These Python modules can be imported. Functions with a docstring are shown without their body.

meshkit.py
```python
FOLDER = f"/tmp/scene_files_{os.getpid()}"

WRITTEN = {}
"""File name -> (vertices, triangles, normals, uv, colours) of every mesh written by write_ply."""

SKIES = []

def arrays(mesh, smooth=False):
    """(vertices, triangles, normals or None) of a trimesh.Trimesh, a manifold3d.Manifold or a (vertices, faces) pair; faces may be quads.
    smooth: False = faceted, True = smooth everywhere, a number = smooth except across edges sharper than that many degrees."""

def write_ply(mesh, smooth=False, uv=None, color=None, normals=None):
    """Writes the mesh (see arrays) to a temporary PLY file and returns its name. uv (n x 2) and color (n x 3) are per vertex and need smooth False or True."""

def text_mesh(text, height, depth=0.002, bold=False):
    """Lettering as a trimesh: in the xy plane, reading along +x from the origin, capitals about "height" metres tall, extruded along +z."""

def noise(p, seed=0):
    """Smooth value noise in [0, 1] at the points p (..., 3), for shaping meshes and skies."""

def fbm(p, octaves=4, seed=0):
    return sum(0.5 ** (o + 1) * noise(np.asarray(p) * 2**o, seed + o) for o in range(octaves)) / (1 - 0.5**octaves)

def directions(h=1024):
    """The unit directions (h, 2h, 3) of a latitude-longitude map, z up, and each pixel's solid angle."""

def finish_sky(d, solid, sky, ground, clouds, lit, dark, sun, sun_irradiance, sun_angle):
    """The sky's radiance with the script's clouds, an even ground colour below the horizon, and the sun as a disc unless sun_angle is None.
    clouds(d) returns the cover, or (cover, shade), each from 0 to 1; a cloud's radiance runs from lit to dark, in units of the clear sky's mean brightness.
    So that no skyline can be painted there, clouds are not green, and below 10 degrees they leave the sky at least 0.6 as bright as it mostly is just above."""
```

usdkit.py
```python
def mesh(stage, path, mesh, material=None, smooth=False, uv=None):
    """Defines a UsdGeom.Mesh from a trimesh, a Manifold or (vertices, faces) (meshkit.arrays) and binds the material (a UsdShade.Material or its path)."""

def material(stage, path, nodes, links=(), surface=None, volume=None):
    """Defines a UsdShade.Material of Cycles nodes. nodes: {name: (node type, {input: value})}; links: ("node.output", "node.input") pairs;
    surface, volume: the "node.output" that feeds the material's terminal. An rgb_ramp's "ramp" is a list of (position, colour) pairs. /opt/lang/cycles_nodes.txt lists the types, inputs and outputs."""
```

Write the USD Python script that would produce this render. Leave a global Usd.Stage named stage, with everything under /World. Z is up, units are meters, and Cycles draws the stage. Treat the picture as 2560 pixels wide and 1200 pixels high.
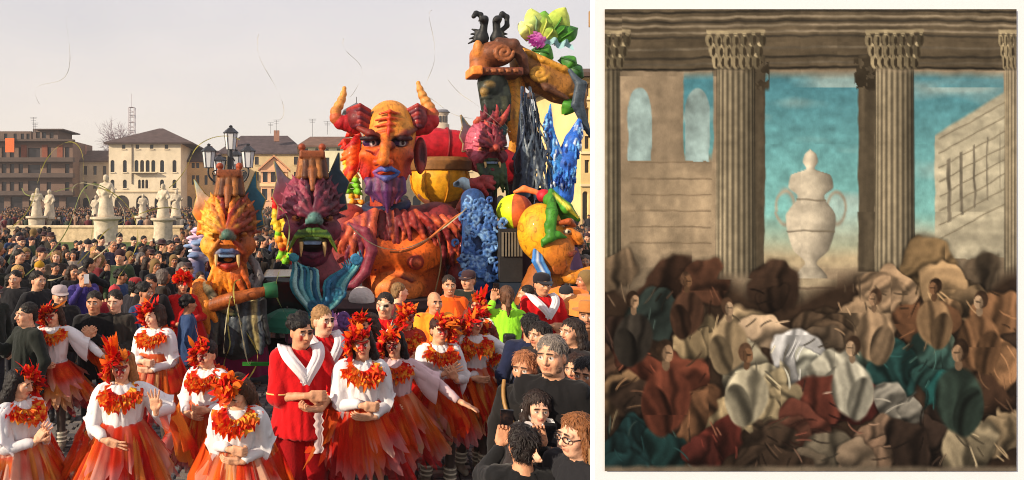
import math, random, numpy as np, trimesh, shapely, usdkit, meshkit
from shapely.geometry import Polygon, box as sbox
from pxr import Usd, UsdGeom, UsdLux, UsdShade, Gf, Sdf, Vt

stage = Usd.Stage.CreateInMemory()
UsdGeom.SetStageUpAxis(stage, 'Z'); UsdGeom.SetStageMetersPerUnit(stage, 1.0)
UsdGeom.Xform.Define(stage, '/World'); UsdGeom.Scope.Define(stage, '/World/Looks')

# ---------------------------------------------------------------- camera, sky, sun, exposure
F, CX, CY, H = 1600.0, 755.0, 500.0, 2.85      # focal length and optical axis in pixels of the 2560 x 1200 photograph, eye height in metres
cam = UsdGeom.Camera.Define(stage, '/World/camera')
cam.CreateHorizontalApertureAttr(36.0); cam.CreateVerticalApertureAttr(36.0 * 1200 / 2560)
cam.CreateFocalLengthAttr(36.0 * F / 2560)
cam.CreateHorizontalApertureOffsetAttr(36.0 * (1280 - CX) / 2560)
cam.CreateVerticalApertureOffsetAttr(36.0 * (CY - 600) / 2560)
cam.CreateClippingRangeAttr(Gf.Vec2f(0.1, 3000))
cam.AddTranslateOp().Set(Gf.Vec3d(0, 0, H)); cam.AddRotateXOp().Set(90.0)
cam.CreateExposureAttr(0.55)

SUN = np.array([-0.80, -0.42, 0.40]); SUN /= np.linalg.norm(SUN)
sun = UsdLux.DistantLight.Define(stage, '/World/sun')
sun.CreateIntensityAttr(1.15); sun.CreateAngleAttr(0.6); sun.CreateNormalizeAttr(True); sun.CreateColorAttr(Gf.Vec3f(1.0, 0.84, 0.64))
zax = Gf.Vec3d(*SUN.tolist()); xax = Gf.Cross(Gf.Vec3d(0, 0, 1), zax).GetNormalized(); yax = Gf.Cross(zax, xax)
sun.AddTransformOp().Set(Gf.Matrix4d(xax[0], xax[1], xax[2], 0, yax[0], yax[1], yax[2], 0, zax[0], zax[1], zax[2], 0, 0, 0, 0, 1))
sky = UsdLux.DomeLight.Define(stage, '/World/sky'); sky.CreateIntensityAttr(1.0)
sky.GetPrim().SetCustomDataByKey('kind', 'structure')
skym = usdkit.material(stage, '/World/Looks/sky', {
    's': ('sky_texture', dict(sky_type='single_scattering', sun_disc=False, sun_elevation=float(math.asin(SUN[2])), sun_rotation=float(math.atan2(SUN[0], SUN[1])), air_density=1.0, aerosol_density=2.0, ozone_density=1.0)),
    'tc': ('texture_coordinate', {}), 'map': ('mapping', dict(scale=(1.0, 1.0, 3.0))),
    'n': ('noise_texture', dict(scale=2.2, detail=5.0, roughness=0.55)),
    'r': ('rgb_ramp', dict(ramp=[(0.25, (0.72,) * 3), (0.75, (0.93,) * 3)])),
    'sep': ('separate_xyz', {}), 'g': ('rgb_ramp', dict(ramp=[(0.0, (.92, .83, .73)), (.12, (.88, .82, .765)), (.35, (.755, .755, .81)), (1.0, (.66, .68, .78))])), 'amp': ('mix_color', dict(blend_type='multiply', fac=1.0, a=(8.9, 8.5, 8.15), use_clamp=False)),
    'm': ('mix_color', dict(use_clamp=False)), 'b': ('background_shader', dict(strength=0.085))},
    [('tc.generated', 'map.vector'), ('map.vector', 'n.vector'), ('n.fac', 'r.fac'), ('r.color', 'm.fac'), ('s.color', 'm.a'), ('tc.generated', 'sep.vector'), ('sep.z', 'g.fac'), ('g.color', 'amp.b'), ('amp.result', 'm.b'), ('m.result', 'b.color')], surface='b.background')
UsdShade.MaterialBindingAPI.Apply(sky.GetPrim()).Bind(skym)

# ---------------------------------------------------------------- helpers
def rgb(*c):
    c = np.asarray(c[0] if len(c) == 1 else c, float) / 255.0
    return tuple(np.where(c < 0.04045, c / 12.92, ((c + 0.055) / 1.055) ** 2.4))
def W(px, py, d): return np.array([(px - CX) / F * d, d, H - (py - CY) / F * d])
def G(px, d): return ((px - CX) / F * d, d, 0.0)

used = {}
def numbered(path):
    n = used.get(path, -1) + 1
    used[path] = n
    if n == 0: return path
    p = '%s_%03d' % (path, n)
    used.setdefault(p, 0)
    return p
def tag(p, label=None, cat=None, group=None, kind=None):
    p = p.GetPrim() if hasattr(p, 'GetPrim') else p
    for k, v in (('label', label), ('category', cat), ('group', group), ('kind', kind)):
        if v: p.SetCustomDataByKey(k, v)
    return p
def thing(name, label, cat, loc=(0, 0, 0), rotz=0.0, group=None, scale=None, root='/World'):
    x = UsdGeom.Xform.Define(stage, numbered(root + '/' + name))
    x.AddTranslateOp().Set(Gf.Vec3d(*map(float, loc))); x.AddRotateZOp().Set(float(rotz))
    if scale: x.AddScaleOp().Set(Gf.Vec3f(*map(float, (scale,) * 3 if np.ndim(scale) == 0 else scale)))
    x.GetPrim().SetCustomDataByKey('base', Gf.Vec3d(*map(float, loc)))
    return tag(x, label, cat, group)
def obj(name, mesh, m, parent=None, smooth=True, col=None, label=None, cat=None, group=None, kind=None, world=False):
    """One Mesh prim. col: one colour or one per vertex, read by the materials as the primvar col. world: vertices are in world space, parent's translation is taken off."""
    if mesh is None: return None
    if isinstance(mesh, tuple): mesh = trimesh.Trimesh(*[np.asarray(a) for a in mesh[:2]], process=False)
    root = '/World' if parent is None else str((parent.GetPrim() if hasattr(parent, 'GetPrim') else parent).GetPath())
    vc = mesh.metadata.get('col') if col is None else col
    v = np.array(mesh.vertices)
    if world:
        q = stage.GetPrimAtPath(root)
        while not q.HasCustomDataKey('base'): q = q.GetParent()
        v = v - np.array(q.GetCustomDataByKey('base'))
    mm = trimesh.Trimesh(v, mesh.faces, process=False)
    path = numbered(root + '/' + name)
    if vc is not None and np.ndim(vc) == 2 and smooth not in (True, False): smooth = True
    p = usdkit.mesh(stage, path, mm, '/World/Looks/' + m, smooth=smooth)
    if vc is not None:
        vc = np.asarray(vc, np.float32)
        pv = UsdGeom.PrimvarsAPI(p)
        if vc.ndim == 1: vc = np.tile(vc, (len(p.GetPointsAttr().Get()), 1))
        pv.CreatePrimvar('col', Sdf.ValueTypeNames.Color3fArray, 'vertex').Set(Vt.Vec3fArray.FromNumpy(vc))
    return tag(p, label, cat, group, kind)
def copy_of(src, name, label, cat, loc, rotz=0.0, group=None, scale=None):
    t = thing(name, label, cat, loc, rotz, group, scale)
    t.GetReferences().AddInternalReference(src); t.SetInstanceable(True)
    return t
def merge(ms):
    """Joins meshes, keeping their colours."""
    vs, fs, cs, n = [], [], [], 0
    for m in ms:
        vs.append(np.asarray(m.vertices)); fs.append(np.asarray(m.faces) + n); n += len(m.vertices)
        c = m.metadata.get('col')
        cs.append(np.tile(np.asarray((.5, .5, .5) if c is None else c), (len(m.vertices), 1)) if c is None or np.ndim(c) == 1 else c)
    r = trimesh.Trimesh(np.vstack(vs), np.vstack(fs), process=False); r.metadata['col'] = np.vstack(cs)
    return r
def colored(m, c): m.metadata['col'] = np.asarray(c, float); return m
def bx(x0, x1, y0, y1, z0, z1, c=None):
    m = trimesh.creation.box([x1 - x0, y1 - y0, z1 - z0]); m.apply_translation([(x0 + x1) / 2, (y0 + y1) / 2, (z0 + z1) / 2])
    if c is not None: m.metadata['col'] = np.asarray(c, float)
    return m
def rotm(yaw=0, pitch=0, roll=0):
    """yaw about z, then pitch about x, then roll about y, in degrees."""
    a, b, c = np.radians([yaw, pitch, roll])
    Z = np.array([[math.cos(a), -math.sin(a), 0], [math.sin(a), math.cos(a), 0], [0, 0, 1]])
    X = np.array([[1, 0, 0], [0, math.cos(b), -math.sin(b)], [0, math.sin(b), math.cos(b)]])
    Y = np.array([[math.cos(c), 0, math.sin(c)], [0, 1, 0], [-math.sin(c), 0, math.cos(c)]])
    return Z @ X @ Y
def moved(m, R=None, t=(0, 0, 0), s=1.0):
    v = np.asarray(m.vertices) * s
    if R is not None: v = v @ np.asarray(R).T
    r = trimesh.Trimesh(v + np.asarray(t), m.faces, process=False); r.metadata['col'] = m.metadata.get('col')
    return r
def unit(v): v = np.asarray(v, float); return v / (np.linalg.norm(v) + 1e-12)
def tube(pts, radii, n=8, c=None, closed_ends=True):
    p = np.asarray(pts, float); r = np.broadcast_to(np.asarray(radii, float), (len(p),))
    t = np.gradient(p, axis=0); t /= np.linalg.norm(t, axis=1, keepdims=True) + 1e-12
    a = np.cross(t, [0.31, 0.2, 0.93]); a /= np.linalg.norm(a, axis=1, keepdims=True) + 1e-12
    b = np.cross(t, a); an = np.arange(n) * 2 * np.pi / n
    v = (p[:, None] + r[:, None, None] * (np.cos(an)[None, :, None] * a[:, None] + np.sin(an)[None, :, None] * b[:, None])).reshape(-1, 3)
    f = []
    for i in range(len(p) - 1):
        for j in range(n):
            k = (j + 1) % n; f += [[i * n + j, i * n + k, (i + 1) * n + k], [i * n + j, (i + 1) * n + k, (i + 1) * n + j]]
    if closed_ends:
        v = np.vstack([v, p[:1], p[-1:]]); e = len(v)
        for j in range(n):
            k = (j + 1) % n; f += [[e - 2, k, j], [e - 1, (len(p) - 1) * n + j, (len(p) - 1) * n + k]]
    m = trimesh.Trimesh(v, np.array(f), process=False)
    if c is not None: m.metadata['col'] = np.asarray(c, float)
    return m
def spline(pts, n=24):
    from scipy.interpolate import CubicSpline
    p = np.asarray(pts, float); t = np.r_[0, np.cumsum(np.linalg.norm(np.diff(p, axis=0), axis=1) + 1e-9)]
    return CubicSpline(t, p)(np.linspace(0, t[-1], n))
def lathe(profile, n=20, c=None):
    """profile: (radius, z) pairs from bottom to top."""
    p = np.asarray(profile, float); an = np.arange(n) * 2 * np.pi / n
    v = np.stack([p[:, None, 0] * np.cos(an), p[:, None, 0] * np.sin(an), np.repeat(p[:, 1:2], n, 1)], -1).reshape(-1, 3)
    i, j = np.meshgrid(np.arange(len(p) - 1), np.arange(n), indexing='ij'); k = (j + 1) % n
    q = np.stack([i * n + j, i * n + k, (i + 1) * n + k, (i + 1) * n + j], -1).reshape(-1, 4)
    m = trimesh.Trimesh(v, np.vstack([q[:, [0, 1, 2]], q[:, [0, 2, 3]]]), process=False)
    if c is not None: m.metadata['col'] = np.asarray(c, float)
    return m
def sheet(grid, c=None):
    """A cloth from an (n, m, 3) grid of points."""
    n, m = grid.shape[:2]; i, j = np.meshgrid(np.arange(n - 1), np.arange(m - 1), indexing='ij')
    q = np.stack([i * m + j, i * m + j + 1, (i + 1) * m + j + 1, (i + 1) * m + j], -1).reshape(-1, 4)
    r = trimesh.Trimesh(grid.reshape(-1, 3), np.vstack([q[:, [0, 1, 2]], q[:, [0, 2, 3]]]), process=False)
    if c is not None: r.metadata['col'] = np.asarray(c, float).reshape(-1, 3) if np.ndim(c) > 1 else np.asarray(c, float)
    return r
def petal(L_, w, bend, c0, c1, q=None, n=5):
    """A curved leaf-shaped petal along +z."""
    t = np.linspace(0, 1, n)[:, None]; s_ = np.linspace(-1, 1, 3)[None, :]; wd = w * np.sin(np.pi * np.clip(t * .88 + .1, 0, 1)) ** .8
    g = np.stack([wd * s_, bend * L_ * t ** 2 + .25 * wd * np.abs(s_), L_ * t * np.ones_like(s_)], -1)
    return sheet(g, (np.asarray(c0) * (1 - t[..., None]) + np.asarray(c1) * t[..., None]) * np.ones((n, 3, 1)))
def fb(p, sc, o=3, seed=0): return meshkit.fbm(np.asarray(p) * sc, o, seed)

# ---------------------------------------------------------------- sculpting: smooth unions of distance fields, meshed by surface nets
BIG = 1e3
class Sculpt:
    def __init__(s): s.p = []
    def _add(s, fn, lo, hi, col, k, op): s.p.append((fn, np.asarray(lo, np.float32), np.asarray(hi, np.float32), None if col is None else np.asarray(col, np.float32), max(k, 1e-5), op)); return s
    def ell(s, c, r, col=None, k=.01, op='+', R=None):
        c, r = np.asarray(c, np.float32), np.asarray(np.broadcast_to(r, 3), np.float32); R = None if R is None else np.asarray(R, np.float32)
        def fn(P):
            q = P - c
            if R is not None: q = q @ R
            a = np.linalg.norm(q / r, axis=1); b = np.linalg.norm(q / (r * r), axis=1)
            return a * (a - 1) / np.maximum(b, 1e-6)
        m = r if R is None else np.full(3, r.max())
        return s._add(fn, c - m, c + m, col, k, op)
    def cap(s, a, b, ra, rb=None, col=None, k=.01, op='+'):
        a, b = np.asarray(a, np.float32), np.asarray(b, np.float32); rb = ra if rb is None else rb; ba = b - a; L = float(ba @ ba) + 1e-12
        def fn(P):
            q = P - a; h = np.clip(q @ ba / L, 0, 1)
            return np.linalg.norm(q - h[:, None] * ba, axis=1) - (ra + (rb - ra) * h)
        m = max(ra, rb)
        return s._add(fn, np.minimum(a, b) - m, np.maximum(a, b) + m, col, k, op)
    def path(s, pts, rr, col=None, k=.01, op='+', cols=None):
        rr = np.broadcast_to(rr, len(pts))
        for i in range(len(pts) - 1):
            s.cap(pts[i], pts[i + 1], float(rr[i]), float(rr[i + 1]), cols[i] if cols is not None else col, k, op)
        return s
    def box(s, c, half, rnd=.0, col=None, k=.01, op='+', R=None):
        c, half = np.asarray(c, np.float32), np.asarray(half, np.float32); R = None if R is None else np.asarray(R, np.float32)
        def fn(P):
            q = P - c
            if R is not None: q = q @ R
            q = np.abs(q) - (half - rnd)
            return np.linalg.norm(np.maximum(q, 0), axis=1) + np.minimum(q.max(1), 0) - rnd
        m = half if R is None else np.full(3, np.linalg.norm(half))
        return s._add(fn, c - m, c + m, col, k, op)
    def eval(s, P, margin, color=False):
        n = len(P); D = np.full(n, BIG, np.float32); C = np.full((n, 3), .5, np.float32) if color else None
        for fn, lo, hi, col, k, op in s.p:
            if op == 'p' and not color: continue
            i = np.nonzero(((P > lo - (margin + k)) & (P < hi + (margin + k))).all(1))[0]
            if not len(i): continue
            e = fn(P[i]).astype(np.float32); d = D[i]
            if op == '+':
                h = np.clip(.5 + .5 * (d - e) / k, 0, 1); D[i] = d * (1 - h) + e * h - k * h * (1 - h)
            elif op == '-':
                h = np.clip(.5 - .5 * (d + e) / k, 0, 1); D[i] = d * (1 - h) - e * h + k * h * (1 - h)
            else: h = np.clip(.5 - e / k, 0, 1)
            if color and col is not None: C[i] += h[:, None] * (col - C[i])
        return (D, C) if color else D
    def mesh(s, h, disp=None, shade=None):
        ad = [p for p in s.p if p[5] == '+']
        lo = np.min([p[1] - p[4] * .3 for p in ad], 0) - 3 * h; hi = np.max([p[2] + p[4] * .3 for p in ad], 0) + 3 * h
        n = np.maximum(np.ceil((hi - lo) / h / 4).astype(int), 1); B = 4
        g = np.stack(np.meshgrid(*[np.arange(k + 1) for k in n], indexing='ij'), -1)
        cd = s.eval((lo + g.reshape(-1, 3) * (h * B)).astype(np.float32), 3.2 * h * B).reshape(n + 1)
        near = np.abs(cd) < 2.3 * h * B
        act = np.zeros(n, bool)
        for a, b, c in np.ndindex(2, 2, 2): act |= near[a:a + n[0], b:b + n[1], c:c + n[2]]
        N = n * B + 1
        up = np.repeat(np.repeat(np.repeat(cd[:-1, :-1, :-1], B, 0), B, 1), B, 2)
        D = np.full(N, BIG, np.float32); D[:-1, :-1, :-1] = up
        need = np.zeros(N, bool); a3 = np.repeat(np.repeat(np.repeat(act, B, 0), B, 1), B, 2)
        for a, b, c in np.ndindex(2, 2, 2): need[a:N[0] - 1 + a, b:N[1] - 1 + b, c:N[2] - 1 + c] |= a3
        ix = np.argwhere(need)
        D[need] = s.eval((lo + ix * h).astype(np.float32), 3 * h)
        v, f = surfnet(D); v = lo + v * h
        if not len(v): return None
        _, C = s.eval(v.astype(np.float32), 6 * h, True)
        m = trimesh.Trimesh(v, f, process=False)
        if disp is not None or shade is not None:
            nn = meshkit.arrays(m, True)[2]
            if disp is not None: m = trimesh.Trimesh(v + nn * np.asarray(disp(v))[:, None], f, process=False)
            if shade is not None: C = shade(v, nn, C)
        m.metadata['col'] = C
        return m
def surfnet(D):
    S = D < 0; a, b, c = D.shape; cnt = np.zeros((a - 1, b - 1, c - 1), np.int8)
    for o in np.ndindex(2, 2, 2): cnt += S[o[0]:a - 1 + o[0], o[1]:b - 1 + o[1], o[2]:c - 1 + o[2]]
    act = (cnt > 0) & (cnt < 8); cells = np.argwhere(act); idx = np.full(act.shape, -1, np.int64); idx[act] = np.arange(len(cells))
    P = np.zeros((len(cells), 3)); K = np.zeros(len(cells))
    off = [np.array(o) for o in np.ndindex(2, 2, 2)]
    val = {tuple(o): D[tuple((cells + o).T)] for o in off}
    for o in off:
        for ax in range(3):
            if o[ax]: continue
            q = o.copy(); q[ax] = 1; x, y = val[tuple(o)], val[tuple(q)]; ch = (x < 0) != (y < 0)
            t = np.clip(np.where(ch, x / np.where(ch, x - y, 1), 0), 0, 1)
            pt = np.tile(o.astype(float), (len(cells), 1)); pt[:, ax] += t
            P += pt * ch[:, None]; K += ch
    V = cells + P / np.maximum(K, 1)[:, None]; Fs = []
    for ax in range(3):
        u, w = [(1, 2), (2, 0), (0, 1)][ax]
        s0 = [slice(None)] * 3; s1 = [slice(None)] * 3; s0[ax] = slice(0, -1); s1[ax] = slice(1, None)
        A, Bq = S[tuple(s0)], S[tuple(s1)]
        e = np.argwhere(A != Bq)
        e = e[(e[:, u] > 0) & (e[:, w] > 0) & (e[:, u] < D.shape[u] - 1) & (e[:, w] < D.shape[w] - 1)]
        if not len(e): continue
        def id_(du, dw):
            q = e.copy(); q[:, u] -= du; q[:, w] -= dw; return idx[tuple(q.T)]
        q = np.stack([id_(1, 1), id_(0, 1), id_(0, 0), id_(1, 0)], 1)
        inside = A[tuple(e.T)]; q[~inside] = q[~inside][:, ::-1]
        Fs.append(q)
    q = np.vstack(Fs)
    return V, np.vstack([q[:, [0, 1, 2]], q[:, [0, 2, 3]]])

# ---------------------------------------------------------------- materials
L = '/World/Looks/'
def look(name, rough=.8, spec=.3, bump=0.0, bscale=60.0, vary=.15, vscale=6.0, sheen=0.0, trans=0.0, coat=0.0, col=None, tone=None, metal=0.0, sss=0.0, sheer=0.0, stretch=(1, 1, 1)):
    """A procedural material: the object's own colour (primvar col, or col), broken up by noise, with a fine relief."""
    n = {'tc': ('texture_coordinate', {}), 'map': ('mapping', dict(scale=stretch)), 'n': ('noise_texture', dict(scale=vscale, detail=5.0, roughness=.6)),
         'r': ('rgb_ramp', dict(ramp=[(.3, (1 - vary,) * 3), (.7, (1 + vary * .6,) * 3)])),
         'mul': ('mix_color', dict(blend_type='multiply', fac=1.0, use_clamp=False, b=(1, 1, 1))),
         'p': ('principled_bsdf', dict(roughness=rough, specular_ior_level=spec, sheen_weight=sheen, coat_weight=coat, metallic=metal, subsurface_weight=sss, subsurface_scale=.01))}
    k = [('tc.object', 'map.vector'), ('map.vector', 'n.vector'), ('n.fac', 'r.fac'), ('r.color', 'mul.b'), ('mul.result', 'p.base_color')]
    if col is None: n['a'] = ('attribute', dict(attribute='col')); k.append(('a.color', 'mul.a'))
    elif tone is not None:
        n['n2'] = ('noise_texture', dict(scale=vscale * .17, detail=3.0)); n['mx'] = ('mix_color', dict(a=col, b=tone)); k += [('map.vector', 'n2.vector'), ('n2.fac', 'mx.fac'), ('mx.result', 'mul.a')]
    else: n['mul'][1]['a'] = col
    if bump:
        n['bn'] = ('noise_texture', dict(scale=bscale, detail=4.0)); n['bu'] = ('bump', dict(strength=bump, distance=.01)); k += [('map.vector', 'bn.vector'), ('bn.fac', 'bu.height'), ('bu.normal', 'p.normal')]
    out = 'p.BSDF'
    if trans:
        if sheer: n['tr'] = ('transparent_bsdf', {}); n['mix2'] = ('mix_closure', dict(fac=sheer))
        n['t'] = ('translucent_bsdf', {}); n['mix'] = ('mix_closure', dict(fac=trans)); k += [('mul.result', 't.color'), ('p.BSDF', 'mix.closure1'), ('t.BSDF', 'mix.closure2')]; out = 'mix.closure'
        if sheer: k += [('mix.closure', 'mix2.closure1'), ('tr.BSDF', 'mix2.closure2')]; out = 'mix2.closure'
    usdkit.material(stage, L + name, n, k, surface=out)
look('paint', rough=.55, spec=.3, bump=.75, bscale=11, vary=.38, vscale=6, coat=.03)
look('matte_paint', rough=.75, spec=.2, bump=.3, bscale=25, vary=.2)
look('cloth', rough=.9, spec=.15, bump=.4, bscale=45, vary=.12, sheen=.1)
look('linen', rough=.85, spec=.1, bump=.5, bscale=26, vary=.07, trans=.22, stretch=(1, 1, .35))
look('tulle', rough=.7, spec=.2, bump=.35, bscale=40, vary=.2, vscale=9, trans=.45, sheer=.34, stretch=(1, 1, .25))
look('petal', rough=.65, spec=.2, vary=.2, vscale=20, trans=.35)
look('skin', rough=.58, spec=.3, bump=.25, bscale=90, vary=.2, vscale=30)
look('hair', rough=.6, spec=.3, bump=.9, bscale=90, vary=.55, vscale=60, stretch=(1, 1, .15))
look('gloss', rough=.12, spec=.6, vary=.05)
look('leather', rough=.45, spec=.4, bump=.3, bscale=60, vary=.2)
look('foliage', rough=.6, spec=.3, vary=.3, vscale=3, trans=.25)
look('stone', rough=.85, spec=.2, bump=.5, bscale=18, vary=.3, vscale=3.5)
look('stucco', rough=.92, spec=.1, bump=.3, bscale=3, vary=.2, vscale=.35)
look('roof_tile', rough=.85, spec=.15, bump=.5, bscale=2.5, vary=.35, vscale=.9)
look('pane', rough=.25, spec=.5, vary=.3, vscale=.2)
look('iron', rough=.5, spec=.5, vary=.2, bump=.2)
look('streamer', rough=.7, spec=.2, vary=.1, trans=.4)
look('canvas', rough=.85, spec=.08, bump=.12, bscale=120, vary=.06, vscale=60)
look('board_paint', rough=.6, spec=.25, vary=.03, vscale=2)
# ================================================================ THE SETTING
R = np.random.default_rng(7)
ground = tag(UsdGeom.Xform.Define(stage, '/World/ground'), kind='structure'); ground.GetPrim().SetCustomDataByKey('base', Gf.Vec3d(0, 0, 0))
used['/World/ground'] = 0
look('asphalt', rough=.9, spec=.25, bump=.6, bscale=20, vary=.35, vscale=1.3, col=(.045, .045, .05), tone=(.085, .08, .078))
look('cobble_stone', rough=.7, spec=.35, bump=.5, bscale=60, vary=.3, vscale=8)
obj('paving', bx(-420, 420, -60, 640, -.5, -.03), 'asphalt', ground, smooth=False)
cob = trimesh.creation.box([.135, .105, .06]); cv = cob.vertices.copy(); cv[cv[:, 2] > 0, :2] *= .84; cob.vertices = cv
cobs = []
for r_ in range(34):
    y = 6.15 + r_ * .117
    half = (760 / F) * y
    for c_ in range(int(2 * half / .147) + 1):
        x = -half + c_ * .147 + (r_ % 2) * .07
        cobs.append((x + R.normal(0, .004), y + R.normal(0, .004), -.035 + R.normal(0, .004), R.normal(0, 3)))
cobs.sort(key=lambda c: c[1])
tones = [rgb(96, 92, 92), rgb(112, 106, 104), rgb(82, 80, 84), rgb(120, 112, 106)]
rest = []
for i, (x, y, z, a) in enumerate(cobs):
    m = moved(cob, rotm(a), (x, y, z)); t = tones[int(R.integers(4))]
    if i % 4 == 0 and i < 1200: obj('cobble', m, 'cobble_stone', ground, smooth=False, col=t)
    else: rest.append(colored(m, t))
obj('cobble_paving', merge(rest), 'cobble_stone', ground, smooth=False, kind='stuff')
lawn = obj('lawn', bx(-22, 2, 22, 44, -.2, .02), 'foliage', smooth=False, col=rgb(86, 108, 52)); tag(lawn, 'green lawn of the square seen between the spectators', 'grass', kind='stuff')

# ---- buildings round the square
def ring(x0, x1, z0, z1, arch=False):
    if not arch: return sbox(x0, z0, x1, z1)
    r = (x1 - x0) / 2; a = np.linspace(0, np.pi, 9)
    return Polygon([(x0, z0), (x1, z0)] + [(x0 + r + r * math.cos(t), z1 - r + r * math.sin(t)) for t in a])
def wall_mesh(poly, y0, th):
    g = [poly] if poly.geom_type == 'Polygon' else list(poly.geoms)
    ms = []
    for p in g:
        m = trimesh.creation.extrude_polygon(p, th, engine='earcut'); v = m.vertices.copy()
        m = trimesh.Trimesh(np.stack([v[:, 0], y0 + th - v[:, 2], v[:, 1]], 1), m.faces, process=False); ms.append(m)
    return trimesh.util.concatenate(ms)
def X_(px, d): return (px - CX) / F * d
def Z_(py, d): return H - (py - CY) / F * d
SHUT = [rgb(52, 50, 52), rgb(66, 58, 54), rgb(46, 52, 60)]
def block(t, px0, px1, py0, d, wins, color, depth=12, py1=None, poly=None, pane=None, frames=True):
    """A house front standing at distance d with real openings, panes set back in them and the body of the house behind. wins: (px0, px1, py0, py1, arched)."""
    x0, x1, z1 = X_(px0, d), X_(px1, d), Z_(py0, d); z0 = 0 if py1 is None else Z_(py1, d)
    p = poly if poly is not None else sbox(x0, z0, x1, z1)
    holes = [ring(X_(a, d), X_(b, d), max(Z_(e, d), z0 - .2), Z_(c, d), ar) for a, b, c, e, ar in wins]
    front = p.difference(shapely.union_all(holes)) if holes else p
    obj('wall', wall_mesh(front, d, .5), 'stucco', t, smooth=False, col=color, world=True)
    obj('house_body', bx(x0 + .01, x1 - .01, d + .502, d + depth, z0, z1 - .02), 'stucco', t, smooth=False, col=color, world=True)
    if depth > 8: obj('cornice', bx(x0 - .25, x1 + .25, d - .32, d - .002, z1 - .45, z1 - .12), 'stucco', t, smooth=False, col=tuple(np.array(color) * .85), world=True)
    for h in holes:
        c = SHUT[int(R.integers(3))] if pane is None else pane
        w = obj('window', wall_mesh(h.buffer(-.01), d + .3, .15), 'pane', t, smooth=False, col=c, world=True)
        bxs = h.bounds; wd = bxs[2] - bxs[0]
        if frames and wd > .7 and wd < 3: obj('sill', bx(bxs[0] - .15, bxs[2] + .15, d - .18, d + .02, bxs[1] - .17, bxs[1] - .02), 'stucco', w, smooth=False, col=tuple(np.array(color) * 1.1), world=True)
    return x0, x1, z0, z1
def hip(t, x0, x1, y0, y1, z0, zr, ridge=.3, over=.6, col=rgb(96, 74, 66), name='roof'):
    x0, x1, y0, y1 = x0 - over, x1 + over, y0 - over, y1 + over; ym = (y0 + y1) / 2; w = (x1 - x0) * ridge / 2; xm = (x0 + x1) / 2
    v = [[x0, y0, z0], [x1, y0, z0], [x1, y1, z0], [x0, y1, z0], [xm - w, ym, zr], [xm + w, ym, zr]]
    v = v + [[a, b, z0 - .3] for a, b, _ in v[:4]]
    f = [[0, 1, 5], [0, 5, 4], [1, 2, 5], [2, 3, 4], [2, 4, 5], [3, 0, 4], [6, 7, 1], [6, 1, 0], [7, 8, 2], [7, 2, 1], [8, 9, 3], [8, 3, 2], [9, 6, 0], [9, 0, 3], [9, 8, 7], [9, 7, 6]]
    return obj(name, trimesh.Trimesh(v, f, process=False), 'roof_tile', t, smooth=False, col=col, world=True)
def chimney(t, px, py0, py1, d, w=.8, col=rgb(150, 110, 92)):
    x = X_(px, d); obj('chimney', bx(x - w / 2, x + w / 2, d + 3, d + 3 + w, Z_(py1, d), Z_(py0, d)), 'stucco', t, smooth=False, col=col, world=True)
def grid(xs, w, rows, arch=False): return [(x - w / 2, x + w / 2, a, b, arch) for a, b in rows for x in xs]
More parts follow.
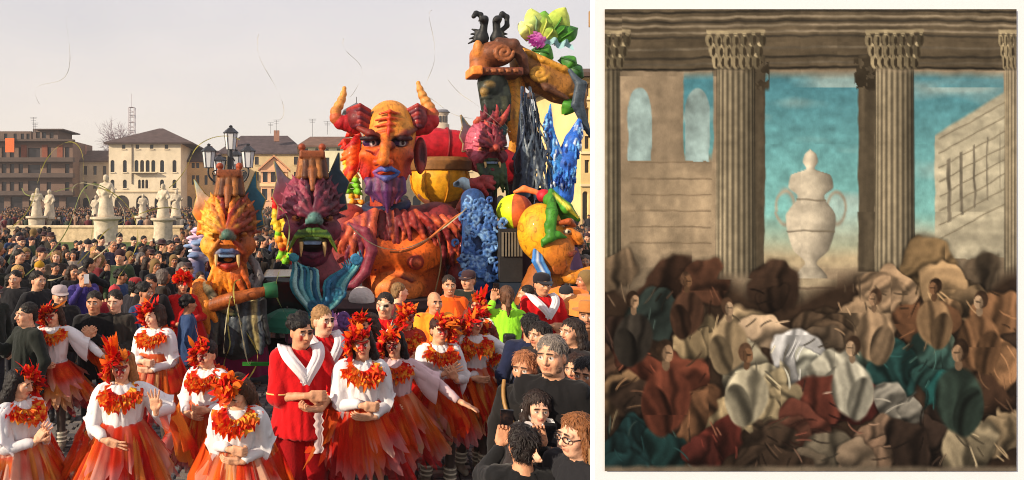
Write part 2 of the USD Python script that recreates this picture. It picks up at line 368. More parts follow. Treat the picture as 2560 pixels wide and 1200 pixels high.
def aerial(t, px, py, d, h):
    x, z = X_(px, d), Z_(py, d); m = [tube([(x, d + 3, z), (x, d + 3, z + h)], .05, 5)]
    for k in range(3): m.append(tube([(x - .7 + .1 * k, d + 3, z + h - .35 * k), (x + .7 - .1 * k, d + 3, z + h - .35 * k)], .03, 4))
    obj('aerial', trimesh.util.concatenate(m), 'iron', t, smooth=False, col=rgb(90, 90, 92), world=True)

d = 128.0
t = thing('apartment_house', 'dark brown flat-roofed apartment house with balconies, at the far left of the square', 'building', G(90, d))
block(t, -60, 182, 352, d, grid([30, 52, 122, 168], 11, [(368, 398), (410, 436), (455, 480)]) + grid([85], 30, [(370, 398), (412, 440), (452, 482)]) + grid([-30, 10], 12, [(368, 398), (410, 436), (455, 480)]) + [(-20 + 46 * k, 10 + 46 * k, 492, 545, False) for k in range(5)], rgb(122, 100, 88), pane=rgb(48, 42, 44))
x0, x1 = X_(-70, d), X_(188, d)
for py in (352, 403, 442, 486): obj('balcony', bx(x0, x1, d - 1.3, d - .003, Z_(py, d) - .18, Z_(py, d) + .2 + .5 * (py > 360)), 'stucco', t, smooth=False, col=rgb(92, 80, 74), world=True)
block(t, 82, 145, 322, d + 3, [(90, 100, 330, 346, False), (105, 115, 330, 346, False), (124, 134, 330, 346, False)], rgb(112, 96, 88), depth=8, py1=350)
block(t, -40, 78, 328, d + 4, [(a, a + 8, 334, 348, False) for a in (-30, -10, 10, 34, 52, 66)], rgb(108, 92, 84), depth=6, py1=350)
obj('roof_slab', bx(X_(78, d), X_(149, d), d + 2, d + 12, Z_(322, d), Z_(319, d)), 'stucco', t, smooth=False, col=rgb(86, 76, 72), world=True)
obj('balcony_awning', bx(X_(22, d), X_(44, d), d - 1.6, d - 1.31, Z_(382, d), Z_(347, d)), 'cloth', t, smooth=False, col=rgb(226, 112, 60), label='orange awning on the top balcony', world=True)
for px in (60, 112, 150): obj('brick_panel', bx(X_(px - 7, d), X_(px + 7, d), d - .12, d - .005, Z_(400, d), Z_(362, d)), 'stucco', t, smooth=False, col=rgb(140, 84, 66), world=True)
aerial(t, 68, 328, d, 3.2); aerial(t, 72, 328, d, 2)
d = 132.0
t = thing('low_house', 'low grey-beige house with brown roof left of the cream palace', 'building', G(228, d))
a = block(t, 182, 274, 402, d, grid([190, 213, 237, 261], 9, [(415, 437), (454, 472)]) + [(184 + 22 * k, 200 + 22 * k, 494, 545, True) for k in range(4)], rgb(172, 156, 136))
hip(t, a[0], a[1], d, d + 11, a[3], Z_(371, d), .9, .4, rgb(98, 80, 72)); chimney(t, 196, 360, 385, d)
d = 126.0
t = thing('cream_palace', 'cream three-storey palace with hipped dark roof and an arcade at its foot', 'building', G(360, d))
a = block(t, 272, 452, 356, d, grid([309, 343, 379, 416], 9, [(359, 372)]) + grid([281, 312, 405, 436], 10, [(400, 430), (449, 470)], True) + [(336 + 14 * k, 346 + 14 * k, 400, 430, True) for k in range(4)] + [(345 + 9 * k, 352 + 9 * k, 449, 471, True) for k in range(3)] + [(286, 323, 488, 545, True), (340, 372, 488, 545, True), (386, 416, 488, 545, True), (426, 446, 494, 545, True)], rgb(220, 204, 176), depth=22)
hip(t, a[0], a[1] + 1.6, d, d + 22, a[3], Z_(313, d) + .6, .05, .8, rgb(84, 70, 68))
obj('balcony', bx(X_(332, d), X_(394, d), d - .9, d - .003, Z_(433, d), Z_(430, d)), 'stone', t, smooth=False, col=rgb(205, 190, 160), world=True)
obj('string_course', bx(a[0] - .1, a[1] + .1, d - .2, d - .003, Z_(481, d), Z_(478, d)), 'stucco', t, smooth=False, col=rgb(206, 186, 152), world=True)
obj('downpipe', tube([(X_(330, d), d - .12, 6), (X_(330, d), d - .12, a[3])], .09, 6), 'iron', t, col=rgb(120, 104, 88), world=True)
m = bx(X_(368, d), X_(396, d), d + 5, d + 8, Z_(341, d), Z_(331, d)); obj('dormer', m, 'stucco', t, smooth=False, col=rgb(170, 130, 110), world=True)
d = 133.0
t = thing('amber_house', 'amber plastered house with low brown roof beside the cream palace', 'building', G(500, d))
a = block(t, 455, 548, 402, d, grid([463, 483, 494, 515, 535], 8, [(407, 420), (438, 462)]) + [(462 + 24 * k, 480 + 24 * k, 490, 545, True) for k in range(4)], rgb(214, 174, 122))
hip(t, a[0], a[1], d, d + 10, a[3], Z_(372, d), .7, .5, rgb(92, 72, 66)); chimney(t, 520, 362, 385, d)
d = 140.0
t = thing('long_roofed_house', 'ochre house with long dark roof stepping up behind the street lantern', 'building', G(640, d))
a = block(t, 546, 762, 382, d, grid([560, 586, 612, 642, 740], 10, [(392, 412), (430, 452)]) + [(550 + 30 * k, 572 + 30 * k, 488, 545, True) for k in range(7)], rgb(206, 182, 138))
hip(t, a[0], a[1], d, d + 20, a[3], Z_(328, d), .55, .5, rgb(80, 68, 70)); chimney(t, 585, 340, 372, d); chimney(t, 690, 322, 350, d, 1.2); aerial(t, 690, 330, d, 3); aerial(t, 675, 330, d, 2.4)
d = 122.0
t = thing('gabled_house', 'small peach house with a pointed gable and three tall windows', 'building', G(684, d))
x0, x1 = X_(652, d), X_(718, d); zc = Z_(422, d); pl = Polygon([(x0, 0), (x1, 0), (x1, zc), ((x0 + x1) / 2, Z_(394, d)), (x0, zc)])
block(t, 652, 718, 424, d, [(657, 669, 428, 455, False), (677, 692, 428, 455, False), (697, 711, 428, 455, False), (655, 668, 472, 500, False), (678, 690, 472, 500, False), (698, 712, 472, 500, False)], rgb(220, 172, 136), poly=pl, depth=9)
obj('string_course', bx(x0 - .2, x1 + .2, d - .25, d - .003, Z_(466, d), Z_(458, d)), 'stucco', t, smooth=False, col=rgb(238, 196, 150), world=True)
for sgn, xa in ((1, x0), (-1, x1)):
    xm = (x0 + x1) / 2; q = np.array([[xa - sgn * .5, d - .5, zc - .35], [xm, d - .5, Z_(392, d)], [xm, d + 9, Z_(392, d)], [xa - sgn * .5, d + 9, zc - .35]]); q = np.vstack([q, q + [0, 0, .35]])
    obj('roof', trimesh.Trimesh(q, [[0, 1, 2], [0, 2, 3], [4, 6, 5], [4, 7, 6], [0, 5, 1], [0, 4, 5], [1, 6, 2], [1, 5, 6], [2, 7, 3], [2, 6, 7], [3, 4, 0], [3, 7, 4]], process=False), 'roof_tile', t, smooth=False, col=rgb(206, 150, 112), world=True)
d = 118.0
t = thing('pale_yellow_house', 'pale yellow house with brown roof directly behind the horned head', 'building', G(820, d))
a = block(t, 752, 905, 364, d, grid([766, 792, 818, 846], 11, [(394, 430)]) + grid([766, 792, 818, 846], 8, [(371, 377)]) + grid([766, 792, 818, 846], 11, [(452, 484)]) + [(758 + 28 * k, 778 + 28 * k, 496, 545, True) for k in range(4)], rgb(228, 220, 184), depth=16)
hip(t, a[0], a[1], d, d + 16, a[3], Z_(331, d), .6, .7, rgb(112, 86, 74)); aerial(t, 782, 340, d, 3.5); aerial(t, 820, 332, d, 2.5)
for nm, lb, px, w, py0, py1, pyt, col, d in (('roof_turret', 'square roof turret with grey hipped cap rising beside the left horn', 893, 24, 276, 345, 253, rgb(196, 178, 160), 150.0), ('bell_turret', 'round stone bell turret on the roofs right of the right horn', 1105, 15, 282, 330, 273, rgb(176, 160, 142), 150.0)):
    t = thing(nm, lb, 'turret', (X_(px, d), d, 0)); xa, xb = X_(px - w, d), X_(px + w, d); zt = Z_(py0, d)
    if w > 20:
        obj('wall', bx(xa, xb, d, d + xb - xa, 0, zt), 'stucco', t, smooth=False, col=col, world=True)
        for q in (-12, 6): obj('window', bx(X_(px + q, d), X_(px + q + 6, d), d - .05, d + .1, Z_(300, d), Z_(287, d)), 'pane', t, smooth=False, col=SHUT[0], world=True)
        hip(t, xa, xb, d, d + xb - xa, zt, Z_(pyt, d), .02, 1.0, rgb(96, 98, 106)); obj('finial', tube([(X_(px, d), d + 2, Z_(pyt + 2, d)), (X_(px, d), d + 2, Z_(pyt - 14, d))], .1, 6), 'iron', t, col=rgb(80, 80, 84), world=True)
    else:
        r = (xb - xa) / 2
        obj('drum', moved(lathe([(r * 1.2, 0), (r * 1.2, Z_(312, d)), (r * .95, Z_(310, d)), (r * .95, Z_(288, d)), (r * 1.1, Z_(286, d)), (r * 1.1, zt), (0, zt)], 16, col), None, (X_(px, d), d, 0)), 'stucco', t, smooth=30, world=True)
        for q in (-8, 0, 8): obj('window', bx(X_(px + q - 2, d), X_(px + q + 2, d), d - r - .06, d - r * .6, Z_(306, d), Z_(291, d)), 'pane', t, smooth=False, col=SHUT[0], world=True)
        obj('cap', moved(lathe([(r * 1.35, zt), (r * .9, Z_(pyt + 2, d)), (0, Z_(pyt, d))], 16, rgb(104, 104, 112)), None, (X_(px, d), d, 0)), 'roof_tile', t, smooth=False, world=True)
d = 136.0
t = thing('rear_terrace', 'ochre terrace of houses glimpsed behind the float figures', 'building', G(1100, d))
a = block(t, 905, 1400, 392, d, grid(list(range(920, 1395, 28)), 11, [(404, 428), (446, 470)]) + [(912 + 30 * k, 932 + 30 * k, 488, 545, True) for k in range(16)], rgb(210, 188, 148)); hip(t, a[0], a[1], d, d + 14, a[3], Z_(360, d), .85, .5, rgb(100, 78, 70))
d = 138.0
t = thing('far_terrace', 'long cream terrace of houses closing the square at the right', 'building', G(2000, d))
a = block(t, 1402, 2700, 380, d, grid(list(range(1420, 2690, 34)), 12, [(396, 424), (444, 468)]) + [(1410 + 34 * k, 1434 + 34 * k, 488, 545, True) for k in range(37)], rgb(208, 188, 154), frames=False); hip(t, a[0], a[1], d, d + 14, a[3], Z_(345, d), .9, .5, rgb(96, 78, 70))
d = 52.0
t = thing('arcaded_house', 'sunlit yellow house with wide dark eaves at the right edge of the square', 'building', G(1480, d))
a = block(t, 1452, 1640, 186, d, [(1462, 1474, 208, 240, False), (1484, 1498, 208, 240, False), (1462, 1474, 268, 306, True), (1484, 1498, 268, 306, True), (1462, 1474, 340, 372, False), (1484, 1498, 340, 372, False), (1462, 1474, 400, 432, False), (1484, 1498, 400, 432, False), (1456, 1471, 478, 585, True), (1477, 1497, 478, 585, True), (1503, 1523, 478, 585, True)], rgb(226, 196, 136), depth=10)
hip(t, a[0], a[1], d, d + 10, a[3], Z_(140, d), .6, .9, rgb(92, 74, 66))
for py in (250, 385, 466): obj('string_course', bx(a[0] - .08, a[1], d - .14, d - .003, Z_(py, d), Z_(py - 6, d)), 'stucco', t, smooth=False, col=rgb(238, 216, 170), world=True)

# ---- far tree and mast behind the roofs
d = 175.0
t = thing('bare_tree', 'hazy leafless tree rising behind the low house roof', 'tree', G(318, d))
bm, (bx0, bz0) = [], (X_(318, d), 0)
obj('trunk', tube([(bx0, d, 0), (bx0 + .3, d, 8), (bx0, d, 15)], [.7, .5, .3], 8, rgb(120, 104, 104)), 'matte_paint', t, world=True)
def branch(p, v, L_, r, n):
    q = p + v * L_; bm.append(tube([p, (p + q) / 2 + R.normal(0, .05 * L_, 3), q], [r, r * .8, r * .55], 4, rgb(136, 118, 124)))
    if n:
        for _ in range(3 + (n > 2)): branch(q - v * L_ * R.uniform(0, .4), unit(v + R.normal(0, .55, 3) + [0, 0, .08]), L_ * R.uniform(.6, .85), r * .6, n - 1)
for k in range(9): branch(np.array([bx0, d, 11 + k * .5]), unit([math.cos(k * 2.1), math.sin(k * 2.1) * .6, .75]), 4.2, .22, 4)
obj('crown', merge(bm), 'matte_paint', t, world=True)
d = 190.0
t = thing('lattice_mast', 'pale lattice mast standing up behind the bare tree', 'mast', G(328, d))
ms = []; xa, xb = X_(322, d), X_(335, d); zt, zb = Z_(268, d), 0.0
for x in (xa, xb):
    for y in (d, d + 1.5): ms.append(tube([(x, y, zb), (x, y, zt)], .13, 5))
for k in range(40):
    z = zt - k * .75
    ms.append(tube([(xa, d, z), (xb, d, z - .75 * (k % 2))], .09, 4)); ms.append(bx(xa, xb, d, d + 1.5, z - .04, z + .04)) if k % 3 == 0 else None
obj('lattice', trimesh.util.concatenate([m for m in ms if m is not None]), 'iron', t, smooth=False, col=rgb(168, 158, 162), world=True)
obj('antenna', tube([((xa + xb) / 2, d, zt), ((xa + xb) / 2, d, zt + 4)], .08, 5), 'iron', t, col=rgb(168, 158, 162), world=True)

# ---- balustrade wall round the island, statues on plinths
STN = rgb(196, 182, 160)
t = thing('canal_wall', 'low pale stone wall of the island behind the crowd', 'wall', G(240, 43))
obj('wall', bx(X_(20, 43), X_(480, 43), 43, 43.5, 0, 1.0), 'stone', t, smooth=False, col=rgb(210, 186, 150), world=True)
obj('coping', bx(X_(18, 43), X_(482, 43), 42.92, 43.58, 1.003, 1.14), 'stone', t, smooth=False, col=rgb(222, 200, 166), world=True)
def statue(px, ptop, pplinth, d, seed, label, turn=0, arm=0):
    s = d / F; x = X_(px, d); zb = Z_(pplinth, d); h = (pplinth - ptop) * s; q = np.random.default_rng(seed)
    t = thing('statue', label, 'statue', (x, d, 0), turn, 'stone statues on plinths round the island')
    w = .42 * h; h = h * 1.05
    obj('plinth', lathe([(w * .95, 0), (w * .95, .25), (w * .72, .35), (w * .66, zb * .55), (w * .7, zb - .22), (w * .9, zb - .12), (w * .9, zb), (0, zb)], 14, STN), 'stone', t, smooth=30)
    S = Sculpt(); u = h / 2.0
    S.cap((0, 0, zb + .1 * u), (0, 0, zb + .9 * u), .38 * u, .27 * u, STN).ell((.02, 0, zb + 1.3 * u), (.32 * u, .2 * u, .34 * u), STN, .12 * u)
    S.ell((.03 * u, -.05 * u, zb + 1.8 * u), (.13 * u, .15 * u, .18 * u), STN, .05 * u).cap((0, 0, zb + 1.5 * u), (0.02, 0, zb + 1.7 * u), .08 * u, .08 * u, STN, .08 * u)
    S.path([(-.24 * u, 0, zb + 1.5 * u), (-.36 * u, -.08 * u, zb + 1.15 * u), (-.16 * u, -.26 * u, zb + (.98 + .3 * arm) * u)], [.1 * u, .08 * u, .06 * u], STN, .06 * u)
    S.path([(.24 * u, 0, zb + 1.5 * u), (.4 * u, -.02, zb + 1.2 * u), (.34 * u + .2 * u * arm, -.2 * u, zb + (.92 + .5 * arm) * u)], [.1 * u, .08 * u, .06 * u], STN, .06 * u)
    for k in range(9):
        a = k * .7 + q.uniform(0, .4); S.cap((.3 * u * math.cos(a), .3 * u * math.sin(a), zb), (.17 * u * math.cos(a + .3), .15 * u * math.sin(a + .3), zb + 1.25 * u), .05 * u, .035 * u, STN, .05 * u)
    S.path([(.25 * u, -.1 * u, zb + 1.45 * u), (0, -.22 * u, zb + 1.05 * u), (-.3 * u, -.12 * u, zb + .75 * u)], .07 * u, STN, .05 * u)
    obj('figure', S.mesh(.055, shade=lambda v, n, c: c * (0.82 + .3 * fb(v, 2.2, 3, seed))[:, None]), 'stone', t)
statue(265, 440, 542, 38, 1, 'largest robed stone statue on a round plinth, between the palace arches and the low house', -15)
statue(92, 472, 540, 46, 2, 'left of the two paired stone statues in front of the dark apartment house', 20, .3)
statue(124, 476, 543, 47, 3, 'right of the two paired stone statues in front of the dark apartment house', -20)
statue(240, 490, 548, 52, 4, 'slim stone statue half hidden behind the largest statue', 0)
statue(357, 486, 540, 48, 5, 'small stone statue before the right arch of the palace arcade', 15, .2)
statue(408, 462, 545, 41, 6, 'greenish stone statue left of the spiky-eared orange figure', -25, .4)
statue(440, 476, 540, 50, 8, 'stone statue just left of the blue ear of the orange figure', 10, .8)

# ---- street lantern
d = 20.0
t = thing('street_lantern', 'black cast-iron street lamp with a cluster of white glass lanterns on curling arms', 'street lamp', G(575, d))
IR = rgb(38, 38, 44)
obj('post', moved(lathe([(.32, 0), (.3, .3), (.18, .5), (.12, 1), (.1, 3), (.13, 3.1), (.09, 3.2), (.08, 4.6), (0, 4.65)], 12, IR), None, (X_(575, d), d, 0)), 'iron', t, smooth=40, world=True)
for px, top, bot, yy in ((577, 312, 375, 0), (522, 358, 420, -.25), (620, 358, 420, -.25), (590, 372, 424, .5), (548, 385, 436, .6)):
    dd = d + yy; x, zt, zb = X_(px, dd), Z_(top, dd), Z_(bot, dd); h = zt - zb
    ln = obj('lantern', moved(lathe([(.05, 0), (.14, .02), (.2, .66 * h), (0, .66 * h)], 6, rgb(205, 205, 208)), None, (x, dd, zb)), 'gloss', t, smooth=False, world=True)
    obj('lantern_cap', moved(lathe([(.25, .665 * h), (.24, .7 * h), (.1, .86 * h), (.05, .9 * h), (.06, .95 * h), (0, h)], 6, IR), None, (x, dd, zb)), 'iron', ln, smooth=False, world=True)
    obj('lantern_ribs', trimesh.util.concatenate([tube([(x + .14 * math.cos(k * math.pi / 3), dd + .14 * math.sin(k * math.pi / 3), zb), (x + .205 * math.cos(k * math.pi / 3), dd + .205 * math.sin(k * math.pi / 3), zb + .67 * h)], .014, 4) for k in range(6)]), 'iron', ln, smooth=False, col=IR, world=True)
    p0 = np.array([X_(575, d), d, Z_(455, d)]); p1 = np.array([x, dd, zb])
    obj('arm', tube(spline([p0, p0 * .6 + p1 * .4 + [0, 0, -.25], p1 + [0, 0, -.22], p1]), .03, 6, IR), 'iron', t, world=True)
    for q in (.35, .7): c = p0 * (1 - q) + p1 * q + [0, 0, -.05]; obj('scroll', tube([c + [.13 * (1 - k / 14) * math.cos(k * .6), 0, .13 * (1 - k / 14) * math.sin(k * .6)] for k in range(13)], .022, 5, IR), 'iron', t, world=True)
# ================================================================ THE PAINTED BOARD standing on the square
def painting(n=372, m=417):
    """A plain invented picture of the right tones: two columns, open sky, an urn, heaps of cloth laid down in brush strokes with a few seated people among them."""
    from scipy.interpolate import PchipInterpolator
    q = np.random.default_rng(5); u, v = np.meshgrid(np.linspace(0, 1, n), np.linspace(0, 1, m)); cache = {}
    def nz(sx, sy, o=3, seed=0):
        k = (int(2 * round(sx ** .5)), int(2 * round(sy ** .5)))
        if k not in cache: cache[k] = meshkit.fbm(np.stack([u * k[0] ** 2 / 4, v * k[1] ** 2 / 4, u * 0 + len(cache)], -1), 3, 1)
        return np.roll(cache[k], (seed * 61 % m, seed * 97 % n), (0, 1))
    U, V = u + (nz(30, 30, 3, 3) - .5) * .006, v + (nz(30, 30, 3, 4) - .5) * .006
    I = np.ones((m, n, 3)) * [150, 134, 112]
    def put(mask, c, var=.18, sx=30, sy=30, seed=0):
        a = np.clip(mask, 0, 1)[..., None]; I[:] = I * (1 - a) + a * np.asarray(c, float) * (1 + var * 2 * (nz(sx, sy, 3, seed) - .5))[..., None]
    def band(x, a, b, e=.003): return np.clip((x - a) / e, 0, 1) * np.clip((b - x) / e, 0, 1)
    def over(w, img): I[:] = I * (1 - w[..., None]) + w[..., None] * img
    put(np.ones_like(u), (150, 132, 108), .3, 14, 6, 1)
    cl = np.clip((nz(6, 14, 3, 8) - .45) * 4, 0, 1)[..., None] * np.clip(1.2 - abs(V - .3) * 3, 0, 1)[..., None]; br = np.clip((V - .13) / .33, 0, 1)[..., None]
    skyc = (np.array([70, 132, 150]) * (1 - br) + np.array([134, 204, 200]) * br) * (1 - .75 * cl) + np.array([196, 206, 198]) * .75 * cl; skyc = skyc * (.9 + .2 * nz(40, 60, 3, 2))[..., None]
    wm = np.clip((V - .44) / .1, 0, 1)[..., None]; skyc = skyc * (1 - wm) + np.array([196, 178, 142]) * wm
    for a, b, t_, e_ in ((.372, .628, .133, .57), (.735, .97, .133, .50), (.19, .265, .133, .33)): over(band(U, a, b) * band(V, t_, e_, .02), skyc)
    # a sunlit palace in perspective at right, arches and mouldings at left
    put(band(U, .80, .985) * np.clip((V - .27 + (U - .8) * .55) / .008, 0, 1) * (V < .54), (190, 182, 156), .25, 10, 40, 3)
    for k in range(8): put(band(V + (U - .8) * .5, .285 + k * .031, .291 + k * .031, .003) * band(U, .81, .985), (132, 122, 100), .1)
    for k in range(5): put(band(U, .83 + k * .032, .842 + k * .03) * band(V + (U - .8) * .5, .34, .48), (120, 112, 96), .2)
    put(band(U, .035, .27) * band(V, .31, .57, .05), (166, 146, 118), .3, 20, 7, 5)
    for k in range(6): put(band(U, .06, .26) * band(V, .33 + k * .035, .335 + k * .035), (120, 102, 80), .2)
    for cx in (.085, .225): put(np.clip(1 - np.hypot((U - cx) / .03, np.minimum(V - .22, 0) / .05), 0, .06) / .06 * (V < .33), (150, 176, 176), .3)
    # entablature
    put(band(V, -1, .133), (98, 86, 68), .25, 8, 40, 6)
    for k, (y, c) in enumerate(((.006, 52), (.018, 150), (.027, 60), (.036, 140), (.05, 128), (.060, 62), (.085, 104), (.105, 54), (.118, 96), (.129, 40))): put(band(V, y - .004 + .003 * np.cos(u * 5), y + .004 + .003 * np.cos(u * 5)), (c * 1.06, c * .96, c * .8), .25, 14, 60, k)
    for cx in (.368, .636): put(band(U, cx - .022, cx + .022) * band(V, .1, .57), (88, 78, 62), .25, 60, 4, 3); put(band(U, cx - .032, cx + .032) * band(V, .10, .18, .01) * (nz(60, 60, 2, 4) > .42), (60, 52, 40), .3)
    # fluted columns with leafy capitals
    for cx, w in ((.318, .048), (.704, .048), (-.012, .05), (1.0, .03)):
        w2 = w * (1 + .08 * (v - .1)); r = np.clip((u - cx) / w2, -1, 1); lit = np.clip(.62 + .4 * np.sqrt(1 - r * r) - .3 * r, .2, 1.15) * (.80 + .24 * np.cos(np.arcsin(r) * 22))
        over(band(u, cx - w2, cx + w2, .002) * band(V, .12, .585, .02), lit[..., None] * np.array([164, 150, 122]) * (.82 + .36 * nz(20, 5, 3, 7))[..., None])
        for k, (y0, y1, ww) in enumerate(((.098, .128, 1.0), (.075, .104, 1.15), (.052, .08, 1.3))):
            for j in range(-3, 4):
                px_ = cx + j * w * ww * .34; d_ = np.hypot((U - px_) / (w * .2), (V - (y0 + y1) / 2) / ((y1 - y0) * .62)); put(np.clip((1 - d_) * 6, 0, 1), np.array([150, 136, 106]) * (.95 - .14 * j * .6 - .1 * k), .2); put(np.clip((1 - np.hypot((U - px_ - w * .06) / (w * .09), (V - (y0 + y1) / 2 - .003) / ((y1 - y0) * .42))) * 4, 0, 1), (60, 52, 40), .2); put(np.clip((1 - np.hypot((U - px_) / (w * .12), (V - y0 - .002) / .005)) * 4, 0, 1), (186, 170, 134), .2)
        put(band(U, cx - w * 1.5, cx + w * 1.5) * band(V, .043, .053), (176, 160, 126), .2); put(band(U, cx - w * 1.5, cx + w * 1.5) * band(V, .053, .057), (50, 44, 34), .2)
    # stone urn with handles on a pedestal between the columns
    prof = np.clip(PchipInterpolator([.25, .300, .315, .33, .345, .36, .385, .405, .45, .52, .55, .565, .582, .7], [0, .0, .016, .02, .012, .05, .056, .034, .062, .046, .016, .03, .042, 0])(v[:, 0]), 0, 1) * (v[:, 0] > .30) * (v[:, 0] < .583)
    for sg in (-1, 1): put(np.clip(1 - np.abs(np.hypot((U - .5 - sg * .062) / .022, (V - .43) / .035) - 1) * 4, 0, 1), (170, 160, 140), .2)
    x_ = (U - .5) / np.maximum(prof[:, None], 1e-4); over(np.clip((1 - np.abs(x_)) * prof[:, None] * n * .8, 0, 1), (np.clip(.95 + .2 * np.sqrt(np.clip(1 - x_ * x_, 0, 1)) - .36 * x_, .4, 1.2) * (.82 + .36 * nz(30, 40, 3, 5)))[..., None] * np.array([182, 172, 152]))
    put(band(V, .478, .484) * (np.abs(x_) < 1), (120, 110, 92), .1); put(band(V, .41, .416) * (np.abs(x_) < 1), (120, 110, 92), .1)
    put(band(U, .445, .565) * band(V, .582, .602), (180, 164, 134), .2); put(band(U, .45, .56) * band(V, .602, .606), (60, 50, 40), .1); put(band(U, .46, .55) * band(V, .606, .72), (146, 132, 108), .3)
    # the lower hall, laid in with strokes
    put(np.clip((V - .555 - .02 * np.sin(u * 17) - .05 * nz(9, 3, 3, 6)) / .04, 0, 1), (56, 42, 32), .5, 14, 14, 7)
    spots = [(.03, .57, 110, 92, 72), (.14, .60, 70, 46, 34), (.24, .60, 92, 60, 44), (.03, .70, 66, 48, 40), (.12, .66, 58, 74, 70), (.22, .72, 172, 150, 112), (.33, .70, 176, 152, 116), (.40, .60, 60, 44, 34), (.10, .78, 128, 66, 48), (.20, .80, 110, 58, 42), (.34, .78, 206, 196, 166), (.46, .75, 226, 222, 200), (.56, .79, 216, 212, 190), (.40, .70, 200, 172, 140), (.52, .68, 96, 76, 58), (.62, .68, 190, 158, 122), (.66, .62, 186, 154, 120), (.76, .70, 120, 80, 54), (.84, .62, 178, 146, 106), (.78, .56, 150, 122, 84), (.90, .58, 96, 82, 66), (.96, .66, 150, 108, 74), (.70, .77, 38, 82, 80), (.80, .76, 60, 96, 90), (.84, .84, 28, 78, 76), (.90, .75, 80, 58, 42), (.95, .76, 166, 122, 84), (.60, .86, 84, 34, 30), (.50, .86, 98, 46, 36), (.42, .86, 190, 172, 132), (.30, .88, 178, 158, 118), (.22, .88, 130, 90, 62), (.10, .86, 58, 44, 36), (.04, .84, 150, 118, 84), (.05, .94, 26, 52, 54), (.15, .95, 30, 62, 62), (.27, .94, 96, 38, 32), (.40, .95, 74, 58, 46), (.54, .96, 120, 110, 92), (.66, .92, 150, 120, 96), (.70, .86, 158, 154, 142), (.74, .95, 60, 46, 38), (.88, .94, 176, 160, 128), (.96, .92, 150, 130, 100), (.93, .85, 66, 46, 34), (.80, .92, 50, 38, 32), (.48, .90, 110, 60, 48)]
    sp = np.array(spots, float)
    def tone(x, y):
        w = np.exp(-((x - sp[:, 0]) ** 2 + ((y - sp[:, 1]) * 1.1) ** 2) / .0016) + 1e-9; return (w[:, None] * sp[:, 2:]).sum(0) / w.sum()
    fl = nz(4, 4, 3, 14) * 9; yy, xx = np.mgrid[0:m, 0:n]
    def stroke(x, y, L_, w, ang, c):
        x0, x1, y0, y1 = int((x - L_) * n), int((x + L_) * n) + 1, int((y - L_) * m), int((y + L_) * m) + 1; x0, y0, x1, y1 = max(x0, 0), max(y0, 0), min(x1, n), min(y1, m)
        if x1 <= x0 or y1 <= y0: return
        X = u[y0:y1, x0:x1] - x; Y = v[y0:y1, x0:x1] - y; a = X * math.cos(ang) + Y * math.sin(ang); b = -X * math.sin(ang) + Y * math.cos(ang) + q.normal(0, 6) * a * a
        k = np.clip((1 - np.abs(a / L_)) * 3, 0, 1) * np.clip((1 - np.abs(b / w)) * 1.6, 0, 1) * .85; bri = 1.02 - .30 * np.clip(b / w, -1, 1) + .07 * np.cos(b / w * 5); I[y0:y1, x0:x1] = I[y0:y1, x0:x1] * (1 - k[..., None]) + k[..., None] * (np.asarray(c) * bri[..., None])
    heaps = [(x, y, .075, .046) for x, y, *_ in spots] + [(q.random(), .60 + .4 * q.random(), .06, .035) for _ in range(46)]
    heaps.sort(key=lambda h: h[1])
    for k, (x, y, rx, ry) in enumerate(heaps):
        if .44 < x < .57 and y < .68: continue
        a = q.uniform(-.9, .9); rx, ry = rx * q.uniform(.7, 1.25), ry * q.uniform(.7, 1.2) * 1.2; c = tone(x, y) * q.uniform(.8, 1.15)
        wx, wy = U - x + (nz(20, 20, 3, k) - .5) * .05, (V - y + (nz(20, 20, 3, k + 40) - .5) * .05); A = wx * math.cos(a) + wy * math.sin(a); B_ = -wx * math.sin(a) + wy * math.cos(a); d_ = np.hypot(A / rx, B_ / ry)
        ph = A / rx * q.uniform(3, 6) + nz(12, 12, 3, k + 7) * 9 + B_ / ry * 1.5; fold = .74 + .20 * np.sin(ph) + .12 * np.sin(ph * 2.3 + 1) - .18 * np.clip(B_ / ry, -1, 1)
        w = np.clip((1 - d_) * 9, 0, 1); over(np.clip((1.12 - d_) * 5, 0, 1) * .55, I * .42); over(w, np.minimum(c * 1.12, 246) * np.clip(fold, .18, 1.25)[..., None])
    for s_ in range(240):
        x, y = q.random(), .60 + .4 * q.random()
        if .44 < x < .57 and y < .72: continue
        stroke(x, y, .01 + .02 * q.random(), .003, fl[int(y * (m - 1)), int(x * (n - 1))], np.minimum(tone(x, y) * q.choice([.45, 1.2]), 235))
    # a few seated people with bare arms, scattered evenly
    for k, (x, y, s_) in enumerate(((.07, .63, .9), (.20, .585, .8), (.30, .645, .9), (.655, .625, .9), (.80, .60, .85), (.91, .63, 1.0), (.15, .74, 1.15), (.345, .745, 1.0), (.60, .73, 1.0), (.86, .74, 1.15))):
        hd = .022 * s_; sk = np.array([(206, 164, 126), (160, 116, 82), (222, 186, 148)][k % 3], float) * q.uniform(.8, 1.0); sg = 1 if x < .5 else -1; c = tone(x, y + .05) * 1.05
        for bx_, by_, rx, ry, tone_, an in ((0, 4.2, 2.5, 3.0, 1.0, .2 * sg), (-.9 * sg, 5.2, 1.5, 2.4, .7, -.3 * sg)):
            A = (U - x - bx_ * hd) * math.cos(an) + (V - y - by_ * hd) * math.sin(an); B_ = -(U - x - bx_ * hd) * math.sin(an) + (V - y - by_ * hd) * math.cos(an); d_ = np.hypot(A / (rx * hd), B_ / (ry * hd)); ph = A / hd * 2.2 + nz(12, 12, 3, k) * 8
            over(np.clip((1 - d_) * 7, 0, 1), np.minimum(c * tone_, 240) * np.clip(.82 + .2 * np.sin(ph) + .1 * np.sin(ph * 2.3) - .2 * sg * A / (rx * hd), .2, 1.25)[..., None])
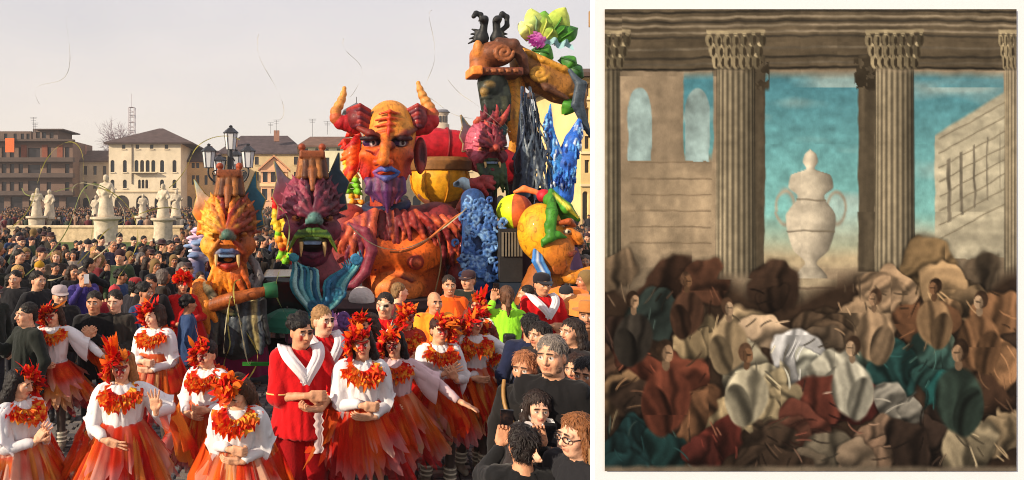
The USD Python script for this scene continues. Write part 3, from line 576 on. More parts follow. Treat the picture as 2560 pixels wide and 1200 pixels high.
        put(np.clip((1 - np.hypot((U - x) / (hd * .42), (V - y - hd * 1.15) / (hd * .6))) * 5, 0, 1), sk * .72, .15)
        hc = np.array([52, 38, 28]) * q.uniform(.8, 1.9); put(np.clip((1 - np.hypot((U - x + sg * hd * .16) / (hd * .86), (V - y + hd * .12) / (hd * 1.0))) * 6, 0, 1), hc, .4, 60, 60, k)
        put(np.clip((1 - np.hypot((U - x - sg * hd * .16) / (hd * .56), (V - y - hd * .18) / (hd * .78))) * 6, 0, 1), sk, .2, 60, 60, k); put(np.clip((1 - np.hypot((U - x - sg * hd * -.2) / (hd * .3), (V - y - hd * .25) / (hd * .66))) * 3, 0, .6), sk * .5, .2); put(np.clip((1 - np.hypot((U - x - sg * hd * .2) / (hd * .4), (V - y - hd * .1) / (hd * .09))) * 3, 0, .8), sk * .4, .1)
    put(np.clip((V - .985) / .01, 0, 1), (112, 100, 84), .3, 10, 20, 3)
    g_ = I.mean(-1, keepdims=True); I[:] = (g_ + (I - g_) * .92) * np.where(V < .56, TOP_, LOW_)[..., None]
    I[:] *= (.88 + .24 * nz(60, 60, 3, 21))[..., None]
    return I, n, m
TOP_, LOW_ = .90, .84
d = 3.1
t = thing('picture_board', 'tall white board carrying a dark painted picture of a columned hall, on the right', 'board', G(2020, d))
x0, x1, z0, z1 = X_(1487, d), X_(2620, d), H - 760 / F * d, H + 560 / F * d
obj('panel', bx(x0, x1, d, d + .05, z0, z1), 'board_paint', t, smooth=False, col=(.82, .83, .87), world=True)
I, n, m = painting()
xa, xb, za, zb = X_(1510, d), X_(2537, d), Z_(1176, d), Z_(24, d)
gx, gz = np.meshgrid(np.linspace(xa, xb, n), np.linspace(zb, za, m))
cv = sheet(np.stack([gx, np.full_like(gx, d - .008), gz], -1), np.array([rgb(c) for c in np.clip(I, 4, 250).reshape(-1, 3)]))
cv.faces = cv.faces[:, ::-1]
obj('painted_canvas', cv, 'canvas', t, world=True, label='dark brown and blue-green painted picture with columns, sky, urn and heaped cloth')
obj('canvas_stretcher', bx(xa + .004, xb - .004, d - .0065, d - .001, za + .004, zb - .004), 'matte_paint', t, smooth=False, col=rgb(120, 100, 80), world=True)
for px in (1560, 2540):
    x = X_(px, d); obj('post', bx(x - .045, x + .045, d + .053, d + .143, .0, z1 - .1), 'matte_paint', t, smooth=False, col=rgb(150, 120, 84), world=True)
for z in (z0 + .12, z1 - .2): obj('batten', bx(x0 + .05, x1 - .05, d + .146, d + .18, z, z + .08), 'matte_paint', t, smooth=False, col=rgb(150, 120, 84), world=True)
# ================================================================ THE CARNIVAL FLOAT: papier-mache figures
class Fig:
    """Lays a figure out at distance d: px, py as seen in the photograph, q towards the viewer, all in pixels of that distance."""
    def __init__(s, d): s.d, s.u = d, d / F
    def __call__(s, px, py, q=0): return np.array([(px - CX) * s.u, s.d - q * s.u, H - (py - CY) * s.u])
    def r(s, *a): return np.array([a[0], a[1] if len(a) > 1 else a[0], a[2] if len(a) > 2 else a[0]]) * s.u
    def P(s, pts): return [s(*p) for p in pts]
    def px(s, v): return CX + v[:, 0] / s.u, CY - (v[:, 2] - H) / s.u
    def base(s, px): return ((px - CX) * s.u, s.d, 0)
def strokes(f, amt=.35, sc=.12, seed=0, dark=.45, flow=(1, .35)):
    """Brushed paint: tone varied in streaks, thin darker lines drawn along them."""
    def fn(v, n, C):
        a, b = f.px(v); w = fb(np.stack([a * flow[0], b * flow[1], v[:, 1] / f.u * .5], 1), sc, 3, seed); l = np.abs(np.sin(fb(np.stack([a * flow[0], b * flow[1], a * 0], 1), sc * .5, 2, seed + 5) * 40))
        return np.clip(C * (1 - amt + 2 * amt * w)[:, None] * (1 - dark * (l < .18))[:, None], 0, .95)
    return fn
def fin(f, pts, th, c, edge, q=0, tip=None):
    """A webbed ear: membrane with thick ribs."""
    p = Polygon([f(*a)[[0, 2]] for a in pts]); m = trimesh.creation.extrude_polygon(p, th * f.u, engine='earcut'); v = m.vertices
    m = trimesh.Trimesh(np.stack([v[:, 0], f.d - q * f.u + th * f.u - v[:, 2], v[:, 1]], 1), m.faces, process=False); m = m.subdivide().subdivide(); w = fb(m.vertices, 3.5 / (f.u * 60), 3)
    col = np.array(c) * (.55 + .9 * w)[:, None]; a, b = f.px(m.vertices)
    if tip is not None: t = np.clip((b - min(q_[1] for q_ in pts)) / 90, 0, 1)[:, None]; col = col * (1 - t) + np.array(tip) * t
    m.metadata['col'] = np.clip(col, 0, .9)
    ms = [m]
    for i in range(len(pts)): ms.append(tube([f(*pts[i], q - th / 2 + 2), f(*pts[(i + 1) % len(pts)], q - th / 2 + 2)], [2.6 * f.u, 2 * f.u], 6, np.array(edge) * .6))
    return merge(ms)
def strands(S, f, starts, ends, q0, q1, r0, r1, cols, seed, wave=8, n=6, k=3):
    g = np.random.default_rng(seed)
    for i, (a, b) in enumerate(zip(starts, ends)):
        t = np.linspace(0, 1, n); ph = g.uniform(0, 6); p = [(a[0] + (b[0] - a[0]) * x + wave * math.sin(x * 5 + ph) * x, a[1] + (b[1] - a[1]) * x, q0 + (q1 - q0) * x + 14 * math.sin(math.pi * x)) for x in t]
        S.path(f.P(p), np.linspace(r0, r1, n) * f.u, cols[int(g.integers(len(cols)))], k * f.u)
def feathers(f, spine, L_, n, cols, seed, side=-1, r=7, q=-20):
    """A plume of overlapping thick feathers along a spine."""
    S = Sculpt(); g = np.random.default_rng(seed); P = spline([(*p, q) for p in spine], n)
    for i, p in enumerate(P):
        for sd in (-1, 1):
            a = math.radians(g.uniform(15, 60)); l = L_ * g.uniform(.7, 1.15); c = cols[int(i / n * len(cols)) % len(cols)] if g.random() < .75 else cols[int(g.integers(len(cols)))]
            e = p + np.array([sd * l * math.cos(a), -l * math.sin(a) * .4 + l * .5, g.uniform(0, 16)]); S.path(f.P([p, p * .45 + e * .55 + [0, -4, 6], e]), [r * .8 * f.u, r * f.u, r * .25 * f.u], c, 2 * f.u)
    return S.mesh(2.4 * f.u, shade=strokes(f, .25, .15, seed))
def finger_hand(S, f, wrist, tips, c, r=9, q=40, kn=.5):
    w = np.array([*wrist, q])
    for i, t in enumerate(tips):
        e = np.array([*t, q + 6]); m = w * (1 - kn) + e * kn + [0, -6, 16]; S.path(f.P([w, m, e]), [r * 1.5 * f.u, r * f.u, r * .7 * f.u], c if i % 2 else np.array(c) * .82, 3 * f.u)
    return S
d8 = rgb
# ---- the great horned head and body
f = Fig(13.0); u = f.u
MAR, ORG, YEL, DRED, PUR = rgb(112, 30, 34), rgb(218, 88, 26), rgb(214, 138, 48), rgb(176, 40, 26), rgb(104, 42, 78)
t = thing('devil_figure', 'giant orange horned devil bust with purple beard in the middle of the float', 'sculpture', f.base(985))
S = Sculpt()
S.ell(f(974, 333, 0), f.r(64, 78, 82), YEL, 10 * u).ell(f(962, 390, 18), f.r(61, 62, 70), ORG, 22 * u).ell(f(957, 448, 28), f.r(33, 40, 42), DRED, 20 * u)
S.ell(f(917, 392, 50), f.r(24, 22, 20), rgb(232, 96, 30), 14 * u).ell(f(1000, 394, 44), f.r(26, 22, 20), rgb(206, 78, 30), 14 * u)
S.ell(f(912, 420, 36), f.r(17, 22, 34), rgb(206, 40, 22), 14 * u).ell(f(1001, 424, 26), f.r(17, 20, 36), rgb(170, 44, 30), 14 * u)
S.path(f.P([(892, 326, 52), (918, 342, 74), (950, 372, 88)]), np.array([6, 10, 9]) * u, rgb(110, 30, 18), 7 * u).path(f.P([(1030, 328, 44), (1000, 343, 70), (966, 372, 88)]), np.array([6, 10, 9]) * u, rgb(96, 26, 20), 7 * u)
for x in (922, 993): S.ell(f(x, 361, 78), f.r(25, 24, 13), rgb(40, 14, 26), 7 * u, '-')
for x, s_ in ((922, -1), (993, 1)):
    S.ell(f(x, 362, 50), f.r(21, 14, 11), rgb(70, 36, 84), 2 * u).ell(f(x + 3, 363, 58), f.r(9, 8, 7.5), rgb(226, 216, 214), 1.5 * u).ell(f(x + 4, 363, 65), f.r(4, 3, 5), rgb(24, 16, 24), u)
    S.path(f.P([(x - 24, 350 - s_ * 3, 66), (x, 352, 74), (x + 23, 350 + s_ * 3, 66)]), np.array([5, 7, 5]) * u, rgb(36, 14, 24), 3 * u)
S.path(f.P([(953, 352, 80), (948, 392, 98), (945, 408, 104)]), np.array([9, 11, 14]) * u, rgb(226, 118, 36), 8 * u).ell(f(930, 411, 90), f.r(9), rgb(210, 80, 30), 6 * u).ell(f(962, 411, 90), f.r(9), rgb(206, 78, 30), 6 * u)
for sg, x in ((-1, 930), (1, 968)): S.path(f.P([(x, 404, 84), (x + sg * 18, 424, 74), (x + sg * 20, 452, 62)]), np.array([4, 5, 3]) * u, rgb(92, 20, 20), 5 * u, '-')
S.path(f.P([(926, 434, 78), (942, 426, 88), (952, 428, 92), (964, 426, 88), (986, 434, 74)]), np.array([4, 6, 6, 6, 4]) * u, rgb(66, 100, 176), 3 * u)
S.path(f.P([(930, 440, 78), (953, 450, 86), (982, 440, 74)]), np.array([4, 8, 4]) * u, rgb(58, 84, 150), 3 * u); S.ell(f(954, 437, 84), f.r(20, 8, 3.5), rgb(24, 16, 30), 2 * u, '-')
for y, w_ in ((292, 26), (307, 34), (322, 36), (336, 30)): S.path(f.P([(966 - w_, y + 2, 66), (964, y - 3, 80), (962 + w_, y + 2, 64)]), np.array([2.5, 4, 2.5]) * u, rgb(196, 66, 22), 4 * u)
S.path(f.P([(964, 286, 74), (959, 350, 84)]), 3.5 * u, rgb(186, 44, 20), 4 * u)
S.ell(f(898, 428, 66), f.r(9, 14, 26), rgb(150, 30, 20), 12 * u, '-').ell(f(1014, 428, 58), f.r(9, 14, 26), rgb(110, 26, 28), 12 * u, '-')
for j in range(4): S.path(f.P([(905 + 5 * j, 378 + 4 * j, 66), (922 + 3 * j, 384 + 3 * j, 74), (938, 380, 76)]), 1.6 * u, rgb(120, 20, 20), 2 * u, '-')
for k in range(6): S.path(f.P([(985 + k * 6, 395 + k * 2, 62 - k * 5), (998 + k * 5, 424 + k * 3, 48 - k * 4)]), 2.2 * u, rgb(140, 30, 40), 2 * u)
for k in range(5): S.path(f.P([(898 + k * 6, 398 + k * 4, 52 + k * 2), (890 + k * 6, 432 + k * 4, 40 + k * 3)]), 2.2 * u, rgb(150, 24, 20), 2 * u)
S.cap(f(962, 460, -6), f(966, 530, -14), 36 * u, 40 * u, rgb(206, 84, 28), 16 * u)
def devil_paint(v, n, C):
    a, b = f.px(v); C = C.copy(); w = fb(v, 2.2, 3, 5)
    for m, c in ((np.clip((b - 385) / 70, 0, 1) * np.clip((935 - a) / 30 + w, 0, 1) * .8, rgb(196, 30, 18)), (np.clip((a - 985 + 40 * (w - .5)) / 50, 0, 1) * np.clip((b - 330) / 60, 0, 1) * .75, rgb(126, 34, 40)), (np.clip((b - 440) / 40, 0, 1) * .5, rgb(150, 44, 30))): C += (np.array(c) - C) * m[:, None]
    return strokes(f, .3, .06, 3, .4, (1, .6))(v, n, C)
head_ = obj('head', S.mesh(2.2 * u, shade=devil_paint), 'paint', t, world=True)
for nm, pts, rr in (('horn', [(888, 312, 0), (866, 308, 2), (846, 303, 4), (838, 288, 4), (846, 266, 2), (856, 244, 0), (861, 220, -4)], [23, 18, 15, 12.5, 10.5, 8.5, 5]), ('horn', [(1040, 310, 0), (1062, 312, 0), (1078, 300, 0), (1076, 278, -2), (1064, 252, -4), (1054, 230, -6), (1047, 206, -8)], [25, 21, 17, 14, 11, 8.8, 5])):
    P = spline(f.P(pts), 34); R_ = np.interp(np.linspace(0, 1, 34), np.linspace(0, 1, 7), rr) * (1 + .17 * np.sin(np.arange(34) * 1.55)); S = Sculpt(); cs = [tuple(np.array(rgb(176, 26, 34)) * (1 - k) + np.array(rgb(206, 138, 66)) * k) for k in np.clip((np.arange(34) - 9) / 9, 0, 1)]
    S.path(P, R_ * u, None, 1.5 * u, cols=cs); obj(nm, S.mesh(1.8 * u, shade=strokes(f, .2, .1, 7, .3, (.3, 1))), 'paint', t, world=True)
for x, sg in ((896, -1), (1036, 1)):
    S = Sculpt(); S.ell(f(x, 300, 12), f.r(30, 34, 30), MAR)
    for k in range(6): S.path(f.P([(x + sg * 26, 276 + k * 8, 8), (x, 270 + k * 10, 44), (x - sg * 24, 282 + k * 10, 34)]), 5.5 * u, [rgb(150, 44, 40), rgb(92, 24, 40)][k % 2], 2 * u)
    obj('hair_bun', S.mesh(2 * u, shade=strokes(f, .2, .1, 2)), 'paint', t, world=True)
S = Sculpt(); S.ell(f(1052, 388, -6), f.r(17, 16, 46), rgb(128, 40, 42)).ell(f(1056, 386, 12), f.r(9, 10, 32), rgb(70, 20, 32), 4 * u, '-').ell(f(1050, 420, 4), f.r(9, 8, 16), rgb(150, 52, 44), 6 * u); obj('ear', S.mesh(2 * u, shade=strokes(f)), 'paint', t, world=True)
S = Sculpt(); strands(S, f, [(892 - k, 350 + 12 * k) for k in range(7)], [(866 - k % 3 * 4, 372 + 14 * k) for k in range(7)], 0, -6, 12, 4, [rgb(216, 40, 24), rgb(230, 96, 30), rgb(186, 26, 24)], 4, 5); obj('ear', S.mesh(2 * u, shade=strokes(f)), 'paint', t, world=True)
S = Sculpt(); g = np.random.default_rng(3)
for k in range(17):
    x = 914 + k * 5.2; e = abs(k - 8) / 8; S.path(f.P([(x, 452 + 3 * math.sin(k), 50 + 22 * (1 - e)), (x + g.normal(0, 5), 478, 58 + 18 * (1 - e)), (958 + (x - 958) * .45 + g.normal(0, 5), 502 + 18 * (1 - e) + g.normal(0, 5), 70)]), np.array([9, 9, 2.5]) * u, [rgb(84, 40, 92), rgb(130, 60, 100), rgb(66, 32, 76), rgb(104, 40, 60)][k % 4], 2 * u)
obj('beard', S.mesh(2 * u, shade=strokes(f, .25, .2, 9)), 'paint', t, world=True)
a = np.linspace(0, 2 * np.pi, 41); S = Sculpt(); S.path([f(966 + 50 * math.cos(k), 516 - 8 * math.cos(k) + 9 * math.sin(k), 46 * math.sin(k) - 10) for k in a], 12 * u, rgb(26, 32, 62), 2 * u); obj('neck_ring', S.mesh(2.4 * u), 'paint', t, world=True)
S = Sculpt(); S.ell(f(1000, 610, -30), f.r(140, 90, 100), MAR).ell(f(1010, 690, -20), f.r(105, 80, 120), rgb(170, 70, 30), 30 * u)
S.ell(f(1022, 632, 34), f.r(78, 52, 54), rgb(232, 104, 26), 20 * u).ell(f(930, 628, 40), f.r(64, 50, 50), rgb(206, 90, 28), 20 * u).ell(f(985, 712, 50), f.r(62, 48, 40), rgb(226, 120, 52), 12 * u).ell(f(978, 765, 40), f.r(66, 50, 44), rgb(196, 86, 40), 12 * u)
S.ell(f(1024, 648, 86), f.r(20, 10, 18), rgb(150, 46, 30), 3 * u).ell(f(1026, 648, 94), f.r(9, 8, 9), rgb(206, 92, 50), 3 * u); S.path(f.P([(950, 664, 74), (1015, 690, 82), (1086, 664, 58)]), 5 * u, rgb(110, 30, 18), 5 * u, '-'); S.path(f.P([(930, 742, 80), (985, 752, 88), (1040, 738, 70)]), 4 * u, rgb(110, 30, 18), 5 * u, '-')
S.ell(f(1092, 560, -10), f.r(56, 56, 56), MAR, 24 * u).ell(f(872, 562, -10), f.r(52, 54, 54), rgb(140, 44, 36), 24 * u)
S.cap(f(1112, 570, 0), f(1165, 652, 20), 50 * u, 38 * u, rgb(120, 34, 32), 16 * u).cap(f(1150, 628, 26), f(1172, 690, 40), 40 * u, 34 * u, rgb(232, 116, 28), 5 * u).cap(f(852, 580, 0), f(868, 690, 20), 44 * u, 34 * u, rgb(140, 50, 50), 14 * u)
obj('body', S.mesh(3.2 * u, shade=strokes(f, .3, .06, 12, .45)), 'paint', t, world=True)
S = Sculpt(); strands(S, f, [(890 + 6.2 * k, 526 + abs(k - 14) * .8 + 7 * (k % 3)) for k in range(40)], [(858 + 8.6 * k, 588 + 26 * math.sin(k * .18) + 16 * (k % 4)) for k in range(40)], 48, 64, 8, 2, [MAR, rgb(140, 42, 34), rgb(190, 84, 44), rgb(86, 24, 32), rgb(112, 34, 32)], 6, 8)
strands(S, f, [(1030 + 7 * k, 528 + 3.4 * k + 12 * (k % 3)) for k in range(20)], [(1046 + 7.6 * k, 604 + 4 * k + 18 * (k % 3)) for k in range(20)], 44, 50, 8, 2, [MAR, rgb(130, 40, 36), rgb(206, 90, 50)], 16, 8)
obj('fur_cape', S.mesh(2.2 * u, shade=strokes(f, .25, .15, 5)), 'paint', t, world=True)
S = Sculpt(); strands(S, f, [(930 - 6 * k, 528 + 3 * k) for k in range(16)], [(905 - 6.5 * k + 18 * (k % 3), 650 + 12 * (k % 4) - 4 * k) for k in range(16)], 64, 70, 10, 4, [rgb(176, 66, 44), rgb(140, 46, 40), rgb(206, 96, 58), rgb(110, 38, 58)], 26, 13, 9); obj('long_hair', S.mesh(2.2 * u, shade=strokes(f, .25, .15, 8)), 'paint', t, world=True)
S = Sculpt(); S.path(f.P([(868, 560, 70), (905, 575, 84), (920, 620, 88), (905, 670, 86), (880, 700, 80), (852, 706, 70)]), np.array([8, 11, 13, 12, 10, 6]) * u, rgb(128, 48, 66), 4 * u); obj('tail', S.mesh(2.2 * u, shade=strokes(f, .3, .2, 3, .4, (.4, 1))), 'paint', t, world=True)
S = Sculpt(); S.path(f.P([(1150, 684, 44), (1180, 700, 52), (1216, 726, 40)]), np.array([40, 46, 58]) * u, rgb(112, 34, 34), 6 * u).ell(f(1192, 732, 40), f.r(50, 60, 30), rgb(40, 14, 18), 8 * u, '-'); obj('glove_cuff', S.mesh(2.6 * u, shade=strokes(f, .25, .06)), 'paint', t, world=True)
obj('bow', tube(spline(f.P([(962, 622, 96), (1040, 598, 110), (1090, 560, 96), (1142, 528, 80)]), 20), 3.2 * u, 6, rgb(196, 104, 48)), 'paint', t, world=True); obj('bow_string', tube(spline(f.P([(1070, 580, 98), (1082, 640, 96), (1068, 720, 90), (1062, 760, 84)]), 16), 1.6 * u, 5, rgb(140, 116, 78)), 'paint', t, world=True)
t = thing('feather_plume', 'yellow, red and green feather plume behind the left side of the horned head', 'plume', Fig(13.6).base(878)); obj('plume', feathers(Fig(13.6), [(884, 335), (872, 400), (876, 450), (892, 505)], 30, 13, [rgb(216, 44, 24), rgb(240, 180, 40), rgb(244, 206, 70), rgb(120, 190, 40), rgb(236, 150, 40)], 5), 'paint', t, world=True)

# ---- the spiky-eared goblins
def goblin(name, label, cx, cy, dist, pal, sc=1.0, fins=True, jaw=0, crownw=True, look_=0):
    f = Fig(dist); u = f.u; A, B, Cc, NO, LIP, FIN, EDGE = pal[:7]; o = lambda x, y, q=0: f(cx + (x + look_ * q * .004) * sc, cy + y * sc, q * sc); k = u * sc
    t = thing(name, label, 'sculpture', f.base(cx)); S = Sculpt()
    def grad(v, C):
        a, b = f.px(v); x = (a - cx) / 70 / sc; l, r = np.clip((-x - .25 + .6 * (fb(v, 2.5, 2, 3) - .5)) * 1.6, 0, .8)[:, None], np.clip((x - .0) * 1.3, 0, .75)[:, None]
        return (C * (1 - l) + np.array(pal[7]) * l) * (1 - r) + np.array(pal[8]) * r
    S.ell(o(-3, -8, -10), f.r(70, 70, 84) * sc, A, 8 * k).ell(o(0, 70 + jaw, 22), f.r(50, 44, 44) * sc, A, 22 * k).ell(o(2, 100 + jaw * 1.4, 26), f.r(34, 34, 26) * sc, B, 16 * k)
    for sg in (-1, 1):
        for row, (r0, r1, qa, qb, rr) in enumerate(((.62, 1.12, 40, 8, 6.0), (.36, .86, 66, 34, 7.0), (.13, .60, 84, 60, 7.0))):
            for j in range(7 - row):
                an = math.radians(-6 + (j + .5 * (row % 2)) * (15 if row < 2 else 18)); cx_, sy_ = sg * math.cos(an), math.sin(an)
                P0, P1 = (72 * cx_ * r0, 14 - 96 * sy_ * r0), (72 * cx_ * r1, 10 - 96 * sy_ * r1 - 4); S.path([o(*P0, qa), o((P0[0] + P1[0]) / 2, (P0[1] + P1[1]) / 2 - 3, (qa + qb) / 2 + 9), o(*P1, qb)], np.array([rr * .75, rr, 1.6]) * k, [np.array(A) * 1.05, np.array(B), np.array(Cc), np.array(B) * .55][(j + row * 2 + (sg > 0)) % 4], 2.4 * k)
        S.path([o(sg * 54, -14, 52), o(sg * 34, -2, 76), o(sg * 10, 12, 88)], np.array([6, 8.5, 6]) * k, np.array(B) * .8, 3 * k)
        for j in range(5): S.path([o(sg * (20 + 4 * j), 40 + j * 4, 72 - 3 * j), o(sg * (46 - j * 2), 52 + 11 * j, 52 - 2 * j), o(sg * (46 - 7 * j), 74 + 11 * j, 38)], np.array([3, 5.5, 3]) * k, [B, A, Cc][j % 3], 2 * k)
        S.path([o(sg * 58, 12, 40), o(sg * 34, 18, 62), o(sg * 14, 14, 78)], np.array([3, 5, 3]) * k, np.array(B) * .3, 5 * k, '-'); S.ell(o(sg * 36, 19, 58), f.r(12, 8, 5) * sc, rgb(226, 150, 40), 2 * k).ell(o(sg * 34, 19, 65), f.r(4, 3, 4) * sc, rgb(20, 14, 14), k)
        S.ell(o(sg * 44, 48, 42), f.r(24, 24, 26) * sc, A, 10 * k); S.path([o(sg * 18, 36, 76), o(sg * 40, 62, 60), o(sg * 40, 92 + jaw, 40)], np.array([5, 6, 4]) * k, B, 5 * k)
        for j in range(4): S.path([o(sg * (30 + j * 9), 32 + j * 5, 66 - j * 5), o(sg * (50 + j * 7), 26 + j * 9, 44 - j * 6)], 2.6 * k, B, 2.5 * k)
    S.ell(o(4, 20, 88), f.r(15, 17, 13) * sc, NO, 4 * k).ell(o(-9, 26, 80), f.r(8) * sc, NO, 4 * k).ell(o(17, 26, 80), f.r(8) * sc, NO, 4 * k)
    S.ell(o(0, 78 + jaw, 66), f.r(30, 28, 15) * sc, rgb(34, 12, 18), 5 * k, '-'); S.path([o(-34, 70 + jaw * .6, 52), o(-14, 60 + jaw * .6, 70), o(14, 60 + jaw * .6, 70), o(34, 70 + jaw * .6, 52)], np.array([4, 5.5, 5.5, 4]) * k, LIP, 4 * k); S.path([o(-28, 92 + jaw, 54), o(0, 98 + jaw, 66), o(28, 92 + jaw, 54)], np.array([4, 7, 4]) * k, B, 4 * k)
    S.box(o(0, 70 + jaw * .7, 62), f.r(20, 6, 6) * sc, 2 * k, rgb(120, 150, 186), 2 * k)
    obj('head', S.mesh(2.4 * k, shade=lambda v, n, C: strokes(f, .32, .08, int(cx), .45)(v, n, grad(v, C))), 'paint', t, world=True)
    for x in (-25, 27): obj('fang', tube([o(x, 70 + jaw * .7, 64), o(x * 1.02, 84 + jaw * .8, 70), o(x * 1.05, 100 + jaw, 62)], np.array([5, 4, .8]) * k, 8, rgb(196, 160, 104)), 'paint', t, world=True)
    if fins:
        for sg, pts in ((-1, [(-40, -60), (-64, -78), (-90, -114), (-83, -70), (-94, -30), (-80, -6), (-84, 26), (-60, 18)]), (1, [(30, -66), (46, -92), (64, -134), (66, -92), (88, -64), (78, -32), (84, 0), (58, 8)])): obj('ear_fin', fin(f, [(cx + x * sc, cy + y * sc) for x, y in pts], 12 * sc, FIN[0 if sg < 0 else 1], EDGE, q=-2 * sc, tip=A if sg < 0 else None), 'paint', t, world=True)
    if crownw:
        S = Sculpt(); cc = rgb(112, 66, 32)
        for j in range(7): a = j / 6 * math.pi; S.cap(o(-26 * math.cos(a), -120, 20 * math.sin(a)), o(-32 * math.cos(a), -76, 30 * math.sin(a) + 16), 7 * k, 8 * k, [cc, rgb(150, 92, 42), rgb(80, 44, 26)][j % 3], 2 * k)
        S.box(o(0, -128, 6), f.r(30, 24, 9) * sc, 4 * k, rgb(124, 64, 34), 3 * k).box(o(0, -100, 8), f.r(22, 20, 24) * sc, 4 * k, cc, 4 * k).cap(o(0, -90, 40), o(0, -46, 62), 9 * k, 6 * k, rgb(140, 78, 38), 4 * k)
        for x in (-24, 24): S.ell(o(x, -146, 10), f.r(9, 9, 9) * sc, rgb(150, 66, 36), 3 * k)
        obj('crown', S.mesh(2.2 * k, shade=strokes(f, .3, .15, 4)), 'paint', t, world=True)
    return t, f, o, k
t, f, o, k = goblin('goblin_figure', 'orange-yellow goblin with blue-green ear fins and green nose at the left front of the float', 575, 562, 9.8,
    (rgb(222, 120, 34), rgb(156, 40, 26), rgb(206, 150, 50), rgb(70, 104, 92), rgb(74, 104, 150), (rgb(150, 186, 176), rgb(44, 96, 116)), rgb(206, 170, 80), rgb(226, 178, 60), rgb(112, 50, 28)), 1.0)
u = f.u; S = Sculpt(); S.cap(o(-4, 100, -10), o(0, 150, -6), 44 * u, 50 * u, rgb(206, 106, 34), 10 * u).ell(o(0, 190, -20), f.r(72, 54, 60), rgb(150, 84, 36), 16 * u)
strands(S, f, [(545 + 6 * i, 648) for i in range(10)], [(528 + 11 * i, 716 + 8 * (i % 3)) for i in range(10)], 34, 46, 8, 4, [rgb(240, 140, 36), rgb(196, 92, 34), rgb(150, 60, 30)], 3, 6); obj('neck', S.mesh(2.4 * u, shade=strokes(f, .25, .1, 2)), 'paint', t, world=True)
S = Sculpt()
for i in range(6): S.path(f.P([(505 + 6 * i, 698 + 6 * i, 20), (528 + 5 * i, 715 + 8 * i, 60), (552 + 8 * i, 760 + 3 * i, 56)]), np.array([9, 10, 7]) * u, [rgb(206, 186, 130), rgb(48, 62, 44), rgb(176, 160, 120), rgb(36, 44, 40)][i % 4], 3 * u)
S.path(f.P([(540, 752, 62), (590, 735, 74), (640, 724, 70), (672, 718, 60)]), np.array([17, 16, 13, 11]) * u, rgb(150, 78, 32), 5 * u); obj('arm', S.mesh(2.3 * u, shade=strokes(f, .3, .1, 2)), 'paint', t, world=True)
obj('cuff', tube(f.P([(664, 719, 60), (694, 716, 54)]), [18 * u, 20 * u], 12, rgb(32, 92, 56)), 'paint', t, world=True)
S = finger_hand(Sculpt(), f, (508, 722), [(492, 800), (512, 826), (530, 818), (546, 790)], rgb(232, 140, 48), 11, 48); S.ell(f(505, 725, 36), f.r(24, 20, 34), rgb(226, 130, 44), 8 * u); obj('hand', S.mesh(2.1 * u, shade=strokes(f, .25, .1, 6)), 'paint', t, world=True)
S = Sculpt(); S.path(f.P([(622, 640, 10), (640, 660, 20), (652, 690, 30), (640, 712, 34), (622, 700, 30), (632, 684, 28)]), np.array([9, 10, 10, 9, 7, 4]) * u, rgb(110, 104, 104), 3 * u); obj('curl', S.mesh(2 * u, shade=strokes(f, .35, .2, 3)), 'paint', t, world=True)
S = Sculpt(); S.cap(f(590, 745, -20), f(595, 845, -20), 58 * u, 74 * u, rgb(60, 60, 58)); strands(S, f, [(528 + 11 * i, 748 + 6 * (i % 2)) for i in range(13)], [(520 + 12.5 * i, 846 + 12 * (i % 3)) for i in range(13)], 30, 48, 9, 6, [rgb(84, 84, 76), rgb(48, 50, 50), rgb(150, 136, 90), rgb(66, 74, 82)], 7, 5); obj('robe', S.mesh(2.6 * u, shade=strokes(f, .4, .12, 8)), 'paint', t, world=True)
a = np.linspace(0, 2 * np.pi, 73)[None]; tt = np.linspace(0, 1, 10)[:, None]; rr = (66 + 14 * tt + 4 * tt * np.sin(a * 12)) * u; c0 = f(596, 842, -20)
obj('skirt', sheet(np.stack([c0[0] + rr * np.cos(a), c0[1] + .8 * rr * np.sin(a), c0[2] - 92 * u * tt + 0 * a], -1), rgb(104, 20, 58)), 'cloth', t, world=True)
t, f, o, k = goblin('goblin_figure', 'maroon-purple goblin with dark ear fins and green moustache, left of the devil', 780, 522, 10.6,
    (rgb(122, 44, 62), rgb(76, 22, 48), rgb(150, 70, 84), rgb(86, 128, 122), rgb(58, 92, 46), (rgb(70, 96, 110), rgb(34, 54, 70)), rgb(168, 150, 90), rgb(140, 60, 80), rgb(78, 26, 40)), 1.05, jaw=8)
u = f.u; S = Sculpt()
for sg in (-1, 1):
    for i in range(5): S.path([o(sg * 4, 46 + i * 3, 78 - i), o(sg * (26 + 3 * i), 46 + 4 * i, 70), o(sg * (48 + i * 2), 66 + 8 * i, 48)], np.array([5, 5, 2.5]) * u, [rgb(54, 92, 40), rgb(110, 140, 50), rgb(34, 62, 36)][i % 3], 2 * u)
obj('moustache', S.mesh(2 * u, shade=strokes(f, .3, .2, 2)), 'paint', t, world=True)
S = Sculpt(); S.cap(f(785, 650, -10), f(792, 690, 0), 50 * u, 48 * u, rgb(118, 42, 54), 10 * u).ell(f(795, 705, 0), f.r(66, 44, 70), rgb(110, 40, 52), 14 * u).ell(f(772, 690, 30), f.r(26, 20, 22), rgb(138, 56, 60), 8 * u).ell(f(820, 690, 30), f.r(26, 20, 22), rgb(120, 46, 54), 8 * u)
for i in range(3): S.ell(f(796, 722 + 18 * i, 34), f.r(28, 16, 9), rgb(128, 52, 56), 6 * u)
obj('chest', S.mesh(2.4 * u, shade=strokes(f, .25, .07, 3)), 'paint', t, world=True)
S = Sculpt(); BL = [rgb(52, 132, 150), rgb(150, 196, 196), rgb(26, 84, 116), rgb(110, 172, 176), rgb(46, 110, 150)]
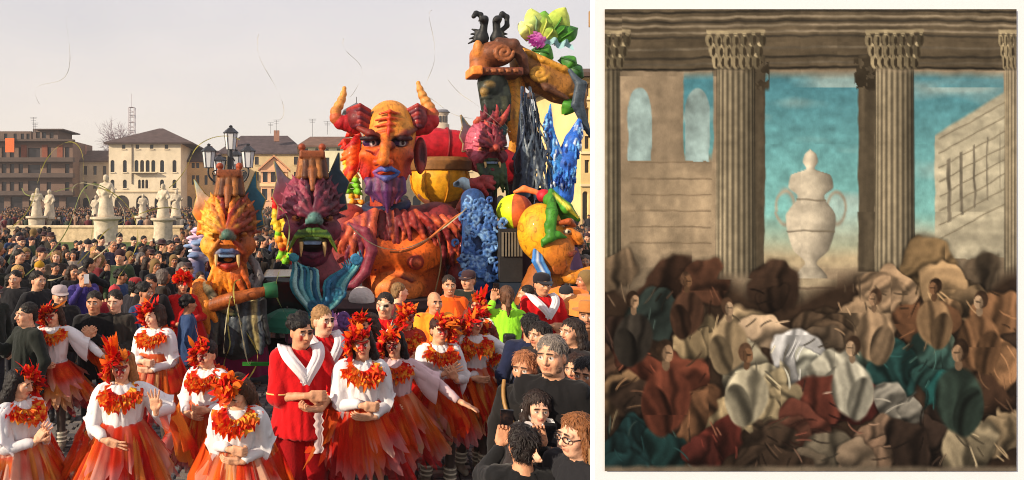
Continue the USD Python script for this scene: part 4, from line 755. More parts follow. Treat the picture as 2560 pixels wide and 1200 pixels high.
for i in range(9):
    w = i * 7; z_ = 7 * (i % 2)
    S.path(spline(f.P([(722 + w * .8, 632 + 5 * i, 46 + z_), (734 + w, 668, 54 + z_), (730 + w * 1.1, 705, 58 + z_), (770 + w * .7, 762, 60 + z_), (764 + w * 1.1, 822, 52 + z_)]), 14), np.interp(np.linspace(0, 1, 14), [0, .3, .7, 1], [2, 5, 5.4, 4]) * u, BL[i % 5], u)
    S.path(spline(f.P([(896 - w * .8, 622 + 4 * i, 46 + z_), (892 - w * .6, 660, 54 + z_), (862 - w * .9, 700, 60 + z_), (850 - w * .7, 735, 62 + z_), (806 - w * .6, 776, 60 + z_), (812 - w * .5, 822, 52 + z_)]), 16), np.interp(np.linspace(0, 1, 16), [0, .3, .7, 1], [2, 5.5, 5.6, 4]) * u, BL[(i + 2) % 5], u)
for x, y, r in ((884, 640, 13), (842, 722, 16), (782, 752, 14), (735, 636, 9)): S.path([f(x + r * (1 - j / 20) * math.cos(j * .55), y + r * (1 - j / 20) * math.sin(j * .55), 70) for j in range(18)], 4.5 * u, BL[int(x) % 5], 2 * u)
obj('wave', S.mesh(1.9 * u, shade=strokes(f, .25, .15, 4)), 'paint', t, world=True, label='swirling blue waves in front of the maroon goblin')
S = Sculpt(); PK = [rgb(196, 130, 170), rgb(150, 90, 150), rgb(216, 170, 190), rgb(120, 84, 150)]
for i in range(11): x = 724 + i * 14; S.path(f.P([(x, 838, 50), (x + 6 * math.sin(i * 2), 800, 64), (x + 8 * math.cos(i), 762 + 12 * abs(math.sin(i * 1.3)), 66)]), np.array([10, 9, 2]) * u, PK[i % 4], 2 * u)
S.path([f(856 + 17 * (1 - j / 24) * math.cos(j * .5), 784 + 22 * (1 - j / 24) * math.sin(j * .5), 74) for j in range(22)], 5 * u, rgb(110, 76, 140), 2 * u); obj('foam', S.mesh(2 * u, shade=strokes(f, .25, .15, 5)), 'paint', t, world=True, label='pink and lilac foam below the blue waves')
f2 = Fig(11.0); t = thing('feather_plume', 'red, yellow and lime feather plume left of the maroon goblin', 'plume', f2.base(705)); obj('plume', feathers(f2, [(704, 488), (700, 540), (706, 590), (720, 655)], 26, 22, [rgb(206, 30, 30), rgb(226, 190, 50), rgb(240, 200, 50), rgb(232, 140, 40), rgb(126, 200, 40)], 8, r=9), 'paint', t, world=True)
f2 = Fig(10.9); t = thing('claw_hand', 'small maroon clawed hand of papier-mache between the two goblins', 'sculpture', f2.base(715)); S = finger_hand(Sculpt(), f2, (735, 715), [(690, 690), (686, 706), (694, 724), (716, 742)], rgb(130, 44, 60), 8, 20); S.cap(f2(735, 715, 10), f2(775, 720, -10), 18 * f2.u, 16 * f2.u, rgb(104, 34, 50), 6 * f2.u); obj('hand', S.mesh(2.2 * f2.u, shade=strokes(f2)), 'paint', t, world=True)
t, f, o, k = goblin('goblin_figure', 'dark red goblin with teal ear fins, right of the devil below the bronze column', 1212, 362, 14.2,
    (rgb(132, 40, 54), rgb(92, 24, 40), rgb(176, 70, 60), rgb(170, 70, 50), rgb(46, 66, 36), (rgb(40, 84, 92), rgb(36, 70, 74)), rgb(176, 150, 110), rgb(190, 90, 110), rgb(84, 22, 32)), .66, crownw=False, look_=30)
u = f.u; S = Sculpt(); strands(S, f, [(1190 + 8 * i, 306 + 6 * (i % 2)) for i in range(9)], [(1196 + 10 * i, 292 - 16 * (i % 3)) for i in range(9)], 0, -10, 8, 2, [rgb(150, 50, 50), rgb(110, 34, 44), rgb(186, 84, 62)], 4, 2); strands(S, f, [(1190 + 7 * i, 410) for i in range(9)], [(1192 + 8 * i, 470 + 10 * (i % 3)) for i in range(9)], 30, 30, 8, 3, [rgb(40, 60, 34), rgb(66, 84, 44), rgb(28, 36, 28)], 5, 5); obj('mane', S.ell(f(1216, 360, -20), f.r(30, 12, 70), rgb(60, 40, 34)).mesh(2.2 * u, shade=strokes(f)), 'paint', t, world=True)
S = finger_hand(Sculpt(), f, (1166, 462), [(1212, 446), (1218, 458), (1216, 472), (1200, 486)], rgb(150, 46, 48), 8, 50); S.path(f.P([(1166, 462, 46), (1160, 490, 40), (1150, 520, 30)]), np.array([15, 14, 17]) * u, rgb(160, 60, 46), 5 * u); obj('hand', S.mesh(2.1 * u, shade=strokes(f)), 'paint', t, world=True)
S = Sculpt(); S.path(f.P([(1130, 462, 40), (1145, 458, 50), (1165, 468, 44)]), np.array([7, 13, 17]) * u, rgb(170, 196, 210), 3 * u).ell(f(1128, 462, 52), f.r(8, 8, 9), rgb(60, 80, 96), 3 * u, '-'); obj('cup', S.mesh(2 * u), 'paint', t, world=True)
# ---- right part of the float
f = Fig(15.2); u = f.u
t = thing('red_barrel', 'long crimson barrel lying on the float behind the right horn', 'barrel', f.base(1100))
S = Sculpt(); S.path(f.P([(1000, 366, -30), (1090, 362, -30), (1180, 372, -30), (1290, 420, -40)]), np.array([44, 46, 46, 40]) * u, rgb(176, 22, 36), 4 * u); obj('barrel', S.mesh(3 * u, shade=strokes(f, .15, .03, 2, .2, (.3, 1))), 'paint', t, world=True)
for x in (1030, 1120): obj('hoop', tube([f(x + 3 * math.cos(a), 364 - 47 * math.cos(a), -30 + 47 * math.sin(a)) for a in np.linspace(0, 2 * np.pi, 30)], 3 * u, 5, rgb(120, 16, 26)), 'paint', t, world=True)
t = thing('golden_bowl', 'big golden-yellow bowl with a brown rim under the crimson barrel', 'bowl', f.base(1095))
m = moved(lathe([(0, -64), (30, -60), (52, -44), (68, -20), (72, 4), (70, 22), (60, 30), (0, 30)], 28, rgb(230, 160, 26)), None, (0, 0, 0), u); obj('bowl', moved(m, None, f(1098, 452, 6)), 'paint', t, smooth=True, world=True)
obj('rim', moved(lathe([(66, 22), (76, 26), (78, 46), (70, 56), (0, 56)], 28, rgb(126, 84, 42)), None, f(1098, 452, 6), u), 'paint', t, smooth=40, world=True)
for k in range(8): a = k * .8; obj('rib', tube([f(1098 + r * math.cos(a) * 1.02, 452 - z, 6 - r * math.sin(a) * 1.02) for r, z in ((30, -60), (52, -44), (68, -20), (72.5, 4), (70, 22))], 2.2 * u, 5, rgb(196, 130, 24)), 'paint', t, world=True)
S = Sculpt(); S.path(f.P([(1050, 488, 20), (1098, 522, 30), (1150, 492, 20)]), np.array([10, 20, 12]) * u, rgb(110, 60, 40), 6 * u); obj('bracket', S.mesh(2.6 * u), 'paint', t, world=True)
f = Fig(15.6); u = f.u
t = thing('bronze_column', 'dark bronze column carved as a bearded head, carrying the brown scroll block', 'sculpture', f.base(1226))
S = Sculpt(); BZ, GD = rgb(38, 44, 36), rgb(150, 120, 66)
S.cap(f(1228, 208, 0), f(1232, 300, 0), 34 * u, 24 * u, BZ).ell(f(1212, 224, 20), f.r(22, 22, 24), BZ, 8 * u).ell(f(1200, 236, 34), f.r(9, 9, 10), GD, 5 * u).ell(f(1214, 218, 34), f.r(12, 9, 7), GD, 5 * u).ell(f(1208, 250, 28), f.r(15, 12, 9), BZ, 5 * u)
strands(S, f, [(1204 + 7 * i, 252) for i in range(8)], [(1206 + 7 * i, 306 + 8 * (i % 3)) for i in range(8)], 26, 22, 8, 3, [BZ, rgb(60, 62, 44), rgb(96, 84, 52)], 3, 4); strands(S, f, [(1238 + 4 * i, 206) for i in range(6)], [(1244 + 5 * i, 300) for i in range(6)], 10, 10, 7, 5, [BZ, rgb(26, 30, 28)], 5, 4)
S.path(f.P([(1206, 300, 0), (1200, 318, 10)]), 5 * u, BZ, 3 * u).path(f.P([(1252, 290, 0), (1262, 318, 6)]), 4 * u, BZ, 3 * u); obj('column', S.mesh(2.2 * u, shade=strokes(f, .4, .15, 3)), 'paint', t, world=True)
t = thing('scroll_block', 'carved brown wooden scroll block on top of the bronze column', 'sculpture', f.base(1230)); WD = rgb(120, 70, 44)
S = Sculpt(); S.box(f(1236, 184, 0), f.r(62, 34, 10), 3 * u, rgb(110, 58, 42)).box(f(1182, 184, 10), f.r(13, 36, 11), 3 * u, rgb(232, 134, 56), 2 * u).cap(f(1198, 140, 0), f(1200, 168, 0), 24 * u, 26 * u, rgb(156, 90, 44), 6 * u).ell(f(1236, 136, 0), f.r(50, 40, 32), WD, 8 * u).ell(f(1190, 126, 16), f.r(12, 14, 22), rgb(206, 130, 60), 5 * u)
S.path([f(1246 + 24 * (1 - j / 26) * math.cos(j * .5), 140 + 22 * (1 - j / 26) * math.sin(j * .5), 40) for j in range(24)], 5 * u, rgb(146, 86, 50), 2 * u); S.path(f.P([(1240, 108, 20), (1275, 118, 26), (1298, 150, 20), (1310, 180, 10)]), np.array([10, 14, 13, 10]) * u, rgb(96, 58, 42), 5 * u)
for j in range(5): S.box(f(1206 + 18 * j, 184, 36), f.r(6, 4, 5), u, rgb(140, 82, 50), u)
obj('block', S.mesh(2.2 * u, shade=strokes(f, .3, .1, 6, .4, (.4, 1))), 'paint', t, world=True)
for nm, x, y, sg in (('left black bird-like gargoyle with curled crest, on top of the scroll block', 1205, 70, -1), ('right black bird-like gargoyle with round crest, on top of the scroll block', 1242, 70, 1)):
    t = thing('gargoyle', nm, 'sculpture', f.base(x)); S = Sculpt(); K = rgb(30, 32, 34)
    S.ell(f(x, y + 26, 0), f.r(17, 16, 18), K).cap(f(x, y + 20, 4), f(x - 4 * sg, y - 12, 8), 10 * u, 9 * u, K, 6 * u).ell(f(x - 2 * sg, y - 18, 12), f.r(11, 12, 10), K, 5 * u).cap(f(x - 8, y - 16, 20), f(x - 16, y - 10, 26), 5 * u, 1.5 * u, rgb(52, 50, 46), 2 * u)
    S.path(f.P([(x, y - 14, 0), (x - 4 * sg - 6, y - 34, -4), (x - 14, y - 38, -4), (x - 20, y - 30, -2)] if sg < 0 else [(x + 4, y - 20, 0), (x + 14, y - 36, -2), (x + 26, y - 28, -2), (x + 26, y - 6, -2), (x + 14, y + 4, -2)]), 6 * u, K, 4 * u)
    for j in range(4): S.cap(f(x + sg * 10, y + 8 + 6 * j, 0), f(x + sg * (24 + 3 * j), y + 2 + 12 * j, -4), 5 * u, 2 * u, K, 3 * u)
    obj('body', S.mesh(1.9 * u, shade=strokes(f, .35, .2, 3)), 'paint', t, world=True)
f = Fig(16.0); u = f.u
t = thing('golden_drape', 'orange-gold twisted pillar right of the bronze column', 'sculpture', f.base(1282)); S = Sculpt()
for j in range(5): S.path(f.P([(1272 + 7 * j, 176, 0), (1276 + 6 * j, 240, 10), (1266 + 8 * j, 300, 16), (1280 + 5 * j, 350, 14), (1272 + 7 * j, 410, 6)]), np.array([8, 11, 12, 10, 9]) * u, [rgb(226, 150, 46), rgb(196, 116, 40), rgb(238, 176, 70)][j % 3], 3 * u)
obj('pillar', S.mesh(2.4 * u, shade=strokes(f, .3, .08, 2)), 'paint', t, world=True)
t = thing('golden_horn', 'huge golden-brown horn of plenty curving across the top right of the float', 'sculpture', f.base(1370)); S = Sculpt()
S.path(f.P([(1284, 112, -10), (1310, 158, 0), (1350, 190, 6), (1396, 216, 6), (1436, 236, -6), (1462, 260, -20)]), np.array([14, 34, 44, 42, 32, 14]) * u, rgb(156, 104, 44), 6 * u)
for j in range(3): S.path([f(1330 + 40 * j + 24 * (1 - i / 24) * math.cos(i * .5), 192 + 16 * j + 20 * (1 - i / 24) * math.sin(i * .5), 46 - 6 * j) for i in range(22)], 5 * u, [rgb(206, 150, 56), rgb(110, 70, 40), rgb(190, 130, 50)][j], 2 * u)
S.path(f.P([(1300, 132, 28), (1340, 160, 48), (1390, 182, 48), (1446, 214, 26)]), np.array([6, 8, 8, 5]) * u, rgb(206, 146, 50), 3 * u).path(f.P([(1306, 186, 26), (1350, 228, 44), (1400, 252, 40)]), np.array([6, 8, 5]) * u, rgb(96, 60, 40), 3 * u)
obj('horn', S.mesh(2.4 * u, shade=strokes(f, .3, .08, 3)), 'paint', t, world=True)
def leaf(f, a, b, w, c, c2, q=0, bend=20):
    """A broad papier-mache leaf with midrib and side ribs, some thickness."""
    a, b = np.array([*a, q], float), np.array([*b, q + 6], float); n = 12; tt = np.linspace(0, 1, n); ax = b - a; sd = unit(np.array([-ax[1], ax[0], 0])); gs = []
    for off in (0, 1): gs.append(np.stack([np.stack([a + ax * x + sd * w * s_ * math.sin(math.pi * (x * .9 + .06)) ** .8 + np.array([0, 0, bend * math.sin(math.pi * x) - 10 * s_ * s_ + 2.5 * abs(math.sin(x * 26)) * abs(s_) - 5 * off]) for s_ in np.linspace(-1, 1, 7)]) for x in tt]))
    cc = np.stack([np.array(c) * (1 - x) + np.array(c2) * x for x in tt])[:, None, :] * (.75 + .3 * np.abs(np.linspace(-1, 1, 7)))[None, :, None] * (.85 + .3 * np.abs(np.sin(tt * 26)))[:, None, None]
    return merge([sheet(np.array([[f(*p) for p in row] for row in g_]), np.clip(cc, 0, .9)) for g_ in gs] + [tube(f.P([a + [0, 0, 4], (a + b) / 2 + [0, 0, bend + 4], b]), [3 * f.u, 2.4 * f.u, .8 * f.u], 5, np.array(c) * .7)])
t = thing('leaf_crown', 'fan of big yellow-green papier-mache leaves at the very top right of the float', 'leaves', f.base(1360)); GR, LM, DG = rgb(80, 150, 40), rgb(206, 216, 96), rgb(40, 100, 34)
for a, b, w, c, c2 in (((1318, 104), (1292, 62), 15, LM, rgb(236, 226, 150)), ((1328, 100), (1318, 30), 18, rgb(150, 186, 130), LM), ((1342, 104), (1352, 36), 19, LM, GR), ((1356, 108), (1402, 28), 22, GR, LM), ((1366, 110), (1410, 62), 20, GR, DG), ((1378, 112), (1432, 78), 15, GR, DG), ((1350, 112), (1372, 70), 16, LM, GR), ((1322, 132), (1372, 152), 18, DG, GR), ((1392, 150), (1430, 176), 12, DG, GR), ((1420, 250), (1400, 290), 14, DG, GR), ((1404, 168), (1446, 200), 12, DG, rgb(50, 90, 50))): obj('leaf', leaf(f, a, b, w * 1.35, c, c2, 24), 'paint', t, world=True)
t = thing('rosette', 'pink-purple paper rosette below the leaf fan', 'rosette', f.base(1325)); ms = []
for j in range(26): a = j * 2.4; r = 2 + j * .65; ms.append(moved(petal(13 * u, 6 * u, .6, rgb(196, 60, 176), rgb(232, 150, 220)), rotm(0, 20 + j * 2, 0) @ rotm(0, 0, math.degrees(a)), f(1325 + r * math.cos(a), 115 + r * math.sin(a), 46)))
obj('petals', merge(ms), 'petal', t, world=True)
t = thing('white_ribbon', 'pale frilly ribbon streaming right from the rosette', 'ribbon', f.base(1380)); g_ = np.stack([np.stack([f(1345 + 70 * x, 112 + 12 * x + 5 * math.sin(x * 14) + 8 * s_, 40 + 6 * math.cos(x * 18 + s_)) for s_ in (-1, -.3, .3, 1)]) for x in np.linspace(0, 1, 24)]); obj('ribbon', sheet(g_, rgb(150, 190, 196)), 'linen', t, world=True)
f = Fig(14.4); u = f.u
t = thing('silver_hair_figure', 'mass of long grey-blue papier-mache hair hanging right of the golden pillar', 'sculpture', f.base(1330)); S = Sculpt(); S.cap(f(1318, 250, -20), f(1318, 480, -20), 10 * u, 30 * u, rgb(36, 44, 56))
strands(S, f, [(1302 + 2.2 * (i % 17), 216 + 16 * ((i * 7) % 9)) for i in range(60)], [(1282 + 4.8 * (i % 17), 400 + 18 * ((i * 5) % 8)) for i in range(60)], 0, 34, 1.5, 2.6, [rgb(70, 84, 100), rgb(36, 44, 58), rgb(150, 158, 160), rgb(28, 38, 54), rgb(50, 62, 84)], 9, 16, 9, 1.2); obj('hair', S.mesh(2.3 * u, shade=strokes(f, .35, .2, 3)), 'paint', t, world=True)
for nm, lb, pts, rr, c in (('blue_flame', 'bright blue tongue-shaped spike with white edge, left of two', [(1372, 262, 10), (1366, 330, 16), (1384, 400, 20), (1378, 490, 14)], [2, 12, 19, 24], rgb(52, 128, 206)), ('blue_flame', 'broad blue feathered spike leaning right, at the edge of the float', [(1452, 292, 0), (1426, 350, 14), (1404, 410, 20), (1398, 490, 14)], [4, 18, 26, 28], rgb(40, 96, 190))):
    t = thing(nm, lb, 'sculpture', f.base(pts[0][0])); S = Sculpt(); S.path(f.P(pts), np.array(rr) * u, c, 6 * u)
    g = np.random.default_rng(len(lb)); sp = spline(pts, 40); rs = np.interp(np.linspace(0, 1, 40), np.linspace(0, 1, 4), rr)
    for j in range(64): i_ = int(g.integers(2, 34)); a_ = g.uniform(-1.2, 1.2); p = sp[i_] + rs[i_] * np.array([math.sin(a_), 0, math.cos(a_)]); S.path(f.P([p, p + [4 * math.sin(a_) - 3, 12, 5], p + [g.uniform(-6, 6), 26, 1]]), np.array([1.5, 2.6, .8]) * u, [rgb(120, 176, 226), rgb(24, 66, 150), rgb(206, 220, 232), rgb(60, 130, 210), rgb(16, 46, 110)][j % 5], 1.2 * u)
    obj('spike', S.mesh(2.0 * u, shade=strokes(f, .3, .15, 4)), 'paint', t, world=True)
t = thing('grey_claw', 'dark slate claw reaching down at the right end of the golden horn', 'sculpture', f.base(1450)); S = Sculpt()
for j in range(3): S.path(f.P([(1424 + 7 * j, 176 + 10 * j, 0), (1444 + 5 * j, 212, 8), (1434 + 7 * j, 262, 6), (1462 + 7 * j, 322 + 10 * j, 0)]), np.array([5, 9, 8, 4]) * u, [rgb(66, 78, 90), rgb(44, 54, 62)][j % 2], 3 * u)
obj('claw', S.mesh(2.4 * u, shade=strokes(f)), 'paint', t, world=True)
f = Fig(12.2); u = f.u
t = thing('blue_curls', 'cascade of bright blue papier-mache curls beside the devil arm', 'sculpture', f.base(1205)); S = Sculpt(); g = np.random.default_rng(6); S.cap(f(1190, 500, -30), f(1215, 700, -30), 30 * u, 54 * u, rgb(40, 72, 124))
for j in range(110):
    x, y = 1190 + g.normal(0, 26) + .2 * j * .6, 500 + j * 1.8; c = [rgb(80, 124, 186), rgb(120, 160, 206), rgb(46, 84, 150), rgb(60, 104, 170)][int(g.integers(4))]; r = g.uniform(6, 13); w = g.uniform(0, 6); S.path([f(x + r * (1 - i / 13) * math.cos(i * .7 + w), y + r * (1 - i / 13) * math.sin(i * .7 + w), 24 + g.uniform(0, 6)) for i in range(9)], 3.2 * u, c, 1.2 * u)
obj('curls', S.mesh(2.3 * u, shade=strokes(f, .3, .2, 3)), 'paint', t, world=True)
t = thing('striped_balloon', 'round balloon with lime and brick-red gores, right of the blue curls', 'balloon', f.base(1285))
for j in range(8):
    a = np.linspace(j, j + 1, 6) * math.pi / 4 + .5; z = np.linspace(-1, 1, 14); g_ = np.stack([np.stack([f(1287 + 44 * math.cos(b) * math.sqrt(max(1 - y * y, 0)) * (1 - .25 * (y > .2) * (y - .2)), 530 + 44 * y * 1.05, 44 * math.sin(b) * math.sqrt(max(1 - y * y, 0)) * (1 + .0 * y)) for b in a]) for y in z]); obj('gore', sheet(g_, [rgb(150, 60, 34), rgb(190, 90, 40), rgb(206, 226, 30), rgb(206, 226, 30), rgb(170, 70, 40), rgb(130, 110, 40), rgb(206, 226, 30), rgb(180, 80, 40)][j]), 'paint', t, world=True)
t = thing('red_ball', 'small shiny red ball above the yellow papier-mache face', 'ball', f.base(1352)); S = Sculpt().ell(f(1352, 490, 20), f.r(17), rgb(176, 26, 40)).path(f.P([(1335, 480, 10), (1310, 472, 0), (1290, 480, -10)]), np.array([7, 8, 4]) * u, rgb(226, 120, 60), 5 * u); obj('ball', S.mesh(2.2 * u), 'paint', t, world=True)
f = Fig(11.6); u = f.u
t = thing('yellow_face', 'big yellow papier-mache face with green leaf hat at the right end of the float', 'sculpture', f.base(1360))
S = Sculpt(); S.ell(f(1350, 580, 0), f.r(54, 56, 72), rgb(230, 160, 26)).ell(f(1378, 620, 10), f.r(50, 50, 62), rgb(196, 112, 36), 14 * u).ell(f(1385, 668, 6), f.r(34, 34, 30), rgb(176, 92, 32), 12 * u).path(f.P([(1404, 570, 40), (1426, 588, 42), (1432, 600, 36)]), np.array([8, 9, 11]) * u, rgb(206, 120, 40), 6 * u)
S.path(f.P([(1376, 556, 50), (1400, 552, 54), (1418, 562, 42)]), np.array([6, 8, 5]) * u, rgb(160, 74, 30), 4 * u).ell(f(1398, 576, 54), f.r(12, 10, 6), rgb(60, 30, 20), 3 * u, '-').ell(f(1399, 577, 44), f.r(8, 6, 5), rgb(222, 210, 180), 2 * u).ell(f(1401, 577, 49), f.r(3.4, 3, 3.6), rgb(20, 14, 12), u)
S.path(f.P([(1386, 628, 52), (1406, 632, 52), (1422, 626, 40)]), np.array([4, 6, 4]) * u, rgb(120, 50, 30), 3 * u)
for j in range(5): S.path(f.P([(1352 + 8 * j, 600 + 6 * j, 54), (1370 + 6 * j, 640 + 5 * j, 50), (1366 + 6 * j, 680, 40)]), np.array([3, 4, 3]) * u, rgb(150, 76, 28), 3 * u)
S.path(f.P([(1380, 690, 10), (1420, 690, 30), (1470, 668, 36)]), np.array([18, 15, 10]) * u, rgb(206, 126, 34), 8 * u); S.cap(f(1362, 690, -10), f(1350, 760, -10), 40 * u, 60 * u, rgb(150, 84, 34), 12 * u)
obj('head', S.mesh(2.2 * u, shade=strokes(f, .2, .05, 3)), 'paint', t, world=True)
S = Sculpt()
for pts, rr in (([(1374, 478, 10), (1362, 530, 44), (1352, 590, 62)], [6, 14, 10]), ([(1374, 478, 10), (1400, 520, 40), (1432, 548, 30)], [6, 14, 6]), ([(1352, 590, 62), (1370, 584, 60), (1392, 590, 56)], [10, 9, 3]), ([(1352, 590, 62), (1340, 600, 56), (1336, 612, 52)], [10, 8, 3]), ([(1374, 500, 6), (1392, 520, 0), (1410, 540, -10)], [18, 24, 20]), ([(1362, 540, 44), (1348, 560, 56), (1344, 576, 56)], [9, 8, 4])): S.path(f.P(pts), np.array(rr) * u, rgb(60, 126, 34), 5 * u)
S.path(f.P([(1376, 486, 22), (1400, 520, 56), (1426, 544, 46)]), np.array([3, 5, 3]) * u, rgb(206, 196, 60), 3 * u); obj('leaf_hat', S.mesh(2.2 * u, shade=strokes(f, .3, .08, 5)), 'paint', t, world=True)
t = thing('blue_scroll', 'blue and white wave-shaped scroll below the yellow face', 'sculpture', f.base(1335)); S = Sculpt()
for j in range(4): S.path(f.P([(1322 + 5 * j, 622 + 4 * j, 40), (1318 + 6 * j, 648, 48), (1332 + 6 * j, 676, 50), (1346 + 5 * j, 706, 40)]), np.array([4, 6, 6, 4]) * u, [rgb(60, 120, 190), rgb(210, 220, 230), rgb(40, 96, 170), rgb(90, 150, 206)][j], 2 * u)
obj('scroll', S.mesh(2 * u), 'paint', t, world=True)
t = thing('lilac_drape', 'pale lilac cloth hanging at the right end of the float', 'drape', f.base(1440)); g_ = np.stack([np.stack([f(1420 + 34 * s_ + 24 * x, 612 + 90 * x + 8 * s_, -30 + 9 * math.sin(s_ * 7 + x * 3)) for s_ in np.linspace(-.6, 1, 14)]) for x in np.linspace(0, 1, 12)]); obj('drape', sheet(g_, rgb(150, 122, 160)), 'linen', t, world=True)
f = Fig(11.9); u = f.u
t = thing('loudspeaker_stack', 'dark ribbed box stack standing between the blue curls and the yellow face', 'box', f.base(1272)); K = rgb(58, 54, 50)
obj('box', bx(*(f(1248, 0)[0], f(1304, 0)[0]), f.d - .05, f.d + .5, f(0, 704)[2], f(0, 572)[2]), 'matte_paint', t, smooth=False, col=rgb(44, 42, 42), world=True)
for j in range(7): x = 1252 + 7.6 * j; obj('rib', bx(f(x, 0)[0], f(x + 4, 0)[0], f.d - .09, f.d - .052, f(0, 640)[2], f(0, 580)[2]), 'matte_paint', t, smooth=False, col=rgb(112, 104, 90), world=True)
obj('skirt_panel', bx(f(1236, 0)[0], f(1316, 0)[0], f.d - .2, f.d + .6, f(0, 790)[2], f(0, 706)[2]), 'matte_paint', t, smooth=False, col=rgb(36, 48, 62), world=True)
# ---- the lorry under it all
t = thing('float_lorry', 'black lorry carrying the float, its two square headlights showing behind the red-tunic men', 'lorry', (0, 10.4, 0)); d = 10.4
xa, xb = X_(652, d), X_(812, d); CB = rgb(24, 26, 28)
obj('cab', Sculpt().box(((xa + xb) / 2, d + .6, .98), ((xb - xa) / 2, .6, .62), .06, CB).mesh(.03), 'gloss', t, world=True)
obj('bumper', bx(xa - .02, xb + .02, d - .10, d + .05, .35, .58), 'matte_paint', t, smooth=False, col=rgb(40, 42, 44), world=True); obj('grille', bx(X_(690, d), X_(770, d), d - .03, d + .02, .7, 1.0), 'iron', t, smooth=False, col=rgb(60, 62, 64), world=True)
for px in (676, 712): h_ = obj('headlight', bx(X_(px - 13, d), X_(px + 13, d), d - .04, d + .01, Z_(843, d), Z_(826, d)), 'gloss', t, smooth=False, col=rgb(196, 200, 204), world=True); obj('bulb', moved(trimesh.creation.icosphere(2, .035), None, (X_(px, d), d - .045, Z_(834, d))), 'gloss', h_, col=rgb(240, 236, 220), world=True)
obj('flatbed', bx(X_(500, 10) , X_(1400, 12), 11.2, 17.2, .75, .95), 'matte_paint', t, smooth=False, col=rgb(52, 40, 42), world=True); obj('side_skirt', bx(X_(500, 10), X_(1400, 12), 11.22, 11.3, .2, .745), 'cloth', t, smooth=False, col=rgb(60, 24, 44), world=True)
for x in (-1.2, 3.6):
    for y in (12, 16): w = obj('wheel', moved(trimesh.creation.cylinder(.42, .3, sections=20), rotm(0, 0, 90), (x, y, .42)), 'leather', t, smooth=30, col=rgb(22, 22, 22), world=True)
obj('green_frame', bx(X_(606, 9.3), X_(700, 9.3), 9.28, 9.33, Z_(914, 9.3), Z_(906, 9.3)), 'matte_paint', t, smooth=False, col=rgb(44, 120, 40), world=True, label='bright green tow bar before the lorry')
# supports that carry the figures down to the bed
for px, py, dd, r in ((990, 760, 13.3, .5), (1100, 500, 15.2, .3), (1228, 320, 15.7, .2), (1290, 400, 16.1, .22), (1210, 480, 14.4, .25), (1326, 470, 14.6, .35), (1384, 480, 14.6, .3), (1408, 470, 14.7, .2), (1230, 690, 12.6, .35), (1290, 570, 12.4, .1), (1350, 740, 11.7, .35), (800, 770, 10.9, .3), (1352, 500, 12.3, .06)):
    z = Z_(py, dd); obj('mast', moved(lathe([(r, .95), (r * .9, z), (0, z)], 12, rgb(58, 34, 40)), None, (X_(px, dd), dd + .15, 0)), 'matte_paint', t, smooth=40, world=True)
t = thing('green_umbrella', 'dark green open umbrella above the lorry headlights', 'umbrella', G(718, 10.1)); c0 = W(718, 772, 10.1)
obj('canopy', moved(lathe([(.46, -.30), (.44, -.22), (.34, -.1), (.18, -.02), (0, 0)], 8, rgb(34, 92, 72)), None, c0), 'cloth', t, smooth=False, world=True); obj('pole', tube([c0 + [0, 0, .04], c0 - [0, 0, .75]], .012, 6, rgb(60, 60, 60)), 'iron', t, world=True)
obj('ribs', merge([tube([c0 + [.44 * math.cos(a), .44 * math.sin(a), -.235], c0 + [0, 0, -.02]], .006, 4, rgb(40, 40, 40)) for a in np.arange(8) * math.pi / 4]), 'iron', t, world=True)
for nm, px, py, d, c, lb in (('orange_umbrella', 1424, 716, 9.2, rgb(236, 120, 30), 'orange open umbrella at right below the lilac cloth'), ('orange_umbrella', 1474, 736, 8.4, rgb(210, 130, 60), 'amber open umbrella at the right edge near the brown hat')):
    t = thing(nm, lb, 'umbrella', G(px, d)); c0 = W(px, py, d); obj('canopy', moved(lathe([(.42, -.24), (.40, -.17), (.3, -.07), (.15, -.01), (0, 0)], 8, c), None, c0), 'cloth', t, smooth=False, world=True); obj('pole', tube([c0 + [0, 0, .04], c0 - [0, 0, .9]], .012, 6, rgb(60, 60, 60)), 'iron', t, world=True)
f = Fig(12.0); u = f.u
t = thing('white_ball_hood', 'round fluffy white ball on the float left of the devil belly', 'ball', f.base(904)); obj('ball', Sculpt().ell(f(904, 748, 0), f.r(31, 31, 30), rgb(206, 196, 190)).mesh(2.2 * u, disp=lambda v: .02 * fb(v, 30, 3)), 'cloth', t, world=True); obj('stand', tube(f.P([(904, 770, 0), (904, 850, 0)]), .05, 8, rgb(40, 40, 40)), 'iron', t, world=True)
f = Fig(13.5); u = f.u
t = thing('candyfloss_stack', 'pastel pink and blue fluffy stack left of the orange goblin', 'costume', f.base(496)); S = Sculpt(); g = np.random.default_rng(2)
for j in range(46): y = 572 + j * 1.75; S.ell(f(495 + g.normal(0, 11), y, g.normal(0, 12)), f.r(14, 12, 5), [rgb(226, 186, 206), rgb(206, 170, 196)][j % 2] if j < 16 else [rgb(126, 150, 186), rgb(206, 206, 222), rgb(110, 130, 170), rgb(190, 170, 190)][j % 4], 3 * u)
S.cap(f(495, 640, 0), f(495, 760, 0), 16 * u, 20 * u, rgb(80, 84, 120), 6 * u); obj('fluff', S.mesh(2.3 * u), 'cloth', t, world=True)
